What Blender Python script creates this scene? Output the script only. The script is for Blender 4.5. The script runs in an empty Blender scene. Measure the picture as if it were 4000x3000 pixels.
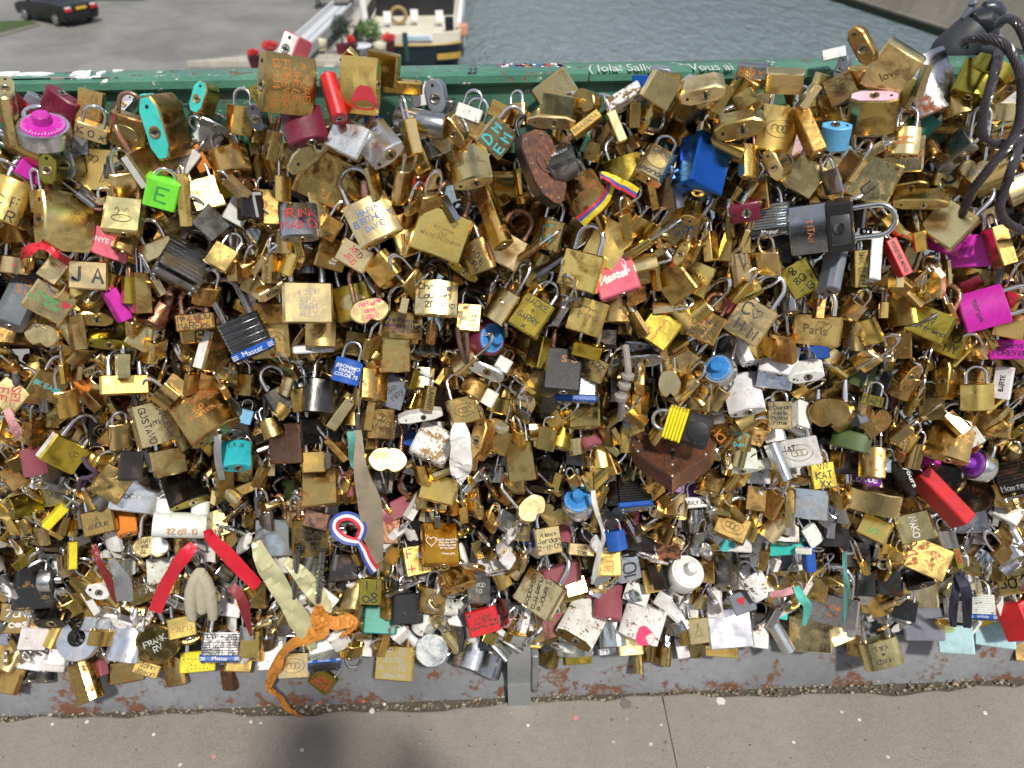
import bpy, bmesh, math, random
import numpy as np
from mathutils import Vector, Matrix
R = math.radians
rng = random.Random(7)
scene = bpy.context.scene
COL = scene.collection

# ---------------------------------------------------------------- camera
PITCH, ROLL, YAW, FPX = 36.0, -0.6, -1.646, 3110.0      # focal length in pixels of a 4000 px wide picture
CAM = Vector((0.0, -0.894, 1.270))
def cam_axes():
    p, r, w = R(PITCH), R(ROLL), R(YAW)
    fw = Vector((-math.sin(w)*math.cos(p), math.cos(w)*math.cos(p), -math.sin(p)))
    rt = Vector((math.cos(w), math.sin(w), 0)); up = rt.cross(fw)
    return math.cos(r)*rt+math.sin(r)*up, -math.sin(r)*rt+math.cos(r)*up, fw
CR, CU, CF = cam_axes()
cd = bpy.data.cameras.new('camera'); cam = bpy.data.objects.new('camera', cd); COL.objects.link(cam)
cd.sensor_width = 36.0; cd.lens = 36.0*FPX/4000.0; cd.clip_start = 0.02; cd.clip_end = 3000
M = Matrix((CR, CU, -CF)).transposed().to_4x4(); M.translation = CAM; cam.matrix_world = M
cd.dof.use_dof = True; cd.dof.focus_distance = 0.98; cd.dof.aperture_fstop = 7.0
scene.camera = cam
# ---------------------------------------------------------------- light
SUN_EL, SUN_AZ = 54.0, 18.0        # azimuth: degrees to the right of straight behind the camera
wd = bpy.data.worlds.new('World'); scene.world = wd; wd.use_nodes = True
nt = wd.node_tree; bg = nt.nodes['Background']
sky = nt.nodes.new('ShaderNodeTexSky'); sky.sky_type = 'NISHITA'; sky.sun_disc = False
sky.sun_elevation = R(SUN_EL); sky.sun_rotation = R(180-SUN_AZ); sky.air_density = 1.0; sky.dust_density = 2.0
# hazy summer sky: broken bright cloud over the blue
wtc = nt.nodes.new('ShaderNodeTexCoord'); wno = nt.nodes.new('ShaderNodeTexNoise'); wno.inputs['Scale'].default_value = 2.2; wno.inputs['Detail'].default_value = 7; wno.inputs['Roughness'].default_value = .6
wmp = nt.nodes.new('ShaderNodeMapping'); wmp.inputs[3].default_value = (1, 1, 2.4); nt.links.new(wtc.outputs['Generated'], wmp.inputs[0]); nt.links.new(wmp.outputs[0], wno.inputs['Vector'])
wmr = nt.nodes.new('ShaderNodeMapRange'); wmr.inputs[1].default_value = .34; wmr.inputs[2].default_value = .60; nt.links.new(wno.outputs['Fac'], wmr.inputs[0])
wmx = nt.nodes.new('ShaderNodeMix'); wmx.data_type = 'RGBA'; nt.links.new(wmr.outputs[0], wmx.inputs[0]); nt.links.new(sky.outputs[0], wmx.inputs[6]); wmx.inputs[7].default_value = (7.4, 7.9, 8.9, 1)
nt.links.new(wmx.outputs[2], bg.inputs[0]); bg.inputs[1].default_value = 0.10
sd = bpy.data.lights.new('sun', 'SUN'); sd.energy = 4.6; sd.angle = R(3.5); sd.color = (1.0, 0.94, 0.84)
sun = bpy.data.objects.new('sun', sd); COL.objects.link(sun)
sdir = Vector((math.sin(R(SUN_AZ))*math.cos(R(SUN_EL)), -math.cos(R(SUN_AZ))*math.cos(R(SUN_EL)), math.sin(R(SUN_EL))))
sun.rotation_euler = sdir.to_track_quat('Z', 'Y').to_euler(); sun.location = (2, -4, 6)
scene.view_settings.view_transform = 'Standard'; scene.view_settings.look = 'None'
scene.view_settings.exposure = -0.06; scene.view_settings.gamma = 1.0
scene.render.engine = 'CYCLES'

# ---------------------------------------------------------------- helpers
def ray(px, py): return (CF + CR*((px-2000)/FPX) + CU*((1500-py)/FPX))
def at_y(px, py, y):
    d = ray(px, py); return CAM + d*((y-CAM.y)/d.y)
def at_z(px, py, z):
    d = ray(px, py); return CAM + d*((z-CAM.z)/d.z)
def depth(p): return (p-CAM).dot(CF)
def proj(p):
    d = p-CAM; f = d.dot(CF); return 2000+FPX*d.dot(CR)/f, 1500-FPX*d.dot(CU)/f

class MB:
    def __init__(s): s.v = []; s.f = []
    def add(s, vs, fs):
        o = len(s.v); s.v += [tuple(v) for v in vs]; s.f += [tuple(i+o for i in f) for f in fs]; return s
    def box(s, lo, hi, c=0.0):
        x0, y0, z0 = lo; x1, y1, z1 = hi
        if c <= 0:
            return s.add([(x, y, z) for z in (z0, z1) for y in (y0, y1) for x in (x0, x1)],
                  [(0, 2, 3, 1), (4, 5, 7, 6), (0, 1, 5, 4), (2, 6, 7, 3), (0, 4, 6, 2), (1, 3, 7, 5)])
        prof = [(x0+c, y0), (x1-c, y0), (x1, y0+c), (x1, y1-c), (x1-c, y1), (x0+c, y1), (x0, y1-c), (x0, y0+c)]
        return s.prism(prof, z0, z1, c)
    def prism(s, prof, z0, z1, b=0.0, inset=None):
        cx = sum(p[0] for p in prof)/len(prof); cy = sum(p[1] for p in prof)/len(prof)
        ex = max(abs(p[0]-cx) for p in prof); ey = max(abs(p[1]-cy) for p in prof)
        fx, fy = (max(0, 1-b/ex), max(0, 1-b/ey)) if b else (1, 1)
        inn = [(cx+(p[0]-cx)*fx, cy+(p[1]-cy)*fy) for p in prof]
        st = [(inn, z0), (prof, z0+b), (prof, z1-b), (inn, z1)] if b else [(prof, z0), (prof, z1)]
        n = len(prof); vs = [(p[0], p[1], z) for pr, z in st for p in pr]; fs = []
        for k in range(len(st)-1):
            for i in range(n):
                j = (i+1) % n; fs.append((k*n+i, k*n+j, (k+1)*n+j, (k+1)*n+i))
        fs.append(tuple(reversed(range(n)))); fs.append(tuple(range((len(st)-1)*n, len(st)*n)))
        return s.add(vs, fs)
    def prism_y(s, out, y0, y1, b=0.0):       # outline in (x, z), extruded along y
        m = MB(); m.prism([(x, -z) for x, z in out][::-1] if False else [(x, z) for x, z in out], y0, y1, b)
        vs = [(x, zz, yy) for x, yy, zz in m.v]                 # (x, z, y) -> (x, y, z): mirror, so flip
        return s.add(vs, [tuple(reversed(f)) for f in m.f])
    def tube(s, pts, r, n=10, closed=False, caps=True):
        pts = [Vector(p) for p in pts]; m = len(pts); rr = r if hasattr(r, '__len__') else [r]*m
        T = []
        for i in range(m):
            a = pts[i-1] if (i > 0 or closed) else pts[i]; c = pts[(i+1) % m] if (i < m-1 or closed) else pts[i]
            T.append((c-a).normalized())
        u = T[0].orthogonal().normalized(); vs = []
        for i in range(m):
            u = (u-T[i]*u.dot(T[i])); u = u.normalized() if u.length > 1e-8 else T[i].orthogonal().normalized()
            w = T[i].cross(u)
            for k in range(n):
                a = 2*math.pi*k/n; vs.append(pts[i]+(u*math.cos(a)+w*math.sin(a))*rr[i])
        fs = []
        for i in range(m if closed else m-1):
            j = (i+1) % m
            for k in range(n):
                l = (k+1) % n; fs.append((i*n+k, i*n+l, j*n+l, j*n+k))
        if not closed and caps:
            fs.append(tuple(reversed(range(n)))); fs.append(tuple(range((m-1)*n, m*n)))
        return s.add(vs, fs)
    def lathe(s, prof, n=24, axis='z', c=(0, 0, 0)):      # prof: (r, h)
        vs = []; fs = []
        for r, h in prof:
            for k in range(n):
                a = 2*math.pi*k/n
                x, y = r*math.cos(a), r*math.sin(a)
                p = (x, y, h) if axis == 'z' else ((x, -h, y) if axis == '-y' else (h, x, y))
                vs.append((p[0]+c[0], p[1]+c[1], p[2]+c[2]))
        m = len(prof)
        for i in range(m-1):
            for k in range(n):
                l = (k+1) % n; fs.append((i*n+k, i*n+l, (i+1)*n+l, (i+1)*n+k))
        fs.append(tuple(reversed(range(n)))); fs.append(tuple(range((m-1)*n, m*n)))
        return s.add(vs, fs)
    def mesh(s, name, ang=38):
        me = bpy.data.meshes.new(name); me.from_pydata(s.v, [], s.f); me.update()
        if ang:
            me.polygons.foreach_set('use_smooth', [True]*len(me.polygons)); me.set_sharp_from_angle(angle=R(ang))
        return me
    def obj(s, name, mat, parent=None, color=None, ang=38):
        me = s.mesh(name, ang); me.materials.append(mat)
        o = bpy.data.objects.new(name, me); COL.objects.link(o)
        if parent is not None: o.parent = parent
        if color is not None: o.color = color
        return o
def tag(o, label=None, cat=None, group=None, kind=None):
    if label: o['label'] = label
    if cat: o['category'] = cat
    if group: o['group'] = group
    if kind: o['kind'] = kind
    return o
def empty(name, loc=(0, 0, 0)):
    o = bpy.data.objects.new(name, None); o.empty_display_size = 0.02; COL.objects.link(o); o.location = loc; return o

# ---------------------------------------------------------------- materials
class NT:
    def __init__(s, name):
        s.m = bpy.data.materials.new(name); s.m.use_nodes = True; s.t = s.m.node_tree
        s.b = s.t.nodes['Principled BSDF']
    def n(s, typ, **kw):
        nd = s.t.nodes.new(typ)
        for k, v in kw.items():
            if k.startswith('i_'):
                nd.inputs[int(k[2:])].default_value = v
            else: setattr(nd, k, v)
        return nd
    def l(s, a, b): s.t.links.new(a, b)
    def noise(s, co, scale, detail=4, rough=0.6, dist=0.0):
        nd = s.n('ShaderNodeTexNoise'); nd.inputs['Scale'].default_value = scale; nd.inputs['Detail'].default_value = detail
        nd.inputs['Roughness'].default_value = rough; nd.inputs['Distortion'].default_value = dist
        if co is not None: s.l(co, nd.inputs['Vector'])
        return nd.outputs['Fac']
    def mr(s, v, a, b, c=0.0, d=1.0):
        nd = s.n('ShaderNodeMapRange'); s.l(v, nd.inputs[0])
        for i, q in enumerate((a, b, c, d)): nd.inputs[i+1].default_value = q
        return nd.outputs[0]
    def math(s, op, a, b=None):
        nd = s.n('ShaderNodeMath', operation=op)
        for i, q in enumerate((a, b)):
            if q is None: continue
            if isinstance(q, (int, float)): nd.inputs[i].default_value = q
            else: s.l(q, nd.inputs[i])
        return nd.outputs[0]
    def mix(s, f, a, b, typ='MIX'):
        nd = s.n('ShaderNodeMix', data_type='RGBA', blend_type=typ)
        for q, i in ((f, 0), (a, 6), (b, 7)):
            if isinstance(q, (int, float)): nd.inputs[i].default_value = q
            elif isinstance(q, tuple): nd.inputs[i].default_value = q if len(q) == 4 else q+(1,)
            else: s.l(q, nd.inputs[i])
        return nd.outputs[2]
    def mapv(s, co, sc=(1, 1, 1), loc=(0, 0, 0)):
        nd = s.n('ShaderNodeMapping'); s.l(co, nd.inputs[0]); nd.inputs[1].default_value = loc; nd.inputs[3].default_value = sc
        return nd.outputs[0]
    def bump(s, h, strength, dist=0.001):
        nd = s.n('ShaderNodeBump'); nd.inputs['Strength'].default_value = strength; nd.inputs['Distance'].default_value = dist
        s.l(h, nd.inputs['Height']); s.l(nd.outputs[0], s.b.inputs['Normal'])
    def set(s, **kw):
        for k, v in kw.items():
            k = {'base': 'Base Color', 'rough': 'Roughness', 'metal': 'Metallic'}.get(k, k)
            if isinstance(v, (int, float)): s.b.inputs[k].default_value = v
            elif isinstance(v, tuple): s.b.inputs[k].default_value = v if len(v) == 4 else v+(1,)
            else: s.l(v, s.b.inputs[k])
        return s.m
def src_nodes(w, attr):
    """colour, wear amount and texture position: from the object's own colour, or from a face-corner attribute for joined locks"""
    tc = w.n('ShaderNodeTexCoord')
    if attr:
        a = w.n('ShaderNodeAttribute', attribute_name='lockcol'); return a.outputs['Color'], a.outputs['Alpha'], tc.outputs['Object']
    oi = w.n('ShaderNodeObjectInfo')
    v = w.n('ShaderNodeVectorMath', operation='MULTIPLY_ADD'); w.l(tc.outputs['Object'], v.inputs[0]); v.inputs[1].default_value = (1, 1, 1)
    sc = w.math('MULTIPLY', oi.outputs['Random'], 37.0); w.l(sc, v.inputs[2])
    return oi.outputs['Color'], oi.outputs['Alpha'], v.outputs[0]
def metal_mat(name, attr=False, glit=False):
    w = NT(name); col, amt, co = src_nodes(w, attr)
    big = w.noise(co, 38, 5, .62, .6); mid = w.noise(co, 150, 4, .6); fine = w.noise(co, 700, 2, .6)
    tar = w.math('MULTIPLY', w.mr(big, .47, .64), w.math('MINIMUM', w.math('MULTIPLY_ADD', amt, .75), 1.0))
    tar_n = w.mr(mid, .35, .7); tar = w.math('MULTIPLY', tar, w.math('MULTIPLY_ADD', tar_n, .55)); 
    rust = w.math('MULTIPLY', w.mr(w.math('ADD', w.math('MULTIPLY', big, .6), w.math('MULTIPLY', mid, .45)), .56, .64), w.mr(amt, .35, .95))
    c = w.mix(w.mr(fine, .3, .7, 0, .25), col, w.mix(1.0, col, (.55, .48, .38), 'MULTIPLY'))
    c = w.mix(tar, c, w.mix(1.0, col, (.16, .125, .08), 'MULTIPLY'))
    c = w.mix(rust, c, w.mix(mid, (.30, .085, .015), (.10, .03, .012)))
    br = w.noise(w.mapv(co, (1, 1, .02)), 2600, 2, .5); wave = w.noise(co, 22, 2, .5)
    rough = w.math('ADD', w.mr(big, .25, .75, .10, .30), w.math('MULTIPLY', w.math('ADD', tar, rust), .22))
    w.bump(w.math('ADD', w.math('ADD', w.math('MULTIPLY', br, .35), w.math('MULTIPLY', wave, 5.0)), w.math('ADD', w.math('MULTIPLY', mid, .45), w.math('MULTIPLY', rust, -.8))), .22, .0007)
    return w.set(base=c, metal=w.math('SUBTRACT', 1.0, w.math('MULTIPLY', rust, .9)), rough=rough)
def paint_mat(name, attr=False):
    w = NT(name); col, amt, co = src_nodes(w, attr)
    big = w.noise(co, 60, 6, .7, .4); mid = w.noise(co, 260, 4, .65)
    f = w.math('ADD', w.math('MULTIPLY', big, .65), w.math('MULTIPLY', mid, .4))
    th = w.mr(amt, 0, 1, .74, .54)
    chip = w.n('ShaderNodeMapRange'); w.l(f, chip.inputs[0]); w.l(th, chip.inputs[1]); w.l(w.math('ADD', th, .02), chip.inputs[2]); chip = chip.outputs[0]
    grime = w.noise(co, 34, 6, .7, .8); scr = w.noise(w.mapv(co, (1, 1, .3)), 1500, 3, .65, )
    c = w.mix(w.mr(mid, .3, .75, 0, .35), col, w.mix(1.0, col, (.55, .52, .48), 'MULTIPLY'))
    c = w.mix(w.mr(grime, .42, .70, 0, .55), c, w.mix(1.0, c, (.42, .39, .35), 'MULTIPLY'))
    c = w.mix(w.math('MULTIPLY', w.mr(scr, .60, .72), .22), c, (.42, .40, .37))
    c = w.mix(chip, c, w.mix(mid, (.33, .22, .09), (.12, .06, .03)))
    w.bump(w.math('ADD', w.math('MULTIPLY', chip, -1.0), w.math('MULTIPLY', mid, .35)), .35, .0007)
    return w.set(base=c, metal=w.math('MULTIPLY', chip, .7), rough=w.mr(mid, .2, .8, .24, .46))
def chrome_mat(name, attr=False):
    w = NT(name); col, amt, co = src_nodes(w, attr)
    big = w.noise(co, 60, 5, .65); mid = w.noise(co, 300, 4, .6)
    rust = w.math('MULTIPLY', w.mr(w.math('ADD', w.math('MULTIPLY', big, .7), w.math('MULTIPLY', mid, .35)), .45, .60), amt)
    c = w.mix(rust, col, w.mix(mid, (.28, .09, .02), (.09, .035, .015)))
    w.bump(w.math('ADD', mid, rust), .12, .0006)
    return w.set(base=c, metal=w.math('SUBTRACT', 1.0, w.math('MULTIPLY', rust, .85)), rough=w.math('ADD', .13, w.math('MULTIPLY', rust, .45)))
def flat_mat(name, c, rough=.6, metal=0.0, var=.25, scale=200):
    w = NT(name); tc = w.n('ShaderNodeTexCoord'); n = w.noise(tc.outputs['Object'], scale, 4, .6)
    d = tuple(q*(1-var) for q in c[:3])
    w.bump(n, .2, .0006)
    return w.set(base=w.mix(w.mr(n, .3, .7), c, d), rough=rough, metal=metal)
METAL, METALA = metal_mat('lock_metal'), metal_mat('lock_metal_joined', True)
PAINT, PAINTA = paint_mat('lock_paint'), paint_mat('lock_paint_joined', True)
CHROME, CHROMEA = chrome_mat('shackle_steel'), chrome_mat('shackle_steel_joined', True)
DARK = flat_mat('keyhole_dark', (.006, .006, .006), .7)
INK = {}
INKC = dict(k=(.022, .02, .02), r=(.42, .02, .03), u=(.05, .14, .36), g=(.05, .30, .09), c=(.06, .42, .45), w=(.75, .75, .75),
            p=(.65, .06, .16), o=(.50, .17, .03), e=(.26, .185, .08), f=(.46, .52, .49), v=(.05, .015, .07), y=(.3, .3, .3), n=(.02, .03, .12))
def ink(c):
    if c not in INK: INK[c] = flat_mat('ink_'+c, INKC[c], .55 if c != 'e' else .4, .0 if c != 'e' else .8, .15, 600)
    return INK[c]
# colour codes: (kind, rgb, wear)
MC = dict(br=('m', (.96, .67, .20), .22), bp=('m', (.93, .73, .36), .22), bd=('m', (.56, .39, .14), .64), bo=('m', (.80, .50, .16), .95),
  dk=('m', (.10, .093, .085), .5), st=('m', (.46, .47, .49), .35), sv=('m', (.84, .86, .88), .2), wh=('p', (.74, .74, .73), .66),
  yb=('m', (.66, .50, .08), .3), ol=('m', (.42, .34, .06), .4), sl=('p', (.17, .19, .23), .3), rd=('p', (.56, .014, .02), .15),
  ma=('p', (.15, .01, .035), .25), mg=('p', (.55, .02, .40), .2), rs=('p', (.27, .075, .10), .6), pk=('p', (.72, .15, .22), .15),
  lp=('p', (.80, .50, .62), .2), li=('p', (.19, .75, .05), 0), cy=('p', (.03, .45, .55), .1), sk=('p', (.12, .42, .70), .05),
  bl=('p', (.012, .09, .42), .15), te=('p', (.01, .24, .18), .3), tq=('p', (.05, .55, .50), .5), pu=('p', (.22, .03, .42), .1), og=('p', (.70, .22, .03), .1),
  gl=('m', (.78, .42, .05), .0), bk=('p', (.018, .018, .02), .5), ru=('m', (.30, .16, .10), 1.1), ye=('p', (.78, .66, .03), .1),
  co=('m', (.66, .36, .28), .5), bm=('m', (.03, .16, .62), 0.0), lb=('p', (.45, .68, .75), .4), gn=('p', (.07, .11, .03), .5), fl=('p', (.78, .60, .66), .5), db=('p', (.03, .22, .58), 0))
# ---------------------------------------------------------------- the setting
def world_mat(name):
    w = NT(name); tc = w.n('ShaderNodeNewGeometry'); return w, tc.outputs['Position']
def concrete():
    w, co = world_mat('deck_concrete')
    a = w.noise(co, 3.0, 5, .6); b = w.noise(co, 60, 5, .7); c = w.noise(co, 420, 3, .6)
    base = w.mix(w.mr(a, .3, .7), (.215, .196, .172), (.295, .272, .243))
    base = w.mix(w.mr(b, .45, .75, 0, .5), base, (.17, .155, .135))
    base = w.mix(w.mr(c, .35, .65, 0, .55), base, (.38, .35, .31))
    v = w.n('ShaderNodeTexVoronoi'); w.l(co, v.inputs['Vector']); v.inputs['Scale'].default_value = 26; v.inputs['Randomness'].default_value = 1
    spot = w.math('MULTIPLY', w.mr(v.outputs['Distance'], .075, .095, 1, 0), w.mr(w.noise(co, 9, 2), .50, .55))
    base = w.mix(spot, base, (.62, .60, .57))
    v2 = w.n('ShaderNodeTexVoronoi'); w.l(w.mapv(co, (1, 1, 1), (3.1, 1.7, 0)), v2.inputs['Vector']); v2.inputs['Scale'].default_value = 55
    sp2 = w.math('MULTIPLY', w.mr(v2.outputs['Distance'], .07, .10, 1, 0), w.mr(w.noise(co, 21, 2), .5, .56))
    base = w.mix(sp2, base, (.07, .07, .075))
    w.bump(w.math('ADD', b, w.math('MULTIPLY', c, .6)), .5, .002)
    return w.set(base=base, rough=.85)
def steel_paint(name, c1, c2, rust=.5, chips=.5, scale=30, rough=.45, metal=0.0, foot=False):
    w, co = world_mat(name)
    a = w.noise(co, scale*.3, 4, .6); b = w.noise(co, scale, 6, .7, .5); c = w.noise(co, scale*6, 4, .65)
    base = w.mix(w.mr(a, .35, .65), c1, c2)
    base = w.mix(w.mr(c, .3, .75, 0, .35), base, tuple(q*.6 for q in c1))
    f = w.math('ADD', w.math('MULTIPLY', b, .75), w.math('MULTIPLY', c, .3))
    if foot:                      # rust and dirt creeping up from the foot
        sx = w.n('ShaderNodeSeparateXYZ'); w.l(co, sx.inputs[0]); f = w.math('ADD', f, w.mr(sx.outputs[2], .0, .03, .05, .0))
    rm = w.mr(f, .68-.14*rust, .74-.14*rust)
    base = w.mix(rm, base, w.mix(c, (.20, .085, .04), (.09, .045, .03)))
    ch = w.mr(w.math('ADD', w.math('MULTIPLY', w.noise(w.mapv(co, (1, 1, 1), (5, 2, 1)), scale*1.3, 6, .75), .8), w.math('MULTIPLY', c, .25)), .73-.1*chips, .745-.1*chips)
    base = w.mix(ch, base, (.62, .58, .54))
    w.bump(w.math('ADD', w.math('MULTIPLY', rm, -.8), w.math('ADD', c, w.math('MULTIPLY', b, .8))), .45, .0015)
    return w.set(base=base, rough=w.math('ADD', w.mr(c, .2, .8, rough-.08, rough+.1), w.math('MULTIPLY', rm, .25)), metal=metal)
def cobbles():
    w, co = world_mat('quay_cobbles')
    v = w.n('ShaderNodeTexVoronoi'); w.l(co, v.inputs['Vector']); v.inputs['Scale'].default_value = 5.5
    a = w.noise(co, .22, 5, .6, .5); b = w.noise(co, 1.4, 4, .6)
    base = w.mix(w.mr(a, .38, .62), (.10, .098, .092), (.22, .212, .196))
    base = w.mix(w.mr(b, .4, .7, 0, .4), base, (.13, .13, .12))
    base = w.mix(w.mr(v.outputs['Distance'], .05, .6, .0, .35), base, (.24, .232, .22))
    w.bump(v.outputs['Distance'], .6, .03); return w.set(base=base, rough=.8)
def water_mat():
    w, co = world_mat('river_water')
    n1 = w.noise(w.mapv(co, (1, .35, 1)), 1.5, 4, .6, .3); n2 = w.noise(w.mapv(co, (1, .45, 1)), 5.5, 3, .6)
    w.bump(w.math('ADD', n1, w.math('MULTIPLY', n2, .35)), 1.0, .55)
    return w.set(base=(.20, .255, .285), rough=.06)  # pale blue base carries part of the sky's reflection
def stone(name, c1, c2, scale=.6):
    w, co = world_mat(name)
    a = w.noise(co, scale, 5, .65); b = w.noise(co, scale*6, 5, .65)
    base = w.mix(w.mr(a, .35, .65), c1, c2); base = w.mix(w.mr(b, .4, .7, 0, .5), base, tuple(q*.6 for q in c1))
    w.bump(b, .4, .03); return w.set(base=base, rough=.85)
CONC = concrete()
GREEN = steel_paint('rail_green_paint', (.04, .15, .105), (.085, .235, .155), .7, 1.05, 46, .36)
GREEN2 = steel_paint('plate_green_paint', (.035, .13, .085), (.075, .20, .135), .7, .95, 60, .4)
KICK = steel_paint('kick_plate_steel', (.15, .155, .165), (.23, .24, .26), .78, .35, 14, .38, foot=True)
STRAP = steel_paint('strap_steel', (.44, .45, .46), (.30, .33, .34), .35, .1, 18, .3, .55)
GRIT = flat_mat('grit', (.30, .26, .21), .9, 0, .6, 120)
# deck: slabs with a joint
XJ = at_z(2612, 2850, 0).x
for i, (xa, xb) in enumerate(((XJ-3.0, XJ-.0010), (XJ+.0010, XJ+3.0), (XJ+3.006, XJ+9), (XJ-9, XJ-3.006))):
    s = MB()
    nx = max(8, int((xb-xa)/.02)) if i < 2 else 8
    vs = []; rr = random.Random(3+i)
    edge = lambda x: -.098+.006*math.sin(x*7)+.0035*math.sin(x*23+1)+.002*math.sin(x*61)
    xs = [xa+(xb-xa)*k/nx for k in range(nx+1)]
    top = [(x, edge(x)+rr.uniform(-.0015, .0015), .0) for x in xs]
    fs = []
    n = nx+1
    vs = top+[(x, y-.006, .004) for x, y, z in top]+[(x, -1.2, .004) for x in xs]+[(x, -2.6, .004) for x in xs]
    for r_ in range(3):
        for k in range(nx): fs.append((r_*n+k, r_*n+n+k, r_*n+n+k+1, r_*n+k+1))
    o = s.add(vs, fs).obj('paving_slab', CONC, None, ang=60); tag(o, kind='structure')
jf = MB().box((XJ-.002, -2.6, -.01), (XJ+.002, -.11, .0022)).obj('joint_filler', flat_mat('joint_sand', (.12, .105, .085), .95), None, ang=0); tag(jf, kind='structure')
under = MB().box((-40, -2.6, -.35), (40, .25, -.012)).obj('bridge_deck', flat_mat('deck_under', (.07, .065, .06), .9), None); tag(under, kind='structure')
# grit filling the seam along the kick plate
rr = random.Random(11); g = MB()
for i in range(2600):
    x = rr.uniform(-1.5, 1.6); y = -.088+rr.uniform(-.014, .018); r_ = rr.uniform(.0012, .0042)*(1.4 if rr.random() < .1 else 1); z = rr.uniform(-.008, .003)
    q = [Vector((rr.uniform(.6, 1.2), rr.uniform(.6, 1.2), rr.uniform(.5, 1.0)))*r_ for _ in range(6)]
    c = Vector((x, y, z))
    dirs = [(1, 0, 0), (-1, 0, 0), (0, 1, 0), (0, -1, 0), (0, 0, 1), (0, 0, -1)]
    vs = [c+Vector((d[0]*e.x, d[1]*e.y, d[2]*e.z)) for d, e in zip(dirs, q)]
    g.add(vs, [(0, 2, 4), (2, 1, 4), (1, 3, 4), (3, 0, 4), (2, 0, 5), (1, 2, 5), (3, 1, 5), (0, 3, 5)])
o = g.obj('seam_grit', GRIT, None, ang=0); tag(o, 'grey brown grit and moss packed along the foot of the kick plate', 'grit', kind='stuff')
def grit_color():
    w = NT('grit_mixed'); ge = w.n('ShaderNodeNewGeometry'); 
    c = w.n('ShaderNodeValToRGB'); w.l(ge.outputs['Random Per Island'], c.inputs[0]); e = c.color_ramp.elements
    e[0].color = (.10, .085, .06, 1); e[1].color = (.42, .37, .30, 1)
    for p_, q in ((.25, (.28, .24, .18, 1)), (.5, (.17, .14, .10, 1)), (.62, (.06, .085, .03, 1)), (.8, (.34, .26, .19, 1))):
        k = c.color_ramp.elements.new(p_); k.color = q
    return w.set(base=c.outputs[0], rough=.9)
o.data.materials[0] = grit_color()
bed = MB().box((-6, -.108, -.03), (6, -.05, -.005)).obj('seam_bed', flat_mat('seam_dirt', (.10, .085, .065), .95, 0, .5, 150), None); tag(bed, kind='structure')

# railing
rail = empty('bridge_railing', (0, 0, 0)); tag(rail, 'green painted steel bridge railing crowded with padlocks', 'railing')
def extr(prof, x0, x1, name, mat, parent, n=1):       # prof (y, z)
    m = MB(); m.prism([(y, z) for y, z in prof], x0, x1); 
    m2 = MB(); m2.add([(v[2], v[0], v[1]) for v in m.v], m.f); return m2.obj(name, mat, parent)
ZR = 1.0440
extr([(-.030, ZR-.010), (-.027, ZR-.0135), (.008, ZR-.0135), (.010, ZR-.010), (.010, ZR-.003), (.006, ZR), (-.024, ZR), (-.0295, ZR-.0025)], -3, 3, 'handrail', GREEN, rail)
extr([(-.020, .955), (.004, .955), (.004, ZR-.0135), (-.020, ZR-.0135)], -3, 3, 'top_plate', GREEN2, rail)
extr([(-.060, -.004), (-.083, -.004), (-.080, .006), (-.062, .074), (-.050, .092), (-.030, .098), (.02, .098), (.02, .090), (-.046, .074)], -3, 3, 'kick_plate', KICK, rail)
for xx in (-1.75, at_z(2028, 2700, .03).x, 1.95):
    MB().box((xx-.022, -.008, .098), (xx+.022, .03, .955), .002).obj('post', GREEN2, rail)
m = MB(); sp = .07
for i in range(int(6/sp)+14):
    x = -3-.9+i*sp
    for s_ in (1, -1):
        a, b = Vector((x, -.002*s_, .098)), Vector((x+s_*.857, -.002*s_, .955)); m.tube([a, b], .0016, 4)
m.obj('wire_mesh', flat_mat('mesh_green', (.02, .06, .045), .5), rail)
xb = at_z(2028, 2700, .03).x
st = MB(); hw = .0195
yf = at_z(2028, 2757, .004).y+.006
pf = [(-.066, .235), (-.082, .185), (-.092, .135), (-.093, .105), (-.088, .075), (-.087, .055), (-.092, .046), (yf, .003)]
vs = []; fs = []
for i, (y, z) in enumerate(pf):
    wv = hw*(1.0 if i != 1 else .92)
    vs += [(xb-wv, y-.006, z), (xb+wv, y-.006, z), (xb+wv, y, z), (xb-wv, y, z)]
for i in range(len(pf)-1):
    for k in range(4): fs.append((i*4+k, (i+1)*4+k, (i+1)*4+(k+1) % 4, i*4+(k+1) % 4))
fs += [(0, 1, 2, 3), tuple(reversed(range(len(vs)-4, len(vs))))]
st.add(vs, fs).obj('foot_strap', STRAP, rail, ang=25)
MB().box((xb+.0215, -.082, .006), (xb+.034, -.045, .112), .002).obj('gusset', KICK, rail)
# writing on the handrail
def rail_text(s, px, py, hpx, inkc, name='lettering'):
    p = at_z(px, py, ZR+.0003); sc = depth(p)/FPX
    cu = bpy.data.curves.new(name, 'FONT'); cu.body = s; cu.align_x = 'CENTER'; cu.align_y = 'CENTER'; cu.size = hpx*sc; cu.offset = .012*cu.size; cu.shear = .15
    o = bpy.data.objects.new(name, cu); COL.objects.link(o); bpy.context.view_layer.update()
    me = bpy.data.meshes.new_from_object(o.evaluated_get(bpy.context.evaluated_depsgraph_get())); bpy.data.objects.remove(o); bpy.data.curves.remove(cu)
    for v in me.vertices: v.co = Vector((p.x+v.co.x, p.y+v.co.y*2.4, ZR+.0004))
    me.materials.clear(); me.materials.append(ink(inkc)); t = bpy.data.objects.new(name, me); COL.objects.link(t); t.parent = rail
rail_text('( Iola  Sally', 2420, 266, 58, 'f'); rail_text('Vous ai', 2775, 262, 58, 'f'); rail_text('25', 1845, 276, 40, 'v')
sk = MB(); rr = random.Random(5)
stick = [('u', 14), ('p', 10), ('w', 10), ('o', 8), ('v', 10)]
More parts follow.
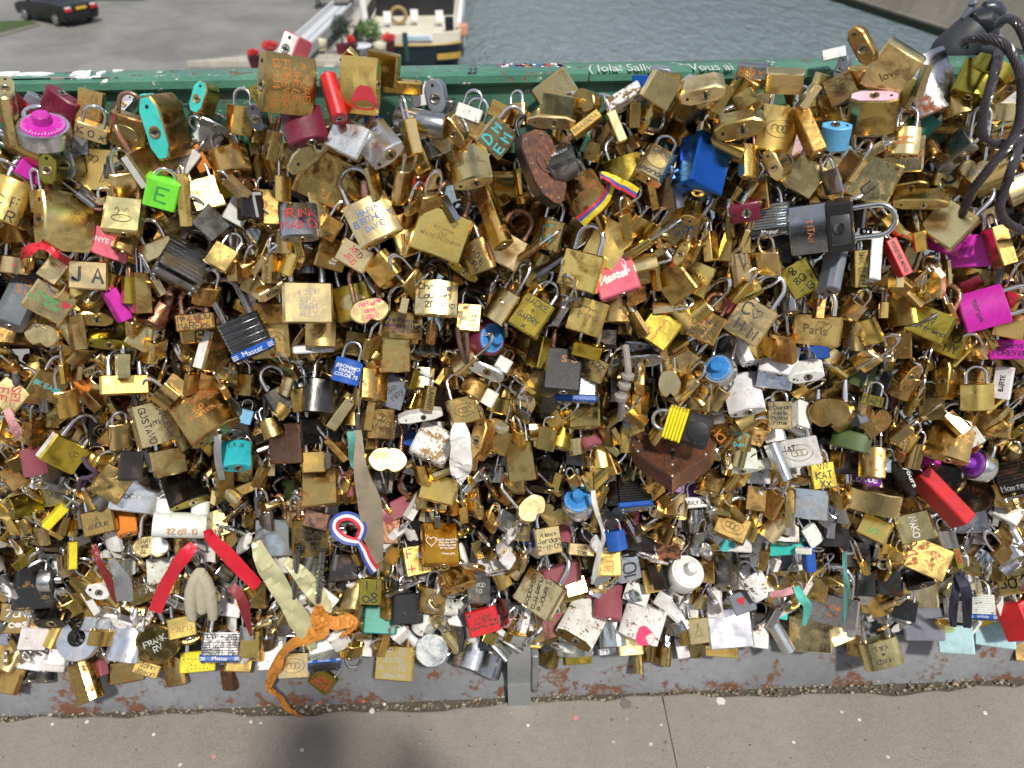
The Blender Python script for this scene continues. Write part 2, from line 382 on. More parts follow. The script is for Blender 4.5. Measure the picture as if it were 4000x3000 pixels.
for c_, n in stick:
    mb = MB()
    for i in range(n):
        p = at_z(rr.uniform(1955, 2195), rr.uniform(248, 258), ZR+.0004); r_ = rr.uniform(.0015, .004)
        mb.lathe([(r_, .0), (r_*.8, .0003)], 8, 'z', (p.x, p.y, ZR+.0001))
    mb.obj('sticker_dots', ink(c_), rail)
# chipped paint patches on the front edge of the handrail, at the left
pm = flat_mat('primer_chip', (.30, .24, .24), .8); pw = flat_mat('white_drip', (.72, .74, .76), .6)
for px, py, a, b, mt in ((195, 318, .016, .006, pm), (270, 312, .006, .005, pm), (400, 316, .013, .006, pm), (130, 322, .014, .003, pw), (20, 326, .014, .003, pw), (316, 304, .0075, .012, pw), (365, 305, .006, .005, pw), (302, 287, .006, .006, pw), (110, 288, .022, .004, pw), (150, 291, .016, .003, pw), (30, 290, .012, .006, pw), (395, 288, .004, .004, pw), (460, 275, .005, .003, pw), (380, 318, .008, .003, pw)):
    p = at_z(px, py, ZR+.0003); mb = MB(); o_ = [(p.x+a*math.cos(t_)*(1+.22*math.sin(3*t_+px)), p.y+b*2*math.sin(t_)*(1+.2*math.cos(2*t_+py))) for t_ in [2*math.pi*i/14 for i in range(14)]]
    o_ = [(x, min(max(y, -.0235), .007)) for x, y in o_]
    mb.prism(o_, ZR-.0005, ZR+.0003+.00013*(int(px) % 11)); mb.obj('paint_chip', mt, rail, ang=0)

# ---------------------------------------------------------------- river and quay below the bridge
ZQ, ZW = -8.0, -9.3
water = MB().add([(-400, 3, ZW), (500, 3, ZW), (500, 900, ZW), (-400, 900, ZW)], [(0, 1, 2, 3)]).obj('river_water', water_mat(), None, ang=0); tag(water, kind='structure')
XQ = -6.6
qg = MB().box((-160, 3, ZW-1), (XQ, 300, ZQ)).obj('quay', cobbles(), None, ang=0); tag(qg, kind='structure')
LIME = stone('limestone', (.36, .33, .28), (.44, .41, .35)); LIMED = stone('wall_stone', (.145, .132, .105), (.20, .185, .15), .35)
cp = MB().box((XQ-.45, 3, ZQ+.004), (XQ+.02, 200, ZQ+.13), .02).obj('quay_coping', LIME, None); tag(cp, kind='structure')
# far embankment
b0, b1 = at_z(3240, 0, ZW), at_z(3690, 150, ZW); dv = (b1-b0); dv.z = 0; dv.normalize(); nv = Vector((-dv.y, dv.x, 0))
if nv.x < 0: nv = -nv
A, B = b0-dv*260, b0+dv*38
wall = MB()
sec = [(0, ZW-1), (0, ZW+.5), (.25, ZW+.55), (3.2, ZW+3.2), (7.5, ZW+4.6), (8.0, ZW+10.5), (26, ZW+10.6)]
vs = []
for P in (A, B):
    for s_, z in sec: vs.append((P.x+nv.x*s_, P.y+nv.y*s_, z))
n = len(sec); wall.add(vs, [(i, i+1, n+i+1, n+i) for i in range(n-1)])
wo = wall.obj('embankment', LIMED, None, ang=20); tag(wo, kind='structure')
al = MB(); vs = []  # dark strip along the foot of the embankment wall
for P in (A, B):
    for s_, z in ((-.02, ZW-.5), (-.02, ZW+.38), (-.0, ZW+.4)): vs.append((P.x+nv.x*s_, P.y+nv.y*s_, z))
ao = al.add(vs, [(0, 1, 4, 3), (1, 2, 5, 4)]).obj('embankment_waterline', flat_mat('waterline_dark', (.02, .028, .012), .8), None); tag(ao, kind='structure')
# grass verges at the far side of the quay
GRASS = stone('verge_grass', (.03, .055, .012), (.06, .10, .022), 2.0)
def sheet(name, pts, z, mat, kind='structure'):
    o = MB().add([(p.x, p.y, z) for p in pts], [tuple(range(len(pts)))]).obj(name, mat, None, ang=0); tag(o, kind=kind); return o
sheet('grass_verge', [at_z(-160, 175, ZQ), at_z(0, 131, ZQ), at_z(150, 92, ZQ), at_z(110, 80, ZQ), at_z(0, 84, ZQ), at_z(-160, 96, ZQ)][::-1], ZQ+.02, GRASS)
sheet('far_grass', [at_z(300, 5, ZQ), at_z(560, 2, ZQ), at_z(620, -12, ZQ), at_z(330, -25, ZQ)][::-1], ZQ+.02, GRASS)
sheet('kerb_path', [at_z(-160, 196, ZQ), at_z(0, 145, ZQ), at_z(160, 100, ZQ), at_z(150, 92, ZQ), at_z(0, 131, ZQ), at_z(-160, 175, ZQ)][::-1], ZQ+.03, LIMED)
wedge = at_z(735, 266, ZQ), at_z(1440, 262, ZQ), at_z(1440, 236, ZQ), at_z(1000, 240, ZQ)
cpo = MB().prism([(p.x, p.y) for p in wedge], ZQ+.004, ZQ+.30, .03).obj('stone_landing', LIME, None, ang=20); tag(cpo, 'pale stone landing block at the near end of the gangway', 'landing')

# ---------------------------------------------------------------- parked car
def build_car():
    r0 = at_z(232, 103, ZQ); f0 = at_z(113, 79, ZQ); ax = (f0-r0); ax.z = 0; wb = ax.length; ax.normalize()
    s = wb/2.65; left = Vector((-ax.y, ax.x, 0))       # ax: towards the car's nose; its left side faces us
    root = empty('parked_car', r0); tag(root, 'black saloon car parked on the quay, tail lamps showing', 'car')
    MM = Matrix((ax, left, Vector((0, 0, 1)))).transposed().to_4x4(); MM = MM @ Matrix.Scale(min(max(s, .85), 1.2), 4); MM.translation = r0; root.matrix_world = MM
    # local: x forward, y left, origin at the rear left tyre's foot
    paint = flat_mat('car_black', (.006, .0065, .008), .3, .0, .1, 3); paint.node_tree.nodes['Principled BSDF'].inputs['Coat Weight'].default_value = .25
    glass = flat_mat('car_glass', (.015, .02, .028), .05, 0, .1, 3); tyre = flat_mat('tyre', (.02, .02, .02), .8, 0, .2, 20); rimm = flat_mat('rim', (.45, .45, .46), .3, .8, .2, 20)
    W = 1.78; yc = -W/2+.06
    side = [(-.88, .42), (-.95, .62), (-.93, .86), (-.80, .98), (-.35, 1.03), (.05, 1.10), (2.1, 1.0), (3.0, .88), (3.45, .72), (3.52, .45), (3.40, .25), (-.80, .25)]
    m = MB(); vs = []; fs = []
    for k, (yy, ins) in enumerate(((-W/2, .05), (-W/2+.10, .0), (W/2-.10, .0), (W/2, .05))):
        for x, z in side: vs.append((x*(1-ins*.35)+.02, yy+yc, .64+(z-.64)*(1-ins*2)))
    n = len(side)
    for k in range(3):
        for i in range(n): j = (i+1) % n; fs.append((k*n+i, k*n+j, (k+1)*n+j, (k+1)*n+i))
    fs += [tuple(range(n)), tuple(reversed(range(3*n, 4*n)))]
    m.add(vs, fs).obj('body', paint, root, ang=50)
    cab = [(-.32, 1.02, .70), (.38, 1.40, .55), (1.35, 1.43, .56), (2.12, 1.0, .70)]
    m = MB(); vs = []
    for x, z, hwid in cab: vs += [(x, yc-hwid, z), (x, yc+hwid, z)]
    m.add(vs, [(0, 2, 3, 1), (2, 4, 5, 3), (4, 6, 7, 5), (0, 1, 7, 6), (0, 6, 4, 2), (1, 3, 5, 7)]).obj('windows', glass, root, ang=30)
    m = MB(); vs = []
    for x, z, hwid in ((.36, 1.405, .56), (.40, 1.43, .54), (1.34, 1.455, .55), (1.38, 1.43, .57)): vs += [(x, yc-hwid, z), (x, yc+hwid, z)]
    m.add(vs, [(0, 2, 3, 1), (2, 4, 5, 3), (4, 6, 7, 5), (0, 1, 7, 6), (0, 6, 4, 2), (1, 3, 5, 7)]).obj('roof', paint, root, ang=30)
    for x in (0, 2.65):
        for yy in (yc-W/2+.10, yc+W/2-.04):
            t = MB(); t.lathe([(.30, -.10), (.315, -.07), (.315, .07), (.30, .10)], 24, '-y'); to = t.obj('wheel', tyre, root); to.location = (x, yy, .315)
            MB().lathe([(.20, -.115), (.21, -.09), (.21, .09), (.20, .115)], 20, '-y').obj('rim', rimm, to)
    red = flat_mat('tail_lamp_red', (.55, .02, .03), .15, 0, .2, 30); clear = flat_mat('tail_lamp_clear', (.7, .6, .62), .1, 0, .2, 30)
    for sy in (-1, 1):
        y0 = yc+sy*.66
        l = MB().box((-.985, y0-.17, .70), (-.86, y0+.17, .83), .02).obj('tail_lamp', red, root); MB().box((-.975, y0-.13, .832), (-.86, y0+.15, .92), .02).obj('clear_lens', clear, l)
    MB().box((-.975, yc-.27, .74), (-.93, yc+.27, .86), .01).obj('number_plate', flat_mat('plate_yellow', (.62, .40, .02), .5, 0, .1, 30), root)
    MB().box((-1.0, yc-.80, .36), (-.80, yc+.80, .60), .05).obj('rear_bumper', paint, root)
    m = MB().box((1.75, yc+W/2-.02, 1.0), (1.9, yc+W/2+.14, 1.12), .03).obj('wing_mirror', paint, root)
build_car()

# ---------------------------------------------------------------- moored barge, stern towards the bridge
def build_barge():
    ys = 38.5
    zA = at_y(1620, 172, ys).z; zB = at_y(1620, 140, ys).z; xl = at_y(1418, 150, ys).x; xr = at_y(1800, 150, ys).x
    xc, hwid = (xl+xr)/2, (xr-xl)/2; L = 30
    root = empty('moored_barge', (xc, ys, ZW)); tag(root, 'cream and navy river barge moored at the quay, stern showing', 'boat')
    navy = flat_mat('hull_navy', (.022, .028, .042), .35, 0, .3, 1.5); cream = flat_mat('barge_cream', (.66, .62, .50), .5, 0, .12, 1.2); gold = flat_mat('barge_gold', (.42, .27, .05), .45, 0, .2, 2)
    white = flat_mat('barge_white', (.74, .74, .74), .45, 0, .1, 2); black = flat_mat('cabin_black', (.013, .014, .018), .3, 0, .2, 1.5); grey = flat_mat('barge_grey', (.36, .38, .40), .5, 0, .25, 1.5)
    def plan(s, off=0.0, n=18):           # stern arc then straight sides
        pts = [(hwid*s*math.sin(a), off-.6*s*math.cos(a)+.6) for a in [-math.pi/2+math.pi*i/n for i in range(n+1)]]
        return [(-hwid*s, L)]+pts+[(hwid*s, L)]
    def skin(levels, name, mat, ang=40, cap=False):
        m = MB(); vs = []; fs = []
        for s_, off, z in levels: vs += [(x, y, z-ZW) for x, y in plan(s_, off)]
        n = len(plan(1))
        for k in range(len(levels)-1):
            for i in range(n-1): fs.append((k*n+i, k*n+i+1, (k+1)*n+i+1, (k+1)*n+i))
        if cap: fs.append(tuple(range((len(levels)-1)*n, len(levels)*n)))
        return m.add(vs, fs).obj(name, mat, root, ang=ang)
    skin([(.80, .9, ZW-.6), (.90, .4, ZW+.3), (.985, .05, zA-.12)], 'hull', navy)
    skin([(1.0, 0, zA-.12), (1.02, -.03, zA-.06), (1.0, 0, zA)], 'rubbing_strake', gold)
    skin([(.99, .02, zA), (1.0, 0, zA+.45), (.985, .03, zA+.47), (.97, .06, zA+.47), (.965, .07, zA+.25)], 'bulwark', cream)
    d = skin([(.96, .08, zA+.2), (.959, .08, zA+.25)], 'deck', cream, cap=True)
    yk = at_z(1620, 62, zA+.25).y-ys
    MB().box((-hwid*.93, yk, zA+.25-ZW), (hwid*.80, L, zA+3.0-ZW), .05).obj('cabin', black, root)
    MB().box((hwid*.90, .8, zA+.47-ZW), (hwid*1.0, L, zA+.62-ZW), .03).obj('side_rail', white, root)
    MB().box((hwid*1.0, 4, zA-1.1-ZW), (hwid*1.05, L, zA+.40-ZW), .02).obj('side_plating', grey, root)
    # gold bars on the transom
    for zz in (zA-.75, zA-1.55):
        m = MB(); pl = [p for p in plan(.985, .06) if p[1] < 1.5 and p[0] > hwid*.45]
        vs = []
        for x, y in pl: vs += [(x*1.0, y-.04, zz-ZW), (x*1.0, y-.04, zz+.28-ZW)]
        n = len(pl); m.add(vs, [(2*i, 2*i+2, 2*i+3, 2*i+1) for i in range(n-1)]).obj('gold_bar', gold, root)
    # board with pale blue lettering band
    nb = MB().box((-.2*hwid, -.07, zA+.16-ZW), (.42*hwid, -.02, zA+.42-ZW), .01).obj('name_board', white, root)
    MB().box((-.15*hwid, -.085, zA+.22-ZW), (.37*hwid, -.071, zA+.34-ZW)).obj('board_band', flat_mat('pale_blue', (.35, .55, .68), .5), nb)
    # deck furniture
    def deck_chair(px, py):
        p = at_z(px, py, zA+.25); x, y, z = p.x-xc, p.y-ys, zA+.25-ZW; c = empty('deck_chair', (0, 0, 0)); c.parent = None
        c.location = (p.x, p.y, zA+.25); c.scale = (.75, .75, .7); tag(c, 'white folding chair on the barge deck', 'chair', 'deck chairs on the barge')
        MB().box((-.25, -.25, .40), (.25, .25, .46), .02).obj('seat', white, c)
        m = MB().box((-.25, .20, .46), (.25, .26, 1.0), .02); m.obj('backrest', white, c)
        for sx in (-.22, .22):
            for sy in (-.22, .22): MB().tube([(sx, sy, 0), (sx*.9, sy*.9, .42)], .02, 6).obj('leg', white, c)
    for q in ((1515, 108), (1620, 100), (1718, 104)): deck_chair(*q)
    p = at_z(1560, 100, zA+.25)
    lb = MB().tube([(p.x+.36*math.cos(a), p.y, zA+.72+.36*math.sin(a)) for a in [2*math.pi*i/20 for i in range(20)]], .09, 8, True).obj('life_ring', flat_mat('ring_brown', (.28, .20, .07), .6), None); tag(lb, 'brown life ring standing on the barge deck', 'life ring')
    p = at_z(1757, 128, zA+.25); bl = MB().box((p.x-.2, p.y-.15, zA+.25), (p.x+.2, p.y+.15, zA+.95), .04).obj('deck_locker', black, None); tag(bl, 'black deck locker at the barge bulwark', 'locker')
    pz = at_z(1430, 108, zA+.3); MB().tube([(pz.x-xc, pz.y-ys, zA-.5-ZW), (pz.x-xc-.1, pz.y-ys, zA+4-ZW)], .17, 10).obj('flag_mast', white, root)
    pz = at_y(1590, 240, ys-.9); MB().tube([(pz.x-xc, -.75, pz.z-ZW), (pz.x-xc-.02, -.75, zA+.65-ZW)], .12, 10).obj('rudder_post', flat_mat('post_green', (.02, .06, .05), .5), root)
    p = at_y(1805, 115, ys+1); fd = MB().box((p.x-.28, p.y-.2, p.z-.25), (p.x+.28, p.y+.2, p.z+.25), .06).obj('fender', flat_mat('fender_orange', (.55, .27, .16), .6), None); tag(fd, 'faded orange fender box beside the barge', 'fender')
build_barge()
# ---------------------------------------------------------------- gangway, pots and chairs on the quay
ALU = flat_mat('gangway_white', (.62, .64, .66), .4, .1, .12, 2)
g0, g1 = at_z(1085, 262, ZQ+.9), at_z(1338, 22, ZQ+.9); gd = (g1-g0); gl = gd.length; gd.normalize(); gs = Vector((gd.y, -gd.x, 0))
gr = empty('gangway', g0); tag(gr, 'long pale aluminium gangway lying along the quay', 'gangway')
def gbox(a, b, s0, s1, z0, z1, name, mat):
    vs = []
    for z in (z0, z1):
        for t_, s_ in ((a, s0), (b, s0), (b, s1), (a, s1)): v = gd*t_+gs*s_; vs.append((v.x, v.y, z))
    return MB().add(vs, [(3, 2, 1, 0), (4, 5, 6, 7), (0, 1, 5, 4), (1, 2, 6, 5), (2, 3, 7, 6), (3, 0, 4, 7)]).obj(name, mat, gr)
gbox(0, gl, -.42, .42, -.10, -.02, 'walkway', ALU); gbox(0, gl, -.50, -.42, -.14, .25, 'side_beam', ALU); gbox(0, gl, .42, .55, -.30, .12, 'side_beam', flat_mat('gangway_grey', (.42, .42, .42), .5)); gbox(0, gl, -.05, .03, -.018, .0, 'tread_strip', flat_mat('tread_blue', (.28, .36, .42), .5))
for t_ in (.12*gl, .9*gl): gbox(t_, t_+.15, -.3, .4, -.86, -.10, 'trestle', ALU)
LEAF = [flat_mat('leaf_bright', (.07, .16, .02), .6, 0, .3, 8), flat_mat('leaf_dark', (.015, .035, .012), .6, 0, .3, 8), flat_mat('petal_red', (.62, .02, .02), .5, 0, .3, 8)]
def plant(px, py, z, r, h, leaf, label, cat='plant', n=420, pot=(.07, .012, .016), potr=.28, poth=.5):
    p = at_z(px, py, z); root = empty('potted_plant', (p.x, p.y, z)); tag(root, label, cat)
    if poth: MB().lathe([(potr*.75, 0), (potr, poth*.95), (potr*1.06, poth), (potr*.9, poth)], 16).obj('pot', flat_mat('pot', pot, .6), root)
    m = MB(); rr = random.Random(int(px))
    for i in range(n):
        a, b = rr.uniform(0, 2*math.pi), math.acos(rr.uniform(-.7, 1)); q = rr.uniform(.55, 1.08)
        c = Vector((r*q*math.sin(b)*math.cos(a), r*q*math.sin(b)*math.sin(a), poth+h*.5+h*.5*q*math.cos(b)))
        u = Vector((rr.uniform(-1, 1), rr.uniform(-1, 1), rr.uniform(-1, 1))).normalized()*.055; v = u.orthogonal().normalized()*.03
        m.add([c-u, c+v, c+u, c-v], [(0, 1, 2, 3)])
    m.obj('foliage' if leaf < 2 else 'blossom', LEAF[leaf], root, ang=0)
    for k in range(4):
        MB().tube([(0, 0, poth*.8), (rr.uniform(-.5, .5)*r, rr.uniform(-.5, .5)*r, poth+h*.6)], .015, 5).obj('stem', LEAF[1], root)
plant(1452, 205, ZQ, .55, .95, 0, 'bright green rounded bush in a dark pot', n=700, pot=(.03, .02, .02))
plant(1345, 236, ZQ, .42, 1.2, 1, 'dark conical shrub in a red pot beside the gangway', n=600, pot=(.16, .01, .02), poth=.7, potr=.3)
plant(1522, 208, ZQ+.3, .30, .34, 2, 'red geraniums in a box next to the bright green bush', n=260)
plant(1376, 200, ZQ+.6, .17, .34, 2, 'small red geranium above the dark conical shrub', n=150, poth=.3)
plant(1068, 262, ZQ, .36, .40, 2, 'red geraniums beside the pale gangway foot', n=260, poth=.7)
plant(1000, 263, ZQ, .24, .26, 2, 'lower red geraniums on the stone landing', n=160, poth=.5)
CREAM = flat_mat('garden_cream', (.60, .56, .42), .55, 0, .15, 5)
def garden_chair(px, py, label):
    p = at_z(px, py, ZQ); c = empty('garden_chair', (p.x, p.y, ZQ)); tag(c, label, 'chair', 'garden chairs on the quay')
    MB().lathe([(.26, .42), (.28, .44), (.28, .48), (.25, .49)], 18).obj('seat', CREAM, c)
    vs = []; fs = []; n = 10
    for k, z in enumerate((.49, .75, .98)):
        for i in range(n+1):
            a = math.pi*i/n; rr_ = .28*(1+.05*k); vs.append((rr_*math.cos(a+math.pi), -rr_*math.sin(a)*1.0, z-(.1*abs(math.cos(a))**2 if k == 2 else 0)))
    for k in range(2):
        for i in range(n): fs.append((k*(n+1)+i, k*(n+1)+i+1, (k+1)*(n+1)+i+1, (k+1)*(n+1)+i))
    b = MB().add(vs, fs).obj('backrest', CREAM, c); sm = b.modifiers.new('thick', 'SOLIDIFY'); sm.thickness = .03
    for sx in (-.2, .2):
        for sy in (-.2, .2): MB().tube([(sx*1.1, sy*1.1, 0), (sx, sy, .43)], .018, 6).obj('leg', CREAM, c)
garden_chair(1262, 232, 'cream garden chair with curved back beside the gangway'); garden_chair(1490, 246, 'cream garden chair with curved back by the bright bush')
p = at_z(1415, 246, ZQ); tb = empty('garden_table', (p.x, p.y, ZQ)); tag(tb, 'round white garden table between the two chairs', 'table')
MB().lathe([(.50, .70), (.52, .72), (.52, .75), (.5, .76)], 24).obj('table_top', ALU, tb); MB().lathe([(.06, .02), (.05, .7)], 12).obj('stem', ALU, tb); MB().lathe([(.28, 0), (.26, .03), (.06, .06)], 18).obj('base', ALU, tb)
# dark boxy rack standing behind the gangway
p0 = at_z(1300, 30, ZQ); rk = empty('dark_bulk', (p0.x, p0.y, ZQ)); tag(rk, 'dark boxy rack on the quay behind the gangway', 'bulk')
MB().box((-.9, -.5, .55), (1.2, .6, 1.25), .06).obj('cover', flat_mat('bulk_dark', (.02, .023, .022), .7, 0, .3, 3), rk)  # made-up box filling in for unidentified dark shapes
for sx in (-.8, 1.1):
    for sy in (-.4, .5): MB().box((sx-.04, sy-.04, 0), (sx+.04, sy+.04, .55)).obj('leg', flat_mat('bulk_leg', (.03, .03, .03), .6), rk)

# ---------------------------------------------------------------- the rest of the bridge, behind the camera
rd = MB().add([(-40, -2.6, -.12), (-40, -30, -.12), (40, -30, -.12), (40, -2.6, -.12)], [(0, 1, 2, 3)])
ro = rd.obj('road', stone('asphalt', (.045, .044, .043), (.06, .058, .056), 3), None, ang=0); tag(ro, kind='structure')
kb = MB().box((-40, -2.75, -.2), (40, -2.602, .01), .01).obj('kerb', LIME, None); tag(kb, kind='structure')
fp = MB().box((-40, -12.5, -.2), (40, -10.2, .0), .01).obj('far_pavement', CONC, None); tag(fp, kind='structure')
fr = empty('far_railing', (0, -12.3, 0)); tag(fr, 'railing on the other side of the bridge covered in padlocks', 'railing')
MB().box((-40, -.04, 1.0), (40, .04, 1.05), .005).obj('handrail', GREEN2, fr); MB().box((-40, -.06, .1), (40, .06, .95), .01).obj('lock_cover', flat_mat('far_locks', (.20, .14, .06), .45, .6, .6, 14), fr)
for i in range(9):
    x = -26+i*6.5; rr = random.Random(40+i); h = rr.uniform(9, 12); t = empty('plane_tree', (x, -27+rr.uniform(-2, 2), -.12)); tag(t, 'leafy plane tree beyond the far side of the bridge', 'tree', 'trees beyond the bridge')
    MB().tube([(0, 0, 0), (.1, 0, 2.5), (.0, .1, 5), (.2, 0, 8)], [.32, .26, .2, .08], 8).obj('trunk', flat_mat('bark', (.10, .085, .065), .9), t)
    m = MB()
    for k in range(900):
        a = rr.uniform(0, 6.283); q = rr.random()**.4; b = math.acos(rr.uniform(-1, 1)); c = Vector((3.3*q*math.sin(b)*math.cos(a), 3.0*q*math.sin(b)*math.sin(a), h*.62+h*.36*q*math.cos(b)))
        u = Vector((rr.uniform(-1, 1), rr.uniform(-1, 1), rr.uniform(-.6, .6))).normalized()*.34; v = u.orthogonal().normalized()*.22; m.add([c-u, c+v, c+u, c-v], [(0, 1, 2, 3)])
    m.obj('crown', LEAF[1] if i % 2 else LEAF[0], t, ang=0)

# trodden chewing gum and paint spots on the deck
gm = {'w': flat_mat('gum_white', (.66, .64, .60), .7), 'g': flat_mat('gum_grey', (.16, .15, .14), .8), 'p': flat_mat('gum_pink', (.55, .24, .22), .7), 'o': flat_mat('orange_fleck', (.65, .12, .03), .6)}
for px, py, r_, c_ in ((1453, 2778, .0055, 'w'), (1502, 2752, .003, 'w'), (2815, 2738, .008, 'w'), (2445, 2750, .010, 'g'), (2248, 2803, .005, 'p'), (340, 2820, .0035, 'w'), (205, 2829, .003, 'w'), (600, 2870, .003, 'w'), (835, 2955, .004, 'p'), (3848, 2786, .004, 'w'), (3356, 2812, .003, 'w'), (2390, 2812, .003, 'g'), (980, 2820, .003, 'w'), (3468, 2630, .0, 'w'), (2062, 2834, .003, 'w'), (1180, 2930, .004, 'w'), (2600, 2900, .003, 'g'), (3100, 2900, .003, 'w'), (1420, 2740, .003, 'o'), (1250, 2745, .003, 'o')):
    if r_ <= 0: continue
    p = at_z(px, py, .004); rr = random.Random(px); o_ = [(p.x+r_*math.cos(t_)*rr.uniform(.75, 1.15), p.y+r_*math.sin(t_)*rr.uniform(.75, 1.15)) for t_ in [2*math.pi*i/12 for i in range(12)]]
    o = MB().prism(o_, .0035, .0052, .0005).obj('gum_spot', gm[c_], None); tag(o, {'w': 'flattened white spot of gum on the grey deck', 'g': 'flattened dark spot of gum on the grey deck', 'p': 'faded pink paint spot on the grey deck', 'o': 'tiny orange fleck on the deck beside the grit'}[c_], 'spot', 'spots on the deck')
# trees along the top of the far embankment
for i in range(16):
    q = B-dv*(14+i*13)+nv*14; rr = random.Random(70+i); t = empty('embankment_tree', (q.x, q.y, ZW+10.6)); tag(t, 'tall leafy tree along the top of the far embankment', 'tree', 'trees along the far embankment')
    MB().tube([(0, 0, 0), (.2, 0, 5), (0, .2, 11)], [.45, .35, .12], 8).obj('trunk', flat_mat('bark', (.10, .085, .065), .9) if i == 0 else bpy.data.materials['bark'], t)
    m = MB()
    for k in range(420):
        a = rr.uniform(0, 6.283); e = rr.random()**.4; b = math.acos(rr.uniform(-1, 1)); c = Vector((7.5*e*math.sin(b)*math.cos(a), 7.5*e*math.sin(b)*math.sin(a), 10+7*e*math.cos(b)))
        u = Vector((rr.uniform(-1, 1), rr.uniform(-1, 1), rr.uniform(-.6, .6))).normalized()*1.0; v = u.orthogonal().normalized()*.7; m.add([c-u, c+v, c+u, c-v], [(0, 1, 2, 3)])
    m.obj('crown', LEAF[0], t, ang=0)
# ---------------------------------------------------------------- padlock shapes
def prof_pts(kind, w, d):
    if kind == 'box':
        c = min(.05*w, .2*d); a, b = w/2, d/2
        return [(-a+c, -b), (a-c, -b), (a, -b+c), (a, b-c), (a-c, b), (-a+c, b), (-a, b-c), (-a, -b+c)]
    if kind == 'hex':
        a, b = w/2, d/2
        return [(-.30*w, -b), (.30*w, -b), (.47*w, -.28*d), (a, -.20*d), (a, .20*d), (.47*w, .28*d), (.30*w, b), (-.30*w, b), (-.47*w, .28*d), (-a, .20*d), (-a, -.20*d), (-.47*w, -.28*d)]
    if kind == 'lens':
        fr = [(-w/2+w*i/8, -d/2*(1-.62*(2*i/8-1)**2)) for i in range(9)]
        return fr+[(x, -y) for x, y in reversed(fr)]
    return [(w/2*math.cos(a), d/2*math.sin(a)) for a in [2*math.pi*i/22 for i in range(22)]]
def front_y(prof, x):
    best = 0.0
    for i in range(len(prof)):
        (xa, ya), (xb, yb) = prof[i], prof[(i+1) % len(prof)]
        if min(xa, xb)-1e-9 <= x <= max(xa, xb)+1e-9:
            y = min(ya, yb) if abs(xb-xa) < 1e-9 else ya+(yb-ya)*(x-xa)/(xb-xa)
            best = min(best, y)
    return best
def heart_out(w, h, n=30, point=1.0):          # heart, point down; returns (x, z)
    pts = []
    for i in range(n):
        t = 2*math.pi*i/n
        x = 16*math.sin(t)**3; z = 13*math.cos(t)-5*math.cos(2*t)-2*math.cos(3*t)-math.cos(4*t)
        pts.append((x, z))
    zs = [p[1] for p in pts]; lo, hi = min(zs), max(zs)
    out = []
    for x, z in pts:
        q = (z-lo)/(hi-lo)
        if point < 1: x = x*(1+(1-q)*.9*(1-point)*(1 if abs(x) > 0 else 0)); q = max(q, .10*(1-point)) if q < .3 else q
        out.append((x/32*w, (q-.5)*h))
    return out
def apple_out(w, h, n=44):                     # heart hung upside down: broad shoulders, notch at the bottom
    pts = []
    for i in range(n):
        a = 2*math.pi*i/n
        r = 1.0+.10*abs(math.sin(a))
        z = -math.cos(a); x = math.sin(a)
        notch = math.exp(-(((a+math.pi) % (2*math.pi)-math.pi)/.26)**2)
        x *= 1.0-.18*max(0, z); z = z*(1-.34*notch)
        if z > .72: z = .72+(z-.72)*.35
        pts.append((x*.5*w*r/1.1, z*.5*h))
    return pts
def circ_out(r, n=30): return [(r*math.cos(2*math.pi*i/n), r*math.sin(2*math.pi*i/n)) for i in range(n)]
def u_path(a, L, z0, zb):
    pts = [(-a, 0, zb), (-a, 0, z0+L*.5), (-a, 0, z0+L)]
    for i in range(1, 10):
        t = math.pi*i/10; pts.append((-a*math.cos(t), 0, z0+L+a*math.sin(t)))
    return pts+[(a, 0, z0+L), (a, 0, z0+L*.5), (a, 0, zb)]

TEXTQ = []
GL = {}
for q in '''A !002640/!1232|B !0006/0636352303/0333413000|C 452605012041|D !0006/0626432000|E !46060040/!0333|F !460600/!0333|G 45260501204142/!2342|H !0006/!4046/!0343|I !2026|J 36312001|K !0006/!460340|L !060040|M !0006234640|N !00064046|O 26050120414526|P !0006/0636453303|Q 26050120414526/!2240|R !0006/0636453303/!2340|S 45260523412001|T !0646/!2620|U 0601204146|V !062046|W !0610243046|X !0046/!0640|Y !0623/!462320|Z !06460040|0 26050120414526|1 !152620|2 0526452300/!0040|3 0526453313/1333412001|4 !360242/!3630|5 !460603/0333412001|6 4526020120413203|7 !064610|8 260523412001234526|9 43230526454320|a 442403012041/!4440|b !0600/032443412001|c 432403012041|d 432403012041/!4640|e 0242432403012041|f 463520/!0444|g 442403012143/44412b0a|h !0600/02244340|i !2420/!2625|j 242a0b/!2625|k !0600/!440240|l !2620|m !0004/03142320/23344340|n !0004/03244340|o 24030120414324|p !040b/032443412001|q 442403012041/!444b|r !0004/032444|s 432403322001|t !2620/!0444|u 0401204144/!4440|v !042044|w !0410233044|x !0044/!0440|y !0420/!440b|z !04440040|. !2021|- !1333|+ !2125/!0343|& 401525352301102042|# !1016/!3036/!0242/!0444|: !2122/!2425|* !1135/!1531/!0343|@ 26050120414526'''.split('|'):
    a_, b_ = q.split(' '); GL[a_] = [(st_[0] == '!', [(int(st_.lstrip('!')[i]), {'a': -1, 'b': -2}.get(st_.lstrip('!')[i+1]) if st_.lstrip('!')[i+1] in 'ab' else int(st_.lstrip('!')[i+1])) for i in range(0, len(st_.lstrip('!')), 2)]) for st_ in b_.split('/')]
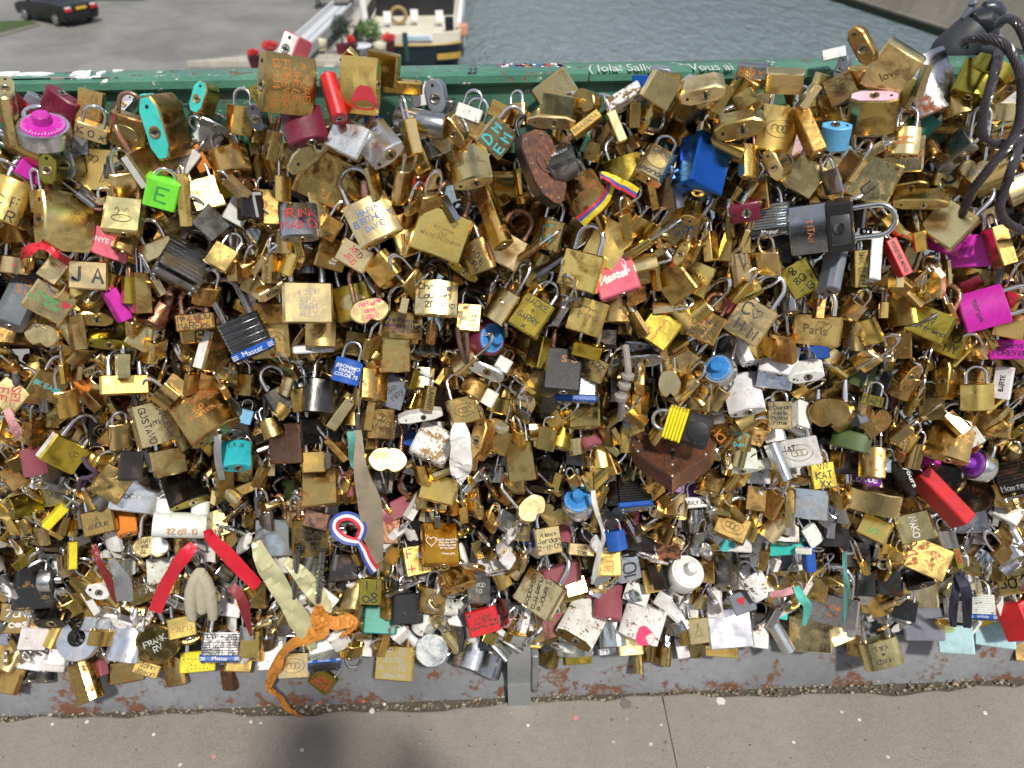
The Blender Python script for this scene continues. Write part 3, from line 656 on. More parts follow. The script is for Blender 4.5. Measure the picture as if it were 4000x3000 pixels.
def hand_text(root, lines, w, h, prof, d, color, tr, ox, oz, fill, bold):
    """pen lettering: each letter is drawn stroke by stroke with an uneven hand"""
    segs = []; lw = 1.0
    for li, ln in enumerate(lines):
        x = 0.0; row = []
        for ch in ln:
            if ch == ' ': x += 3.2; continue
            rot = rng.gauss(0, .07); s_ = rng.uniform(.88, 1.12); dy = rng.gauss(0, .28)
            for straight, pts in GL.get(ch, GL.get(ch.upper(), [])):
                P = [(px_*s_+rng.gauss(0, .10), py_*s_+dy+rng.gauss(0, .10)) for px_, py_ in pts]
                P = [(a-b*rot+x, b+a*rot) for a, b in P]
                if not straight and len(P) > 2:
                    Q = []
                    for i in range(len(P)-1):
                        p0, p1, p2, p3 = P[max(i-1, 0)], P[i], P[i+1], P[min(i+2, len(P)-1)]
                        for j in range(4):
                            t = j/4; Q.append(tuple(.5*(2*p1[k]+(p2[k]-p0[k])*t+(2*p0[k]-5*p1[k]+4*p2[k]-p3[k])*t*t+(3*p1[k]-p0[k]-3*p2[k]+p3[k])*t**3) for k in (0, 1)))
                    P = Q+[P[-1]]
                row.append(P)
            x += (5.4 if ch not in 'iIl1.:' else 3.4)*s_
        slope = rng.gauss(0, .03)
        segs += [[(a-x/2, b-li*9.0+(a-x/2)*slope) for a, b in P] for P in row]
    if not segs: return
    allp = np.array([p for P in segs for p in P]); lo, hi = allp.min(0), allp.max(0); c = (lo+hi)/2
    ca, sa = math.cos(R(tr)), math.sin(R(tr))
    rotp = lambda p: ((p[0]-c[0])*ca-(p[1]-c[1])*sa, (p[0]-c[0])*sa+(p[1]-c[1])*ca)
    pp = np.array([rotp(p) for P in segs for p in P]); ext = np.maximum(np.ptp(pp, axis=0), .5)
    k = min(fill*w/ext[0], fill*h/ext[1]); k = min(k, .22*min(w, h))
    hw_ = min(max((.38+9*bold)*k, .00055), .0016); mb = MB()
    for P in segs:
        Q = [rotp(p) for p in P]; Q = [(a*k+ox*w, b*k+oz*h) for a, b in Q]; vs = []
        for i, (a, b) in enumerate(Q):
            e, f = Q[max(i-1, 0)], Q[min(i+1, len(Q)-1)]; tx, tz = f[0]-e[0], f[1]-e[1]; L_ = math.hypot(tx, tz) or 1; nx_, nz_ = -tz/L_, tx/L_
            if i == 0: a, b = a-tx/L_*hw_*.6, b-tz/L_*hw_*.6
            if i == len(Q)-1: a, b = a+tx/L_*hw_*.6, b+tz/L_*hw_*.6
            q = hw_*rng.uniform(.8, 1.12)
            for sg in (-1, 1):
                X, Z = a+sg*nx_*q, b+sg*nz_*q; X = max(-.49*w, min(.49*w, X)); vs.append((X, (front_y(prof, X) if prof else -d/2)-.00022-rng.random()*.00012, Z))
        mb.add(vs, [(2*i, 2*i+2, 2*i+3, 2*i+1) for i in range(len(Q)-1)])
    mb.obj('lettering', ink(color), root, ang=0)
def text_part(root, s, w, h, prof, d, color, tr=0.0, ox=0.0, oz=0.0, fill=.8, surf=None, name='lettering', bold=.0):
    if name == 'lettering' and (color not in 'ew' or (color == 'w' and not s.startswith(('Master', '///Master', 'JERON', 'Touch', 'nokey', 'Lotte', 'SIMPLY', 'ba.on', 'Shani', 'NYE')))): return hand_text(root, s.replace('_', ' ').split('/'), w, h, prof, d, color, tr, ox, oz, fill, bold)
    lines = s.replace('_', ' ').split('/')
    cu = bpy.data.curves.new(name, 'FONT'); cu.body = '\n'.join(lines); cu.align_x = 'CENTER'; cu.align_y = 'CENTER'
    cu.size = 1.0; cu.space_line = .85; cu.resolution_u = 2; cu.offset = bold
    o = bpy.data.objects.new(name, cu); COL.objects.link(o)
    TEXTQ.append((o, root, w, h, prof, d, color, tr, ox, oz, fill, surf))
def flush_text():
    bpy.context.view_layer.update(); dg = bpy.context.evaluated_depsgraph_get()
    for (o, root, w, h, prof, d, color, tr, ox, oz, fill, surf) in TEXTQ:
        me = bpy.data.meshes.new_from_object(o.evaluated_get(dg)); n = len(me.vertices)
        nm = o.name.split('.')[0]; cu = o.data; bpy.data.objects.remove(o); bpy.data.curves.remove(cu)
        if n == 0: continue
        a = np.empty(n*3, np.float32); me.vertices.foreach_get('co', a); a = a.reshape(-1, 3)
        x, z = a[:, 0].copy(), a[:, 1].copy()
        x -= (x.min()+x.max())/2; z -= (z.min()+z.max())/2
        ph = rng.random()*6
        x = x+.035*np.sin(z*2.3+ph)+.12*z*rng.uniform(-.6, 1); z = z+.06*np.sin(x*1.7+ph)+.03*np.sin(x*5.1+ph*2)   # uneven hand
        c, s = math.cos(R(tr)), math.sin(R(tr)); x, z = x*c-z*s, x*s+z*c
        k = min(fill*w/(np.ptp(x)+1e-6), fill*h/(np.ptp(z)+1e-6))
        x = x*k+ox*w; z = z*k+oz*h
        y = np.array([(front_y(prof, float(q)) if prof else -d/2)-.00025 for q in x])
        if surf == 'back': pass
        a[:, 0], a[:, 1], a[:, 2] = x, y, z
        me.vertices.foreach_set('co', a.reshape(-1)); me.update(); me.materials.clear(); me.materials.append(ink(color))
        t = bpy.data.objects.new(nm, me); COL.objects.link(t); t.parent = root
    TEXTQ.clear()

LOCKS = []      # every placed padlock: dict with root, parts, look, position
def vary(rgb, s=.10): 
    q = rng.uniform(-s, s); return tuple(max(0, min(1, c*(1+q+rng.uniform(-s, s)*.4))) for c in rgb)
def frame_at(px, py, yp, roll, tilt, turn):
    p = at_y(px, py, yp); away = (p-CAM).normalized()
    right = (CR-away*CR.dot(away)).normalized(); up = right.cross(away)
    V = Matrix((right, away, up)).transposed()
    m = V @ Matrix.Rotation(R(roll), 3, 'Y') @ Matrix.Rotation(R(-tilt), 3, 'X') @ Matrix.Rotation(R(-turn), 3, 'Z')
    return p, m
def part(mb, name, kind, col, wear, root, ang=38):
    mat = dict(m=METAL, p=PAINT, c=CHROME)[kind]
    return mb.obj(name, mat, root, (col[0], col[1], col[2], wear), ang)
MARK = {}
def make_lock(px, py, w, h, d, roll, tilt, turn, prof, code, k, label, o, tile_scale=2.212):
    yp = -(.045+.020*k)
    if prof not in ('combo', 'discus', 'lam') and 0 <= tilt <= 12:          # lower in the pile the locks hang steeper
        low = max(0.0, min(1.0, (py-1150)/1300)); t2 = tilt-rng.uniform(2, 24)*low+rng.gauss(0, 3.5); tilt = t2
        if abs(turn) < 12: turn += rng.gauss(0, 8)
    p, m = frame_at(px, py, yp, roll, tilt, turn)
    sc = depth(p)*1.02/FPX/tile_scale
    if abs(turn) <= 42 and prof != 'combo': w /= math.cos(R(turn))           # sizes were measured on the face as seen
    if abs(tilt) <= 48 and prof != 'combo': h /= math.cos(R(tilt))
    w, h, d = w*sc*1.04, h*sc*1.04, d*sc*1.02
    root = empty('padlock'); M4 = m.to_4x4(); M4.translation = p; root.matrix_world = M4
    kind, rgb, wear = MC[code]; col = vary(rgb); wear = wear*rng.uniform(.75, 1.25)
    if 'wear' in o: wear = float(o['wear'])
    b = min(.035*w, .0015)
    ptz = None
    surf = None
    if prof in ('box', 'hex', 'lens', 'cyl'):
        ptz = prof_pts(prof, w, d); mb = MB().prism(ptz, -h/2, h/2, b)
        part(mb, 'body', kind, col, wear, root)
    elif prof == 'cylx':
        r = h/2; mb = MB().lathe([(r*.9, -w/2), (r, -w/2+.04*w), (r, w/2-.04*w), (r*.9, w/2)], 28, 'x'); part(mb, 'body', kind, col, wear, root)
        part(MB().lathe([(r*.86, w/2), (r*.86, w/2+.0007), (r*.7, w/2+.0008)], 24, 'x'), 'end_cap', 'm', (.4, .26, .12), .8, root)
        d = h
    elif prof in ('heart', 'apple', 'disc'):
        out = heart_out(w, h, point=.5) if prof == 'heart' else apple_out(w, h) if prof == 'apple' else circ_out(w/2)
        part(MB().prism_y(out, -d/2, d/2, b), 'body', kind, col, wear, root)
        if prof == 'disc':
            part(MB().prism_y(circ_out(w*.44), -d/2-.0006, -d/2, .0004), 'face_plate', kind, tuple(c*.8 for c in col), wear, root)
            d = d+.0014
    elif prof == 'lam':
        hb = h*.22 if 'band' in o else h*.12; n = 9; mb = MB(); z = -h/2+hb
        th = (h-hb)/n
        for i in range(n):
            s = 1.0 if i % 2 else .982
            mb.prism(prof_pts('box', w*s, d*s), z+th*i+.00008, z+th*(i+1)-.00008, min(th*.22, .0004))
        part(mb, 'plates', kind, col, wear, root)
        part(MB().prism(prof_pts('box', w*.975, d*.975), -h/2-.03*h, -h/2+hb*.2, b), 'base_plate', 'm', (.34, .35, .37), .4, root)
        for sx in (-.40, .40):
            for sy in (-.32, .32): part(MB().lathe([(.045*w, -h/2-.055*h), (.055*w, -h/2-.03*h), (.055*w, -h/2-.02*h)], 8, 'z', (sx*w, sy*d, 0)), 'rivet', 'm', (.5, .5, .52), .3, root)
        if 'band' in o:
            bc = MC[o['band']]; part(MB().prism(prof_pts('box', w*1.05, d*1.06), -h/2+hb*.12, -h/2+hb, b), 'band', 'p', bc[1], .1, root)
            ptz = prof_pts('box', w*1.05, d*1.06)
            for q in (-1, 1):
                sm = MB()
                for j in range(3): sm.box((q*w*.44-.07*w, -d*.53-.0004, -h/2+hb*(.30+.2*j)), (q*w*.44+.07*w, -d*.53-.0001, -h/2+hb*(.37+.2*j)))
                if 'nostripe' not in o: sm.obj('stripes', ink('w'), root)
            if 'B' in o: text_part(root, o['B'], w*.66, hb*.74, ptz, d, 'w', 0, 0, (-h/2+hb*.55)/(hb*.74), 1.0)
        ptz = prof_pts('box', w, d)
    elif prof == 'combo':
        r = w/2; part(MB().lathe([(r*.93, -d/2), (r, -d/2+.1*d), (r, d/2-.14*d), (r*.95, d/2)], 36, '-y'), 'body', kind, col, wear, root)
        dc = MC[o.get('dial', 'db')]
        dl = part(MB().lathe([(r*.84, d/2), (r*.82, d/2+.06*d), (r*.50, d/2+.16*d)], 36, '-y'), 'dial', 'p', dc[1], .0, root)
        tk = MB()
        for i in range(40):
            a = 2*math.pi*i/40; L = .16 if i % 5 == 0 else .09
            q = Vector((math.cos(a), 0, math.sin(a))); t_ = Vector((-math.sin(a), 0, math.cos(a)))*.010*r
            y0, y1 = -(d/2+.066*d)-.0002, -(d/2+.066*d+.1*d*L/.32)-.0002
            A, B_ = q*(.80*r)+Vector((0, y0, 0)), q*((.80-L)*r)+Vector((0, y1, 0))
            tk.add([A-t_, A+t_, B_+t_, B_-t_], [(0, 1, 2, 3)])
        tk.obj('tick_marks', ink('w'), root, ang=0)
        for i, s in enumerate(['0', '5', '10', '15', '20', '25', '30', '35']):
            a = math.pi/2-2*math.pi*i/8
            tm = text_part(root, s, .16*r, .13*r, None, d+.21*d, 'w', 0, math.cos(a)*.56*r/(.16*r), math.sin(a)*.56*r/(.13*r), 1.0, name='numeral')
        kn = MB().lathe([(r*.36, d/2+.15*d), (r*.34, d/2+.62*d), (r*.30, d/2+.68*d)], 20, '-y')
        part(kn, 'knob', 'p' if o.get('knob') != 'sv' else 'm', (.74, .76, .79) if o.get('knob') == 'sv' else dc[1], 0.0, root)
        h = w
    elif prof == 'discus':
        r = w/2
        out = [(r*math.cos(R(a)), r*math.sin(R(a))) for a in range(-250, 51, 12)]
        inn = [(r*.42*math.cos(R(a)), r*.42*math.sin(R(a))+.12*r) for a in range(50, -251, -12)]
        o2 = out+inn; mb = MB(); n = len(out); vs = []; fs = []
        for y, s in ((-d/2, .94), (-d/2+.15*d, 1), (d/2-.15*d, 1), (d/2, .94)):
            for i in range(n): vs.append((out[i][0]*s, y, out[i][1]*s))
            for i in range(n): q = inn[n-1-i]; vs.append((q[0], y, q[1]))
        N = 2*n
        for kk in range(3):
            for i in range(n-1):
                fs.append((kk*N+i, kk*N+i+1, (kk+1)*N+i+1, (kk+1)*N+i)); fs.append((kk*N+n+i+1, kk*N+n+i, (kk+1)*N+n+i, (kk+1)*N+n+i+1))
            for i in (0, n-1):
                a_ = (kk*N+i, kk*N+n+i, (kk+1)*N+n+i, (kk+1)*N+i); fs.append(a_ if i == 0 else a_[::-1])
        for i in range(n-1): fs.append((i+1, i, n+i, n+i+1)); fs.append((3*N+i, 3*N+i+1, 3*N+n+i+1, 3*N+n+i))
        part(mb.add(vs, fs), 'body', kind, col, wear, root)
    # shackle
    sh = float(o.get('sh', .62 if py > 440 else 0))
    if sh > 0 and prof not in ('discus',):
        ww = w if prof not in ('cylx',) else w*.6
        a = float(o.get('sa', .31))*ww; r = float(o.get('sr', .062))*ww; r = min(max(r, .0016), .0058)
        top = h/2 if prof != 'cylx' else h*.45
        zb = top-.12*h if prof not in ('heart', 'apple') else h*.18
        sc_ = dict(c=((.72, .73, .76), .12), r=((.45, .27, .18), 1.0), k=((.10, .10, .11), .3), g=((.42, .42, .43), .4), b=((.7, .5, .2), .4))[o.get('sc', 'c' if rng.random() < .85 else 'r')]
        L = max(.0, sh*ww-a)
        part(MB().tube(u_path(a, L, top, zb), r, 10), 'shackle', 'c', vary(sc_[0], .06), sc_[1]*rng.uniform(.6, 1.3), root)
    # keyhole end
    if prof in ('box', 'hex', 'lens', 'cyl') and (tilt > 12 or 'cap' in o):
        z = -h/2
        if 'cap' in o:
            cc = MC[o['cap']]; part(MB().prism([(x*.93, y*.9) for x, y in ptz], z-.0008, z, .0003), 'end_plate', cc[0], cc[1], .25, root); z -= .0008
        r = min(.30*d, .17*w); kx = float(o.get('kx', .06))*w
        kc = (.62, .50, .28) if kind == 'm' else (.55, .52, .45)
        kw = part(MB().lathe([(r, z), (r*.97, z-.0007), (r*.80, z-.0009), (r*.72, z-.0006)], 18, 'z', (kx, 0, 0)), 'keyway', 'm', kc, .5, root)
        ks = MB().box((kx-.16*r, -.62*r, z-.00125), (kx+.16*r, .5*r, z-.0007)).box((kx-.3*r, -.1*r, z-.0013), (kx+.28*r, .16*r, z-.0007)); ks.obj('keyhole', DARK, kw)
        if prof != 'cyl': MB().lathe([(.09*d, z-.0004), (.09*d, z)], 10, 'z', (-.33*w, 0, 0)).obj('pin_hole', DARK, root)
    if 'plaque' in o:
        y = -d/2; pl = MB().prism_y([(q[0]*1.35, q[1]*.8) for q in circ_out(.26*w, 16)], y-.0008, y, .0003)
        pq = part(pl, 'plaque', 'm', (.75, .62, .30), .4, root)
        for sx in (-.28, .28): part(MB().lathe([(.03*w, -y+.0007), (.02*w, -y+.0016)], 8, '-y', (sx*w, 0, 0)), 'rivet', 'm', (.8, .6, .25), .2, pq)
    if 'side' in o:          # paler worn edge strip on one narrow side
        cc = MC[o['side']]; sx = 1 if turn >= 0 else -1
        mb = MB().box((min(sx*w/2, sx*(w/2+.0004)), -.36*d*(.5 if prof == 'hex' else 1), -.46*h), (max(sx*w/2, sx*(w/2+.0004)), .36*d*(.5 if prof == 'hex' else 1), .46*h)); part(mb, 'side_plate', cc[0], cc[1], .5, root)
    if 'T' in o: text_part(root, o['T'], w, h, ptz, d, o.get('tc', 'k'), float(o.get('tr', 0)), float(o.get('ox', 0)), float(o.get('oz', 0)), float(o.get('tf', .8)), bold=float(o.get('tb', .012)))
    if 'S' in o: side_text(root, o['S'], w, h, d, 1 if turn >= 0 else -1, o.get('tc', 'k'))
    if 'H' in o:             # a drawn heart: colour, x, z, size
        for hh in o['H'].split('+'):
            c_, hx, hz, hs = hh.split(':'); hs = float(hs)*w
            pts = heart_out(hs, hs*.95, 22); yy = [(front_y(ptz, x+float(hx)*w) if ptz else -d/2)-.0003 for x, z in pts]
            vs = [(x+float(hx)*w, y, z+float(hz)*h) for (x, z), y in zip(pts, yy)]
            if c_[0] == 'O':
                tb = MB().tube(vs, .0005, 5, True); tb.obj('drawn_heart', ink(c_[1]), root)
            else:
                mb = MB(); n = len(vs); cz = sum(v[2] for v in vs)/n
                mb.add(vs+[(float(hx)*w, (front_y(ptz, float(hx)*w) if ptz else -d/2)-.0003, cz)], [(i, (i+1) % n, n) for i in range(n)]); mb.obj('drawn_heart', ink(c_), root, ang=0)
    if 'O3' in o:            # stamped ring emblem
        y = -d/2-.0001; tb = MB()
        for dx in (-.13, 0, .13): tb.tube([(x*1+dx*w, (front_y(ptz, x+dx*w) if ptz else y), z) for x, z in circ_out(.085*w, 18)], .0005, 5, True)
        tb.tube([(x*1.6, (front_y(ptz, x*1.6) if ptz else y), z) for x, z in circ_out(.22*w, 24)], .0004, 5, True)
        tb.obj('emblem', ink('e'), root)
    if 'EIF' in o:           # engraved tower
        ex, ez, es = [float(v) for v in o['EIF'].split(':')]; y = -d/2-.0001; tb = MB(); P = lambda x, z: (ex*w+x*es*w, (front_y(ptz, ex*w+x*es*w) if ptz else y), ez*h+z*es*w)
        for sx in (-1, 1): tb.tube([P(sx*q[0], q[1]) for q in ((.42, -.6), (.26, -.25), (.14, .1), (.06, .4), (.0, .8))], .00045, 5)
        for q, zz in ((.30, -.30), (.19, -.02)): tb.tube([P(-q, zz), P(q, zz)], .00045, 5)
        tb.tube([P(-.26+.52*i/8, -.6+.2*math.sin(math.pi*i/8)) for i in range(9)], .0004, 5); tb.obj('engraving', ink('e'), root)
    if 'SWN' in o:           # embossed swan
        y = -d/2-.0002; tb = MB().tube([(.26*w*math.cos(t), y, -.14*h+.10*h*math.sin(t)) for t in [2*math.pi*i/20 for i in range(20)]], .0005, 5, True)
        tb.tube([(x*w, y, z*h) for x, z in ((-.2, .12), (-.13, .16), (-.08, .08), (-.12, -.02), (-.05, -.1), (.1, -.1), (.2, .0), (.12, .18), (.05, .06), (-.02, .16))], .0006, 5); tb.obj('emblem', ink('e'), root)
    if 'dab' in o:           # smear of marker paint
        y = -d/2-.0002; mb = MB(); q = [(x*(1+.10*math.sin(.55*i)+.04*math.sin(1.3*i)), z*(1.1+.12*math.cos(.47*i))) for i, (x, z) in enumerate(circ_out(.22*w, 40))]
        sx, sz = float(o.get('dx', 0))*w, float(o.get('dz', 0))*h
        vs = [(x+sx, (front_y(ptz, x+sx) if ptz else -d/2)-.00025, z+sz) for x, z in q]; n = len(vs)
        mb.add(vs+[(sx, (front_y(ptz, sx) if ptz else -d/2)-.00025, sz)], [(i, (i+1) % n, n) for i in range(n)]); mb.obj('paint_smear', ink(o['dab']), root, ang=0)
    LOCKS.append(dict(root=root, px=px, py=py, area=w*h, code=code, prof=prof, tilt=tilt, turn=turn, label=label, opts=o, size=(w, h), p=p))
    return root
def side_text(root, s, w, h, d, sx, color):
    """lettering that runs down a narrow side"""
    cu = bpy.data.curves.new('lettering', 'FONT'); cu.body = s.replace('_', ' '); cu.align_x = 'CENTER'; cu.align_y = 'CENTER'; cu.resolution_u = 2; cu.offset = .012
    o = bpy.data.objects.new('lettering', cu); COL.objects.link(o); SIDEQ.append((o, root, w, h, d, sx, color))
SIDEQ = []
def flush_side():
    bpy.context.view_layer.update(); dg = bpy.context.evaluated_depsgraph_get()
    for (o, root, w, h, d, sx, color) in SIDEQ:
        me = bpy.data.meshes.new_from_object(o.evaluated_get(dg)); cu = o.data; bpy.data.objects.remove(o); bpy.data.curves.remove(cu)
        n = len(me.vertices); a = np.empty(n*3, np.float32); me.vertices.foreach_get('co', a); a = a.reshape(-1, 3)
        u, v = a[:, 0]-(a[:, 0].min()+a[:, 0].max())/2, a[:, 1]-(a[:, 1].min()+a[:, 1].max())/2
        k = min(.86*h/np.ptp(u), .62*d/np.ptp(v))
        b = np.stack([np.full(n, sx*(w/2+.0007)), sx*v*k, -u*k], 1).astype(np.float32)
        me.vertices.foreach_set('co', b.reshape(-1)); me.update(); me.materials.clear(); me.materials.append(ink(color))
        t = bpy.data.objects.new('lettering', me); COL.objects.link(t); t.parent = root
    SIDEQ.clear()
TILE = {t+str(i): (1000*i, y) for t, y in (('A', 0), ('B', 700), ('C', 1400), ('D', 2100)) for i in range(4)}
def place_rows(tile, txt):
    x0, y0 = TILE[tile]
    for ln in txt.strip().splitlines():
        f = (ln.split(';')+['', ''])[:3]; q = f[0].split()
        o = {}
        for kv in f[2].strip().split(','):
            if kv: 
                a = kv.split('='); o[a[0].strip()] = a[1] if len(a) > 1 else '1'
        n = [float(v) for v in q[:8]]
        make_lock(x0+n[0]/2.212, y0+n[1]/2.212, n[2], n[3], n[4], n[5], n[6], n[7], q[8], q[9], float(q[10]) if len(q) > 10 else 1, f[1].strip(), o)
# ---------------------------------------------------------------- the padlocks, read off the photograph
# x y width height depth | roll tilt turn | section colour layer ; label|where ; details
place_rows('A0', '''
85 965 330 380 130 180 32 85 hex bp 2;tall brass padlock standing on end, pale keyhole end up|beside the combination lock with purple knob;side=bp
110 960 260 240 60 -40 0 0 box rd 1;red padlock with white lettering|under the green handrail behind a tall brass one;T=SIMPLY,tc=w,tr=60
300 930 180 200 90 215 20 20 hex sl 0;blue grey padlock on end|below the green handrail;
510 950 250 260 120 205 28 -30 hex ma 1;dull maroon padlock on end|behind the combination lock with purple knob;wear=.1
390 1150 400 400 150 -4 58 0 combo sv 3;silver combination lock with purple knob and dial|;dial=mg,sh=.5
780 950 190 310 70 195 0 -20 box bo 1;brown worn brass padlock turned shackle down|in front of the handrail plate;T=CECILE/RI,tc=e,tr=90
1100 910 190 150 85 135 70 0 hex st 0;grey padlock with rusty oval keyhole end|below the handrail;
1295 920 200 150 95 85 62 0 hex tq 1;small turquoise padlock end with keyhole|beside the large turquoise and white one;
1440 1090 500 360 180 80 58 0 hex bd 2;large padlock with chipped turquoise and white keyhole end|;cap=tq
1770 860 260 220 120 112 60 0 hex bo 1;brown padlock with smooth turquoise keyhole end|against the green handrail plate;cap=tq
1110 1130 270 250 120 12 -22 20 hex bd 2;brown brass padlock with riveted oval plaque|;plaque
790 1130 250 120 90 20 -30 0 box bp 2;flat pale padlock marked with blue ink|;T=K_O_x,tc=n
240 1310 220 280 110 -60 35 60 hex bd 2
450 1460 240 170 140 95 65 0 hex ol 3;olive glitter padlock end with keyhole|beside a grey keyhole end;wear=.1
610 1410 240 200 140 85 65 0 hex st 2;grey padlock end with round keyhole|beside the olive glitter keyhole end;
860 1470 330 340 110 5 5 15 box br 1;large brass padlock engraved with tower and hearts|;EIF=.16:-.1:.32,H=Oe:-.2:.25:.2+Oe:-.08:.22:.2
1320 1400 330 290 110 -28 0 -35 box bp 2;large smooth pale brass padlock with white side strip|;side=wh
1720 1370 100 210 40 -25 0 0 lens og 1;orange plastic tag shaped padlock|among brass under the handrail plate;sh=0
2080 1040 200 230 130 10 0 20 lens bo 1
1990 1400 300 200 140 -12 40 0 hex bo 2;orange rusted brass padlock with crusted front|;
1610 1400 220 250 90 40 0 78 box wh 1
270 1480 200 150 70 35 0 0 box mg 2;purple padlock crossed by a chrome shackle|near the long brass tube;
1860 1060 230 200 70 25 72 0 box st 1
2060 1560 150 240 90 -35 0 60 box bd 1
1950 1600 300 200 80 -20 0 0 box ye 0;bright yellow padlock half buried|behind the orange rusted brass one;
700 1230 120 190 60 10 0 0 box st 1
1800 1180 140 180 70 -40 0 30 box wh 0
1780 1330 110 150 60 10 0 0 box bp 0;small cream padlock with black scribble|beside the orange plastic one;T=3/2
1290 1190 150 130 60 30 0 0 box te 0;dark teal padlock deep in the pile|beside the brass one with oval plaque;
''')
place_rows('A1', '''
330 440 240 210 150 115 55 0 box pk 2;pink padlock with white keyhole end|standing highest above the handrail;cap=wh
270 730 460 400 190 98 24 0 lens bd 3;large brown brass padlock with scratched capitals on its face|;T=A_AMAEL/JHELE/FOREVER/13-04-14,tc=o,wear=.5
900 740 440 290 130 -85 22 0 hex br 3;large shiny brass padlock with red heart smear|above the handrail;dab=r,dx=-.22,dz=-.2
1100 590 250 250 110 8 -12 20 box bd 1;square brass padlock with swirled scratches|above the handrail beside the red heart smear;
810 500 110 110 60 45 -40 0 box br 1
670 850 210 330 130 -13 25 80 hex rd 3;slim bright red padlock hung edge outward|;wear=0
420 1090 330 260 150 -12 30 0 lens ma 3;dark wine red padlock with curved front|;wear=.1
60 830 160 200 60 -25 0 0 box yb 2;yellow brass padlock with a year in black|beside the brown one with scratched capitals;T=2014,tr=-60
140 1260 180 240 90 18 0 75 box bd 3
480 1260 540 260 170 -40 74 0 hex bp 2;long dark edged brass keyhole end, widest of all|below the wine red padlock;
800 1200 290 270 120 30 5 22 box sv 3;silver padlock engraved with a framed panel|;T=L_PREJAICO/CREATION,tc=y,tr=-90
1060 1240 310 250 170 -38 45 0 lens sv 3;silver padlock with large keyhole turned outward|beside the silver engraved one;T=RJO,tc=y,oz=.1,tf=.5
1430 1060 400 210 210 10 0 20 cylx st 2;grey steel barrel padlock lying on its side|;sh=.0,wear=.1
1340 1190 170 280 100 -12 10 70 box br 3;narrow brass padlock on a tall chrome shackle|in front of the grey barrel padlock;sh=1.1,side=bp
1720 1120 280 160 110 55 68 0 hex bo 2
1850 1140 260 220 80 20 0 0 box bd 0
2080 1190 250 260 80 40 0 0 box bp 2;brass padlock with pale turquoise paint letters|;T=D_M/E_M,tc=c,tr=90,tb=.04
1850 1440 330 270 160 -12 40 0 lens bp 3;pale rounded padlock with stamped words and keyhole below|beside the rusted old shield lock;T=TRI-CIRCLE/MADE_IN_CHINA,tc=e,sh=.45,sc=b
590 1540 420 400 150 25 0 0 box br 1;big blotched brass padlock, bright along its lower edge|;wear=.9
1470 1560 230 300 100 15 0 20 box bd 0
1565 830 260 160 150 80 75 0 hex sl 0;grey oval keyhole end with turquoise ring|against the green handrail plate;wear=0
1410 830 130 160 70 170 0 0 box wh 0
1680 960 100 180 80 180 25 0 lens st 0
1840 980 210 110 80 20 0 0 box wh 0
2110 960 180 130 80 25 0 0 box bo 1
1270 750 320 100 80 184 20 0 box bo 1
20 1010 210 150 120 80 70 0 hex st 1
1330 1420 320 260 100 -20 28 20 box br 1
1620 1230 200 190 70 -10 0 20 box sv 1
60 1150 180 180 80 10 0 -20 box bd 0
230 1350 150 200 80 -10 0 30 hex bd 1
1010 1060 120 140 60 -10 0 0 box bl 1;dark blue edged padlock|hanging behind the silver ones;
1560 1300 170 110 90 -20 20 0 lens st 1
''')
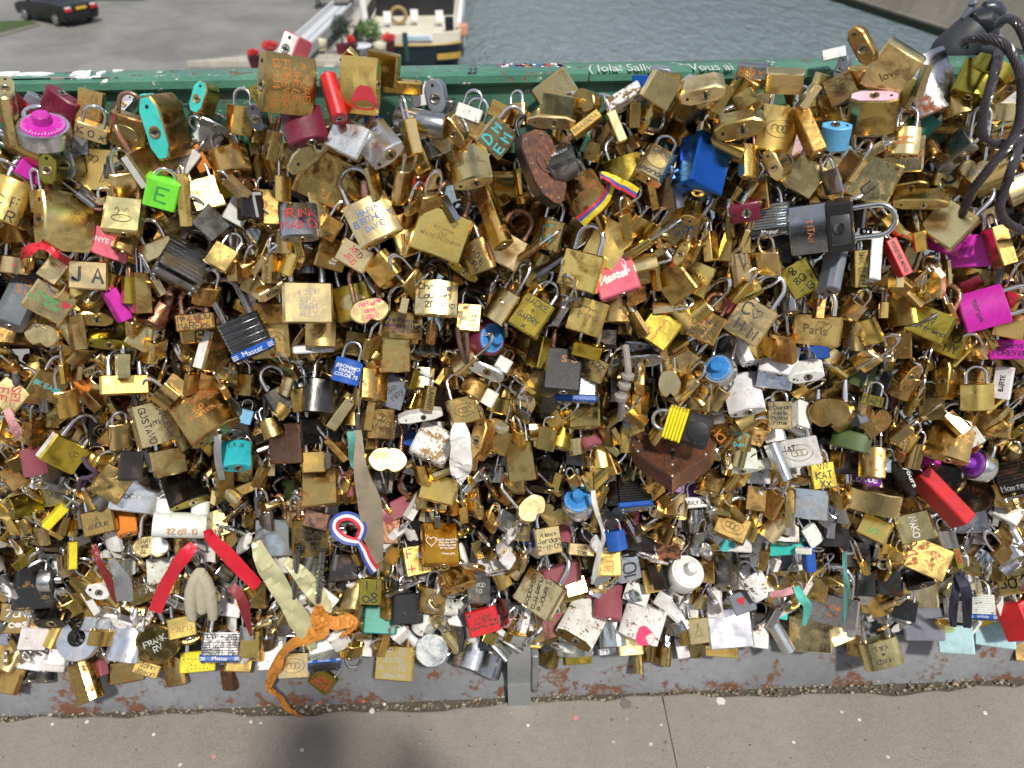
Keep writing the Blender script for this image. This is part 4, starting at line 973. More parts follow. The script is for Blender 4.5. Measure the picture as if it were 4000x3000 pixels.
place_rows('A2', '''
440 1420 230 210 190 -22 52 0 lam st 3;small grey laminated padlock, riveted keyhole end outward|beside the rusted old shield lock;T=Master,tc=w,oz=.25
380 800 330 260 100 -35 0 0 box bp 0;smooth silvery padlock lying across the handrail plate|;wear=.1
400 915 180 270 90 -80 0 0 box bp 2
650 870 190 200 110 20 0 38 apple bd 2
340 1035 400 170 110 3 72 0 hex bp 2;long slim brass keyhole end|above the rusted old shield lock;
640 1080 170 270 80 -127 0 78 box br 3;gold edge of padlock stamped with a word|beside the pale green edge;S=BRAVADA,tc=e
970 860 200 310 100 -120 0 68 box wh 2;white edged padlock streaked with rust|above the gold stamped edge;wear=1.0
1050 990 150 200 90 0 0 78 box bo 2
900 1100 150 250 80 -25 0 80 box bp 3;pale green edge of a slim brass padlock|beside the gold stamped edge;sh=.9
1280 780 250 230 90 28 0 0 box bp 3;pale bright square brass padlock|below the blue capped one;wear=.05
1375 700 150 120 80 5 0 0 box bd 2
1140 740 160 160 100 0 0 30 box bm 1;shiny blue metal padlock|behind the pale bright square brass one;
1290 620 190 100 80 5 72 0 hex sl 0
1640 770 370 210 150 -12 58 0 hex bp 3;cream brass padlock end with large keyhole|below the handrail lettering;wear=.15
1810 860 140 230 90 25 0 80 box br 3
2080 620 150 240 110 -85 10 0 hex st 1;grey padlock with orange painted letters|against the handrail;T=A_BUR,tc=o,tr=90
2000 760 200 190 110 25 -20 30 lens bo 1
2020 880 190 140 100 -35 30 0 hex bd 2
1480 1030 310 340 150 200 42 0 hex bd 1;big dark brass padlock hung with keyhole end up|above the blue padlock;
1190 1030 250 160 110 105 60 0 hex bd 2
1960 1080 400 190 170 -12 63 0 hex bd 3;wide dark brass padlock end with rust ringed keyhole|above the blue padlock;
1850 1290 170 290 110 -68 10 50 lens bd 3
1640 1440 280 400 270 10 26 -36 box bm 3;large glossy blue block padlock with thick shackle|;sh=.62,sr=.075,sc=c
970 1480 300 220 130 -20 20 0 lens ol 2;olive gold glitter padlock with curved front|beside the tricolour knotted ribbon;wear=.1
1230 1430 250 250 130 28 34 0 hex bp 3;tan brass padlock with black name around a riveted plaque|;plaque,T=Caro///Amanda,tf=.95
2050 1400 190 260 100 -5 18 -50 lens br 3;brass padlock with pale embossed side strip|beside the blue block padlock;side=bp
780 1120 140 200 70 30 0 60 box bd 1
1380 1000 160 130 90 -10 20 0 hex bo 0
40 1000 150 180 80 0 20 30 hex bd 1
560 1020 160 150 80 -20 0 40 box bd 1
1690 960 170 150 80 15 10 20 box bd 1
2140 870 160 110 80 -25 0 0 box bp 1
700 1310 110 150 60 15 0 30 box bd 2;;sc=r,sh=1.0
1010 1260 180 120 80 -30 0 30 box bo 1
''')
place_rows('A3', '''
820 390 330 130 140 55 74 0 hex bo 3;brass keyhole end with rust stripe sticking up|above the handrail;
570 460 180 90 20 -15 0 0 box sv 0;shiny white metal luggage tag|on the handrail behind upright rusty brass;sh=0
1070 610 330 370 130 30 -24 0 box bp 3;big satin brass padlock leaning over the handrail|;T=love,tc=e,tr=60,tf=.4
1400 720 330 480 150 -28 0 -30 lens st 1;big dark silver padlock, scratched|behind the satin brass one on the handrail;wear=1
1150 780 210 230 80 20 0 38 box bd 2;brass padlock scrawled in black|under the big satin brass one;T=XQ/MI,tr=20,side=bp
140 700 300 160 80 2 -48 0 box bp 3;long cream brass bar shaped padlock|just below the handrail;sh=0
350 840 140 210 70 30 0 75 box bp 3
630 770 220 230 80 62 0 0 box bd 2;dull brass padlock covered in scratched words|;T=AMOR/VITA,tc=e
790 670 190 150 100 0 -30 0 lens bo 2
650 590 190 120 90 105 68 0 hex sl 0
900 985 370 270 130 180 40 0 hex bd 3;padlock with pale pink glitter keyhole end|;cap=lp,kx=0
580 1180 230 180 130 184 32 0 lens sk 3;light blue plastic padlock with round hole on top|;sh=0,wear=0
570 1450 130 170 70 8 0 0 box bp 2;small pale brass padlock|hanging below the light blue plastic one;sh=.9
1180 1225 230 220 140 0 15 0 lens bp 3;rounded silvery brass padlock with small stamped words|in front of a cream one with orange date;T=TAN-CRUNO/262/MADE_IN_CHINA,tc=o,tf=.6,sh=.7
1165 1330 310 290 80 -3 0 0 box bp 2;cream brass padlock with orange date|behind the rounded silvery brass one;T=////17.2012,tc=o,tf=.95,wear=.1
1340 1090 180 200 70 35 0 0 box te 1;flat dark teal padlock|;wear=.1
80 1120 300 350 140 8 10 0 lens br 2;wide shiny brass padlock stamped with three rings|beside the floral tape;O3
215 1270 150 450 60 10 0 0 box fl 1;padlock wrapped in white and pink floral tape|;sh=0
350 1150 180 380 120 -28 22 68 box bo 3;long brown brass padlock with keyhole at its lower end|beside the floral tape;
80 1410 260 170 130 60 62 0 hex bp 3
910 1300 110 170 60 60 0 75 box bp 3
720 1440 210 200 80 30 0 50 box bd 3;brass padlock with pale green worn side|;side=bp
890 1550 390 350 120 20 0 0 box bp 2;large cream padlock stained with red brown rust|;wear=1.1,T=U,tr=-30,tf=.3,oz=-.2
300 1520 280 270 110 30 0 -22 box bp 2
550 1570 200 200 60 -20 0 50 lens st 3
1780 1500 200 210 70 0 0 -15 heart bp 3;silvery heart padlock on a very long shackle|;sh=2.0,T=fa,tc=y,tf=.4
1550 1500 190 210 90 5 0 -10 box bd 2;brown brass padlock numbered three|;T=3/,tf=.7
1780 690 260 260 140 15 30 0 hex ol 2;olive yellow padlock with keyhole front|beside the twisted cable;wear=.15
1930 600 300 130 110 25 40 0 hex ol 2
2060 760 270 130 100 -48 68 0 hex bo 3
1620 920 210 160 100 -20 20 0 lens bd 2
2010 970 240 140 90 0 0 0 lens bp 1
1590 1110 320 70 110 2 -20 0 box bd 1
1330 700 90 250 60 8 0 60 box bp 3
450 700 120 120 60 15 0 0 hex bp 1
2140 800 130 260 40 20 0 0 box wh 1;white tag with red spotted tape|beside the twisted cable;sh=0
500 890 190 90 70 10 20 0 box bo 1
230 880 120 220 80 -20 0 50 box bd 1
1010 830 80 110 50 0 0 0 hex bp 1
1350 1280 180 220 90 -35 20 30 hex bd 1
1640 1330 160 240 90 10 10 30 box bd 1
450 1000 170 100 80 -5 20 0 hex bo 1
''')
place_rows('B0', '''
110 200 310 360 230 26 5 0 lens br 3;long rounded brass tube padlock with big black initials|;T=C_F_T/K_R_R,tf=.85,oz=-.2
560 370 470 360 190 97 28 0 lens bp 3;large satin brass padlock with wide round keyhole end|;T=Y120/50,tc=e,tf=.3,ox=-.3,oz=.05,kx=0
510 110 220 200 110 5 62 0 hex bp 2
1400 110 250 230 140 17 -24 0 box li 3;lime green plastic padlock|;T=E,tc=g,tf=.5,sh=.3
1070 330 280 270 150 12 24 14 box bp 3;silvery brass padlock embossed with a swan|;sc=r,sh=.8,SWN
980 560 330 400 90 -25 0 0 heart pk 2;pink plastic heart padlock with faded lettering|;T=NYE_8ARTT,tc=w,tr=-45,tf=.7
1080 560 170 140 100 25 20 0 hex bd 3;;T=Taym,tc=e
1590 740 380 300 160 32 30 0 lam st 3;large grey laminated padlock without coloured band|;sh=.5,sr=.08,sc=g
1920 680 200 200 100 35 10 20 box bd 3
1370 600 270 140 80 -22 0 0 box bp 2
770 830 290 230 90 4 0 14 box bp 3;brass padlock with thick black smeared initials|;T=J_A,tb=.06,tf=.75
740 980 320 250 70 30 0 0 box bd 2
170 1050 240 440 200 25 20 0 hex sl 2;tall blue grey padlock with scratched rust letters|;T=TOM/SIA,tc=o,tf=.5,oz=.2,wear=.1
430 1060 330 260 80 33 0 0 box bp 3;brass padlock with green marker words and red heart|;T=Theggy/hoc_4ever,tc=g,ox=-.1,tf=.75,H=r:.33:.12:.2
390 1340 250 220 110 10 0 30 apple bp 3
130 1340 280 170 90 5 0 0 box bd 1;brass padlock with handwritten word at its corner|below the blue grey tall one;T=Four,ox=.25,tf=.45
1010 1090 140 270 100 -25 0 75 box mg 3;magenta glitter padlock hung edge outward|;wear=.05,sh=.8
820 1170 280 160 130 4 58 0 hex bd 2
930 1330 340 190 140 6 40 0 lens ol 2;olive glitter padlock with a year written across|;T=4_2014,tf=.6,wear=.1
660 1320 150 280 110 -6 0 75 box bd 3
1230 1370 220 210 90 33 0 0 box bp 2
1215 980 150 330 130 0 0 70 box bd 3;long brass padlock on a tall chrome shackle|beside the magenta glitter edge;sh=1.4
1105 960 110 220 80 4 0 75 box yb 3;;sc=r,sh=.8
1370 940 110 130 60 -25 0 75 box bp 3;;sh=2.2
1410 1070 260 420 170 32 10 60 hex ru 2;long purplish rusted bar padlock|;
1690 1230 300 140 90 -5 0 0 box bo 3;pair of words in black capitals on a rusty brass padlock|with a rusted shackle;T=MAZINOU/MAREKA,sc=r,sh=.62,sr=.075,tf=.9
1715 1345 280 110 80 -7 0 0 box bo 2;;T=_____________13,tc=k,tf=.8,sc=r
2128 1349 340 330 120 -25 -9 8 lam st 3;big laminated padlock with blue printed band, tilted|;band=bl,B=Master,sh=.95,sr=.08,sc=g
1840 1490 260 330 120 15 0 -50 box bd 2;tarnished brass padlock with white worn side|below the big tilted laminated one;side=wh
190 600 170 150 80 0 0 0 box bd 0
130 740 220 140 90 8 0 0 hex bp 2;;H=r:0:0:.12
470 770 160 230 90 38 0 0 box bp 3;;plaque
900 190 120 60 60 0 0 0 box bp 2
1780 130 250 250 100 -15 10 0 box bd 2;dull grey brass padlock etched with a swirl|beside the lime plastic one;T=JR,tc=e,tf=.5
1590 180 100 420 110 0 0 60 lens br 3;tall shiny brass padlock seen from its rounded edge|beside the lime plastic one;
2050 80 130 220 70 -45 0 60 box bp 3
1830 350 220 200 80 -40 0 0 box bd 1
2020 520 380 330 110 -25 0 0 box ru 0;dark rusted padlock with flaking face|behind the grey laminated one;
2050 280 170 200 90 30 0 0 box wh 2
2160 230 170 230 110 3 20 -20 box dk 3;small black chrome padlock with scratched letters|;T=T,tc=y
1500 480 260 240 80 30 0 0 box bd 0
1300 850 120 220 90 15 0 50 hex bd 1
330 190 90 180 60 0 0 40 box bd 3;;sh=1.4
1060 700 230 200 80 -5 0 0 sl 0
'''.replace('0 0 sl 0','0 0 box sl 0'))
place_rows('B1', '''
90 260 220 280 120 3 24 0 box bd 2;tarnished brass padlock with embossed words, purple tinge|;T=TESA/SECURITY,tc=e,tf=.6,oz=.2
370 370 310 270 120 -2 30 0 hex st 3;steel blue padlock with dark red handwritten name|;T=IRINA/MAD_O,tc=r,tf=.85,sh=.55
550 300 140 370 70 -10 0 -30 box bp 2;;T=love_is_sure,tc=e,tr=90
1010 350 380 350 110 -25 20 0 hex bp 3;pale brass padlock covered in blue handwriting|;T=HAPPY/BIRTHDAY/DAVID,tc=u,tf=.85,sh=.75,sr=.055
850 660 270 200 90 30 0 0 box bp 3;brass padlock with crimson pen letters|;T=XED/JEG,tc=r,tf=.7,tr=-20,sh=1.0
1090 770 200 230 80 -38 0 40 box br 3;;side=bp
640 640 240 260 110 18 0 -30 box bd 2;brown brass padlock with tiny white print|;T=Shani/Samson,tc=w,tf=.35,ox=.1,oz=-.2
1130 760 240 260 80 5 0 0 box bd 1
450 670 160 140 80 3 0 0 box bd 1;;T=ONEZ/ANZA,tc=e
1600 470 430 380 120 20 5 -12 box br 3;large gold brass padlock stamped with words, rusty shackle|;T=try-circle/263/MADE_IN_CHINA,tc=e,tf=.8,sc=r,sh=.55,sr=.06
1300 480 230 340 80 -22 0 0 box bp 2
1910 670 220 270 110 -20 0 30 hex bd 3;brass padlock with black writing down its face and pink side|;T=SADIE/LAURA,tr=-70,side=co
2050 330 180 480 140 -20 25 50 hex bo 3;long brass padlock with keyhole at its rounded foot|;sc=r
440 1070 400 330 140 0 4 0 box bp 3;large satin brass padlock with faint pencilled lines|;T=4_JEIN/LINA/MARI/ALLY,tc=y,tf=.7,sh=.75,sr=.07
980 1130 330 240 70 -12 0 -10 apple bp 3;brass heart padlock with pink pen names|;T=Peter/and/Nabil,tc=p,tf=.6,sh=.75,H=p:.28:.22:.13
850 1060 300 290 90 -12 0 0 box yb 2;yellow glitter padlock with riveted plaque|behind the brass heart with pink names;plaque
1560 1030 340 290 110 3 14 0 lens bp 3;brass padlock with three lines of bold black script and a heart|;T=Chris_e/Lauren/2014,tf=.78,ox=-.05,oz=.04,tb=.03,H=Ok:.38:-.24:.13,sc=k,sh=.55
1255 1260 340 230 80 2 0 0 lens bd 2;dull brass padlock with three lines of dark purple writing|;T=anny_Patrick/Denton_Dollas/12.14-01,tc=v,tf=.9
1260 1090 130 130 70 12 0 70 box bp 3;;sh=1.1
140 770 190 240 90 5 0 -62 box bd 3;;S=SOLMANE,tc=e,sh=.8
130 950 120 210 90 60 0 60 box bp 3;;S=jesus,tc=k
120 1150 260 170 70 0 -25 0 box bo 2
130 1390 310 300 90 -3 0 0 box bd 2;dull brass padlock stamped with ringed emblem|beside the blue banded laminated one;O3
560 1330 240 230 100 2 12 0 lens bd 2
500 1465 330 70 60 -3 0 0 box wh 2;white strip padlock with small printed city name|;T=New_York,tc=e,tf=.6,sh=0
1800 770 280 130 90 35 62 0 hex ol 2;olive yellow keyhole end of a slim padlock|;wear=.1
1690 800 260 130 80 38 62 0 hex bd 1
1840 1200 200 220 90 5 10 0 box bd 2;dark brass padlock etched in small capitals|beside the bold black script;T=IS_CLASSE/IS_A_COME,tc=y,tf=.7
2000 1370 290 290 120 10 5 -38 combo ma 2;purple black combination lock with blue dial|;dial=db,sh=.45,wear=.6
1200 1510 240 300 80 0 0 -15 box bd 2;blotched brass slab padlock|below the dark purple writing;wear=.9
1490 1440 210 150 100 5 25 0 lens st 1
2030 1090 230 160 110 25 55 0 hex dk 1
1420 100 180 220 80 -15 0 20 box br 1
730 190 170 190 90 15 10 0 box bo 1
950 110 90 180 80 0 0 0 cyl co 2;;sh=0
1450 30 240 260 90 12 0 20 box bd 1;brass padlock smeared with red paint|;dab=r
1990 930 260 180 110 25 30 0 hex dk 1
2130 1130 200 130 90 20 10 0 hex dk 1
1880 1080 170 300 100 -35 0 40 box dk 1
1670 260 80 220 60 -30 0 60 box st 3
60 600 130 260 70 25 0 55 box bd 2
860 1420 180 200 90 10 0 0 box bd 1
330 1370 110 220 60 35 0 50 box bp 1
1960 450 120 120 50 35 20 0 box bp 2
2150 600 330 260 90 30 0 0 box bp 2
''')
place_rows('B2', '''
640 140 310 310 130 -33 30 0 hex bd 3;rust blotched padlock tied with a striped ribbon|;wear=1.0
320 480 210 250 100 15 0 25 hex bd 2;;T=LS,tc=c,tr=-80,tf=.6
600 480 280 260 70 30 0 0 box bd 1
840 560 340 380 60 28 0 0 box br 2;large gleaming gold brass padlock, plain face|above the pink breast ribbon one;wear=0
600 790 330 310 110 15 8 8 box br 3;brass padlock blackened on its upper half|beside the pink breast ribbon one;wear=.8
900 850 330 290 110 -17 12 0 box pk 3;pink padlock with white logo and awareness ribbon|;T=///Master,tc=w,tf=.8,tb=.05,wear=0
190 780 260 300 110 20 0 0 lens bd 1
1150 780 250 230 80 -15 0 0 box bd 2
1420 890 260 300 80 -38 0 36 box bd 3;olive brass padlock with pale edge on a thick bent shackle|;side=bp,sh=1.0,sr=.08
1610 860 210 260 80 22 0 0 box br 2;small gleaming gold padlock with etched scribble|;T=oy,tc=e,tf=.5,wear=.1
1460 400 330 330 90 32 0 0 box bd 2;dull brass padlock with blue pen word and etched word|below the blue block padlock;T=SORY/AMOR,tc=u,tr=60,tf=.6
1550 290 150 130 110 15 48 0 lens br 3
1490 650 210 130 100 115 62 0 hex br 3;bright gold keyhole end, tapered|below the dull brass with blue pen word;wear=.05
1290 590 230 130 70 -38 66 0 hex bp 2
1715 580 120 240 80 -8 0 -60 box bo 3;;sh=.9
1800 600 190 200 80 5 0 0 box bd 2
2010 280 240 90 160 -10 70 0 box ma 3;maroon square padlock end with chrome keyhole plate|;sh=0
1850 170 200 260 80 25 0 48 box bd 2;brass padlock with black letters under the maroon square one|;T=Mone/OB,side=bp
2010 500 120 260 80 0 0 75 box bd 2
170 1180 270 300 110 33 5 14 box yb 3;yellow glitter brass padlock with two black names|;T=JACKE/+/GARRY/x,tf=.85,wear=.05,tb=.02
225 1490 180 260 90 12 0 52 box yb 2;yellow glitter padlock with black names, half hidden|below the other yellow glitter one;T=Jot/Shell,wear=.05
650 1180 290 290 150 17 5 0 lens br 3;shiny curved gold padlock etched with entwined hearts|;H=Oe:-.12:.12:.26+Oe:.08:.1:.24,T=//Paris,tc=e,tf=.6,wear=.1
650 1460 240 110 130 15 -30 0 box yb 3;small yellow brass bar padlock|hooked on a thick chrome shackle;
780 1350 250 180 100 5 20 0 box dk 2
1090 1400 300 110 120 3 48 0 hex st 1
1120 1530 330 150 130 -5 52 0 hex st 2;silver padlock with rounded keyhole end|;
1270 1300 280 260 90 35 5 0 box yb 3;gold padlock stamped along a raised band|;T=TOP_SECURITY,tc=o,tr=-90,tf=.75,sh=.65,wear=.6
1670 1270 250 250 110 25 8 0 box bo 3;orange brass padlock with a dated black inscription|;T=10-27-13/Julie/Bryan,tr=78,tf=.9,sc=r
2050 1220 330 330 110 32 5 0 box bp 3;tan brass padlock with three initials and a drawn heart|;T=C__/_H_M,tf=.75,wear=.7,H=Ok:.05:.2:.25,sh=.75
1380 1440 240 180 100 -28 10 0 box bd 2
920 1100 290 260 100 0 0 0 lens bd 2
880 1260 300 150 60 5 0 0 box bd 1;dark brass padlock with black capitals near its foot|behind the shiny curved gold one;T=JOACHIM,tf=.7
1890 1100 120 110 60 30 0 0 box pk 2
1480 160 220 200 90 -30 10 0 box bd 1
930 230 120 200 70 -20 0 30 lens bd 1
1310 440 130 100 70 20 20 0 hex bp 2
2130 130 170 260 80 -10 10 20 box bd 2
2080 40 130 200 60 0 0 40 box co 1
1900 280 180 160 60 10 0 0 box lp 0
1780 1050 190 160 80 25 0 0 hex bo 1
1330 1130 200 220 80 30 0 0 box ru 1
2060 1070 100 200 70 -30 0 40 box wh 2
2150 1330 160 220 90 -40 10 20 box ol 1
1990 1480 120 230 90 -25 20 50 hex wh 2;long white painted padlock with oval keyhole|beside the blue dial;
2110 1490 190 170 70 -30 0 0 box sv 1
60 60 100 280 60 -5 0 50 lens br 1
''')
place_rows('B3', '''
10 350 330 250 120 -8 0 0 lam st 2;steel laminated padlock with black printed band|;band=bk,B=Master,nostripe,sh=.5
370 430 390 330 150 82 0 0 lens st 3;big grey steel padlock with scratched face and large horizontal shackle|;sh=1.15,sr=.055,wear=.1,T=TITAN,tc=o,tr=0,oz=.0,tf=.45
1560 390 330 320 90 38 10 14 box bp 3;plain square olive brass padlock on big chrome shackles|;sh=.75,wear=.15
1730 620 330 260 70 -3 0 0 box mg 2;flat metallic magenta padlock|;wear=.05
1570 550 330 180 80 15 0 20 box mg 2;purple padlock with dark lettering under the plain square brass|;T=3_RL_T,tc=v
2000 580 170 330 130 -20 0 60 box bo 3
1860 1120 320 330 150 72 10 0 lens mg 3;bright magenta plastic coated padlock|;T=tocraft,tc=v,tr=0,oz=-.15,tf=.6,sh=.65,wear=0
1400 1250 330 250 90 25 5 10 box yb 3;yellow brass padlock with three lines to a best friend|;T=TO/MY/Bestfriend,tf=.9,tb=.03,sh=.65,wear=.15
1530 1390 300 230 80 20 0 10 box yb 2;;T=O/MY,ox=.25,tf=.7
420 1300 370 250 90 5 0 10 box br 3;gold brass padlock with black stripe and etched hearts|;H=Oe:.12:.15:.18+Oe:.24:.12:.16,T=//Paris,tc=e,tf=.5,sh=.55
440 1120 100 160 70 5 0 70 box bo 3
1110 680 150 320 90 -27 0 70 box rd 3;slim red padlock lettered in black along its edge|;S=FOREVER_MIND,wear=.05
1230 690 140 190 70 15 0 0 box bp 2;small cream padlock with one black initial|;T=J,tb=.04
1110 850 130 170 70 0 0 60 box bp 3
1040 850 120 200 60 0 0 0 box bp 2;;T=EX
900 690 170 390 110 0 24 70 box st 3;long steel padlock with rusty rim and keyhole foot|;side=wh
790 770 130 300 110 -3 0 75 box br 3;narrow gold padlock with dark marks on its edge|;S=IMK_ELKO,tc=e,wear=.8
560 780 210 360 130 8 28 58 hex sl 3;long slate grey padlock with rust edged foot|;wear=.3
280 860 240 280 90 -30 0 0 box yb 2;brass padlock numbered in black, hanging askew|;T=8/80/-13,tr=10,wear=.5
1330 830 310 170 110 -48 62 0 hex bp 2
1430 920 310 170 110 -50 62 0 hex bp 2
160 1040 160 250 110 -10 20 40 hex st 2
1140 1130 200 260 80 -12 0 25 box bd 2;dull brown padlock crossed by a bare wire|;
1750 900 330 270 120 10 0 0 lens bd 1;rounded brass padlock with embossed letters|behind the bright magenta one;T=HONKGO,tc=e,oz=-.2
1000 1130 80 130 80 0 0 60 lens br 3;;sh=1.6
790 1310 180 300 80 15 0 0 lens bo 1;;T=J,tr=20,tf=.4
1000 1430 340 270 90 5 0 0 apple bd 1
2100 1260 240 210 90 10 0 0 box bo 3;rust etched brass padlock with square windows|;
2090 1470 300 160 70 0 0 0 box mg 3;magenta tag padlock with words in purple ink|below the rust etched one;T=Cocra/FOREVER,tc=v,wear=0
1810 1430 220 190 80 -30 0 40 box bd 2
100 1560 290 240 90 10 20 0 hex wh 2
400 1500 230 120 100 -10 0 0 box bl 1;dark blue banded padlock under the etched hearts one|;wear=.5
1320 170 420 160 110 0 52 0 hex bd 3;dark brass keyhole end with pink corner|;
1210 40 290 150 110 -10 58 0 hex bd 2
950 300 250 180 90 -10 10 0 hex bo 1
1280 420 120 200 90 -10 20 30 lens bo 1
100 580 220 260 100 5 10 0 box bk 1;black padlock with grey smear|below the black printed band;
1960 300 150 130 70 -30 0 0 box bp 1
1530 680 120 110 60 30 0 0 box rd 1
2080 820 160 120 70 20 20 0 hex bd 1
680 1080 200 260 90 20 10 20 hex bd 1
1460 830 120 90 60 -40 0 60 box bp 3
640 1280 170 180 80 -10 0 30 box bd 1
40 1170 170 180 70 25 0 0 box bp 1;;T=T
''')
place_rows('C0', '''
1080 230 370 160 100 -2 8 0 box br 3;wide short gold padlock under a tall oval chrome shackle|;sh=.62,wear=.05
1060 60 120 200 100 0 0 80 box bp 3
1340 550 330 350 110 -14 -8 -14 box bp 3;brass padlock with two black names around a letter|;T=MARCELA/E/GUSTAVO,tr=-84,tf=.86,tb=.02,sc=k,wear=.1
1760 480 420 380 170 -33 30 0 hex bd 3;huge dark tarnished padlock with stamped words|;T=KIO/IN_CHINA,tc=o,tf=.5,wear=1.0,sc=g,sh=.5
80 320 240 230 90 38 0 0 box bp 3;brass padlock with dark red block letters|;T=SEL/FE,tc=r,tr=-60,tf=.8
420 230 250 220 80 28 -20 0 box bd 3;;T=BE_EASE//,tc=c,tf=.8
620 190 120 290 80 -50 0 60 box og 2;;wear=.9
780 320 150 260 100 -42 0 60 box bd 2
550 820 290 240 90 32 0 -26 box yb 3;bright yellow brass padlock with gleaming white side|;side=wh,H=Oe:.15:.1:.2,sh=.75
290 890 170 230 80 -12 0 0 lens rs 3;worn raspberry padlock with pointed foot|;sh=.5
60 680 160 240 60 0 0 0 heart bo 2
970 1080 250 260 90 30 0 0 box bd 3;brass padlock etched with a pair of hearts|beside the big silver plate;H=Oe:-.1:.2:.2+Oe:.05:.18:.18
1210 1190 430 270 90 8 0 0 box sv 2;big polished silver padlock with raised letters|;T=lochman,tc=y,tf=.6,wear=0
1130 930 170 230 100 0 10 0 box bk 3;black rubber cased padlock with ribbed top|;wear=.2
1460 890 240 220 100 -12 0 -20 box bd 3
2040 840 230 200 130 -3 35 0 lens cy 3;turquoise plastic padlock with numbers and gold ring|;T=1.4.3,oz=.25,tf=.5,wear=0
1590 1080 320 330 130 -20 30 0 lens dk 2;dark padlock washed with yellow paint, keyhole below|;wear=.2,cap=ol
480 1150 210 200 80 -20 0 0 hex bp 2;;T=V.G,tf=.5
220 1260 180 220 90 70 30 0 hex ol 3
290 1060 220 260 120 8 0 0 lens sv 1
480 1360 110 210 70 38 0 75 box ye 3;slim bright yellow padlock edge|hooked on a chrome shackle;sh=1.0,side=ye
540 1440 100 150 60 10 0 70 box bd 3
860 1410 240 200 90 -15 0 10 box bd 3;dark blotched brass padlock with faded black letters|;T=A/AMOUR,tf=.6,sh=.75
690 1370 80 170 80 -12 0 0 cyl sv 2
1090 1400 150 230 100 -10 25 0 box og 2;orange metal padlock|beside the white twin cylinder lock;
1860 1430 190 220 70 -20 0 0 box bp 2;tan brass padlock with heart plaque and black capitals|;T=A__E/_/LOBER,tf=.85,plaque
1940 1550 200 200 60 0 0 0 apple bd 2
330 1450 210 220 100 5 25 0 box sv 1
130 1020 220 130 80 0 0 0 lens bp 1;;T=tal
900 620 240 240 100 0 0 0 box dk 1;;O3
1100 470 120 190 80 25 0 60 hex rs 1
1140 610 110 200 80 20 0 60 box bd 1
1250 330 160 130 70 20 0 0 box bp 1;;T=D
820 110 180 110 80 -25 0 0 box bp 1;;T=Found/ur
1980 110 180 190 80 15 20 0 box bd 2;dark brass padlock with an initial and filled heart|;T=H,ox=-.2,tf=.5,H=k:.2:-.1:.3
2110 220 130 180 80 0 0 30 box bd 2
1950 450 260 260 60 0 0 0 disc sv 1
2110 500 130 120 60 15 0 0 sk 1
390 500 230 170 100 10 0 0 lens bd 1
360 660 240 130 90 10 0 0 box bo 1
1080 1540 100 60 60 0 0 0 box bd 0
110 1420 160 260 110 -10 10 20 lens dk 1
60 1500 180 130 90 0 20 0 hex dk 1
2080 930 200 240 90 5 0 0 box bd 1
1150 700 150 120 80 20 0 0 lens dk 1
1920 1120 160 250 90 10 0 20 box dk 1
2100 1130 300 90 90 -25 0 0 box bd 2
180 1540 160 200 80 10 0 40 box bd 1
'''.replace('0 0 sk 1','0 0 box sk 1'))
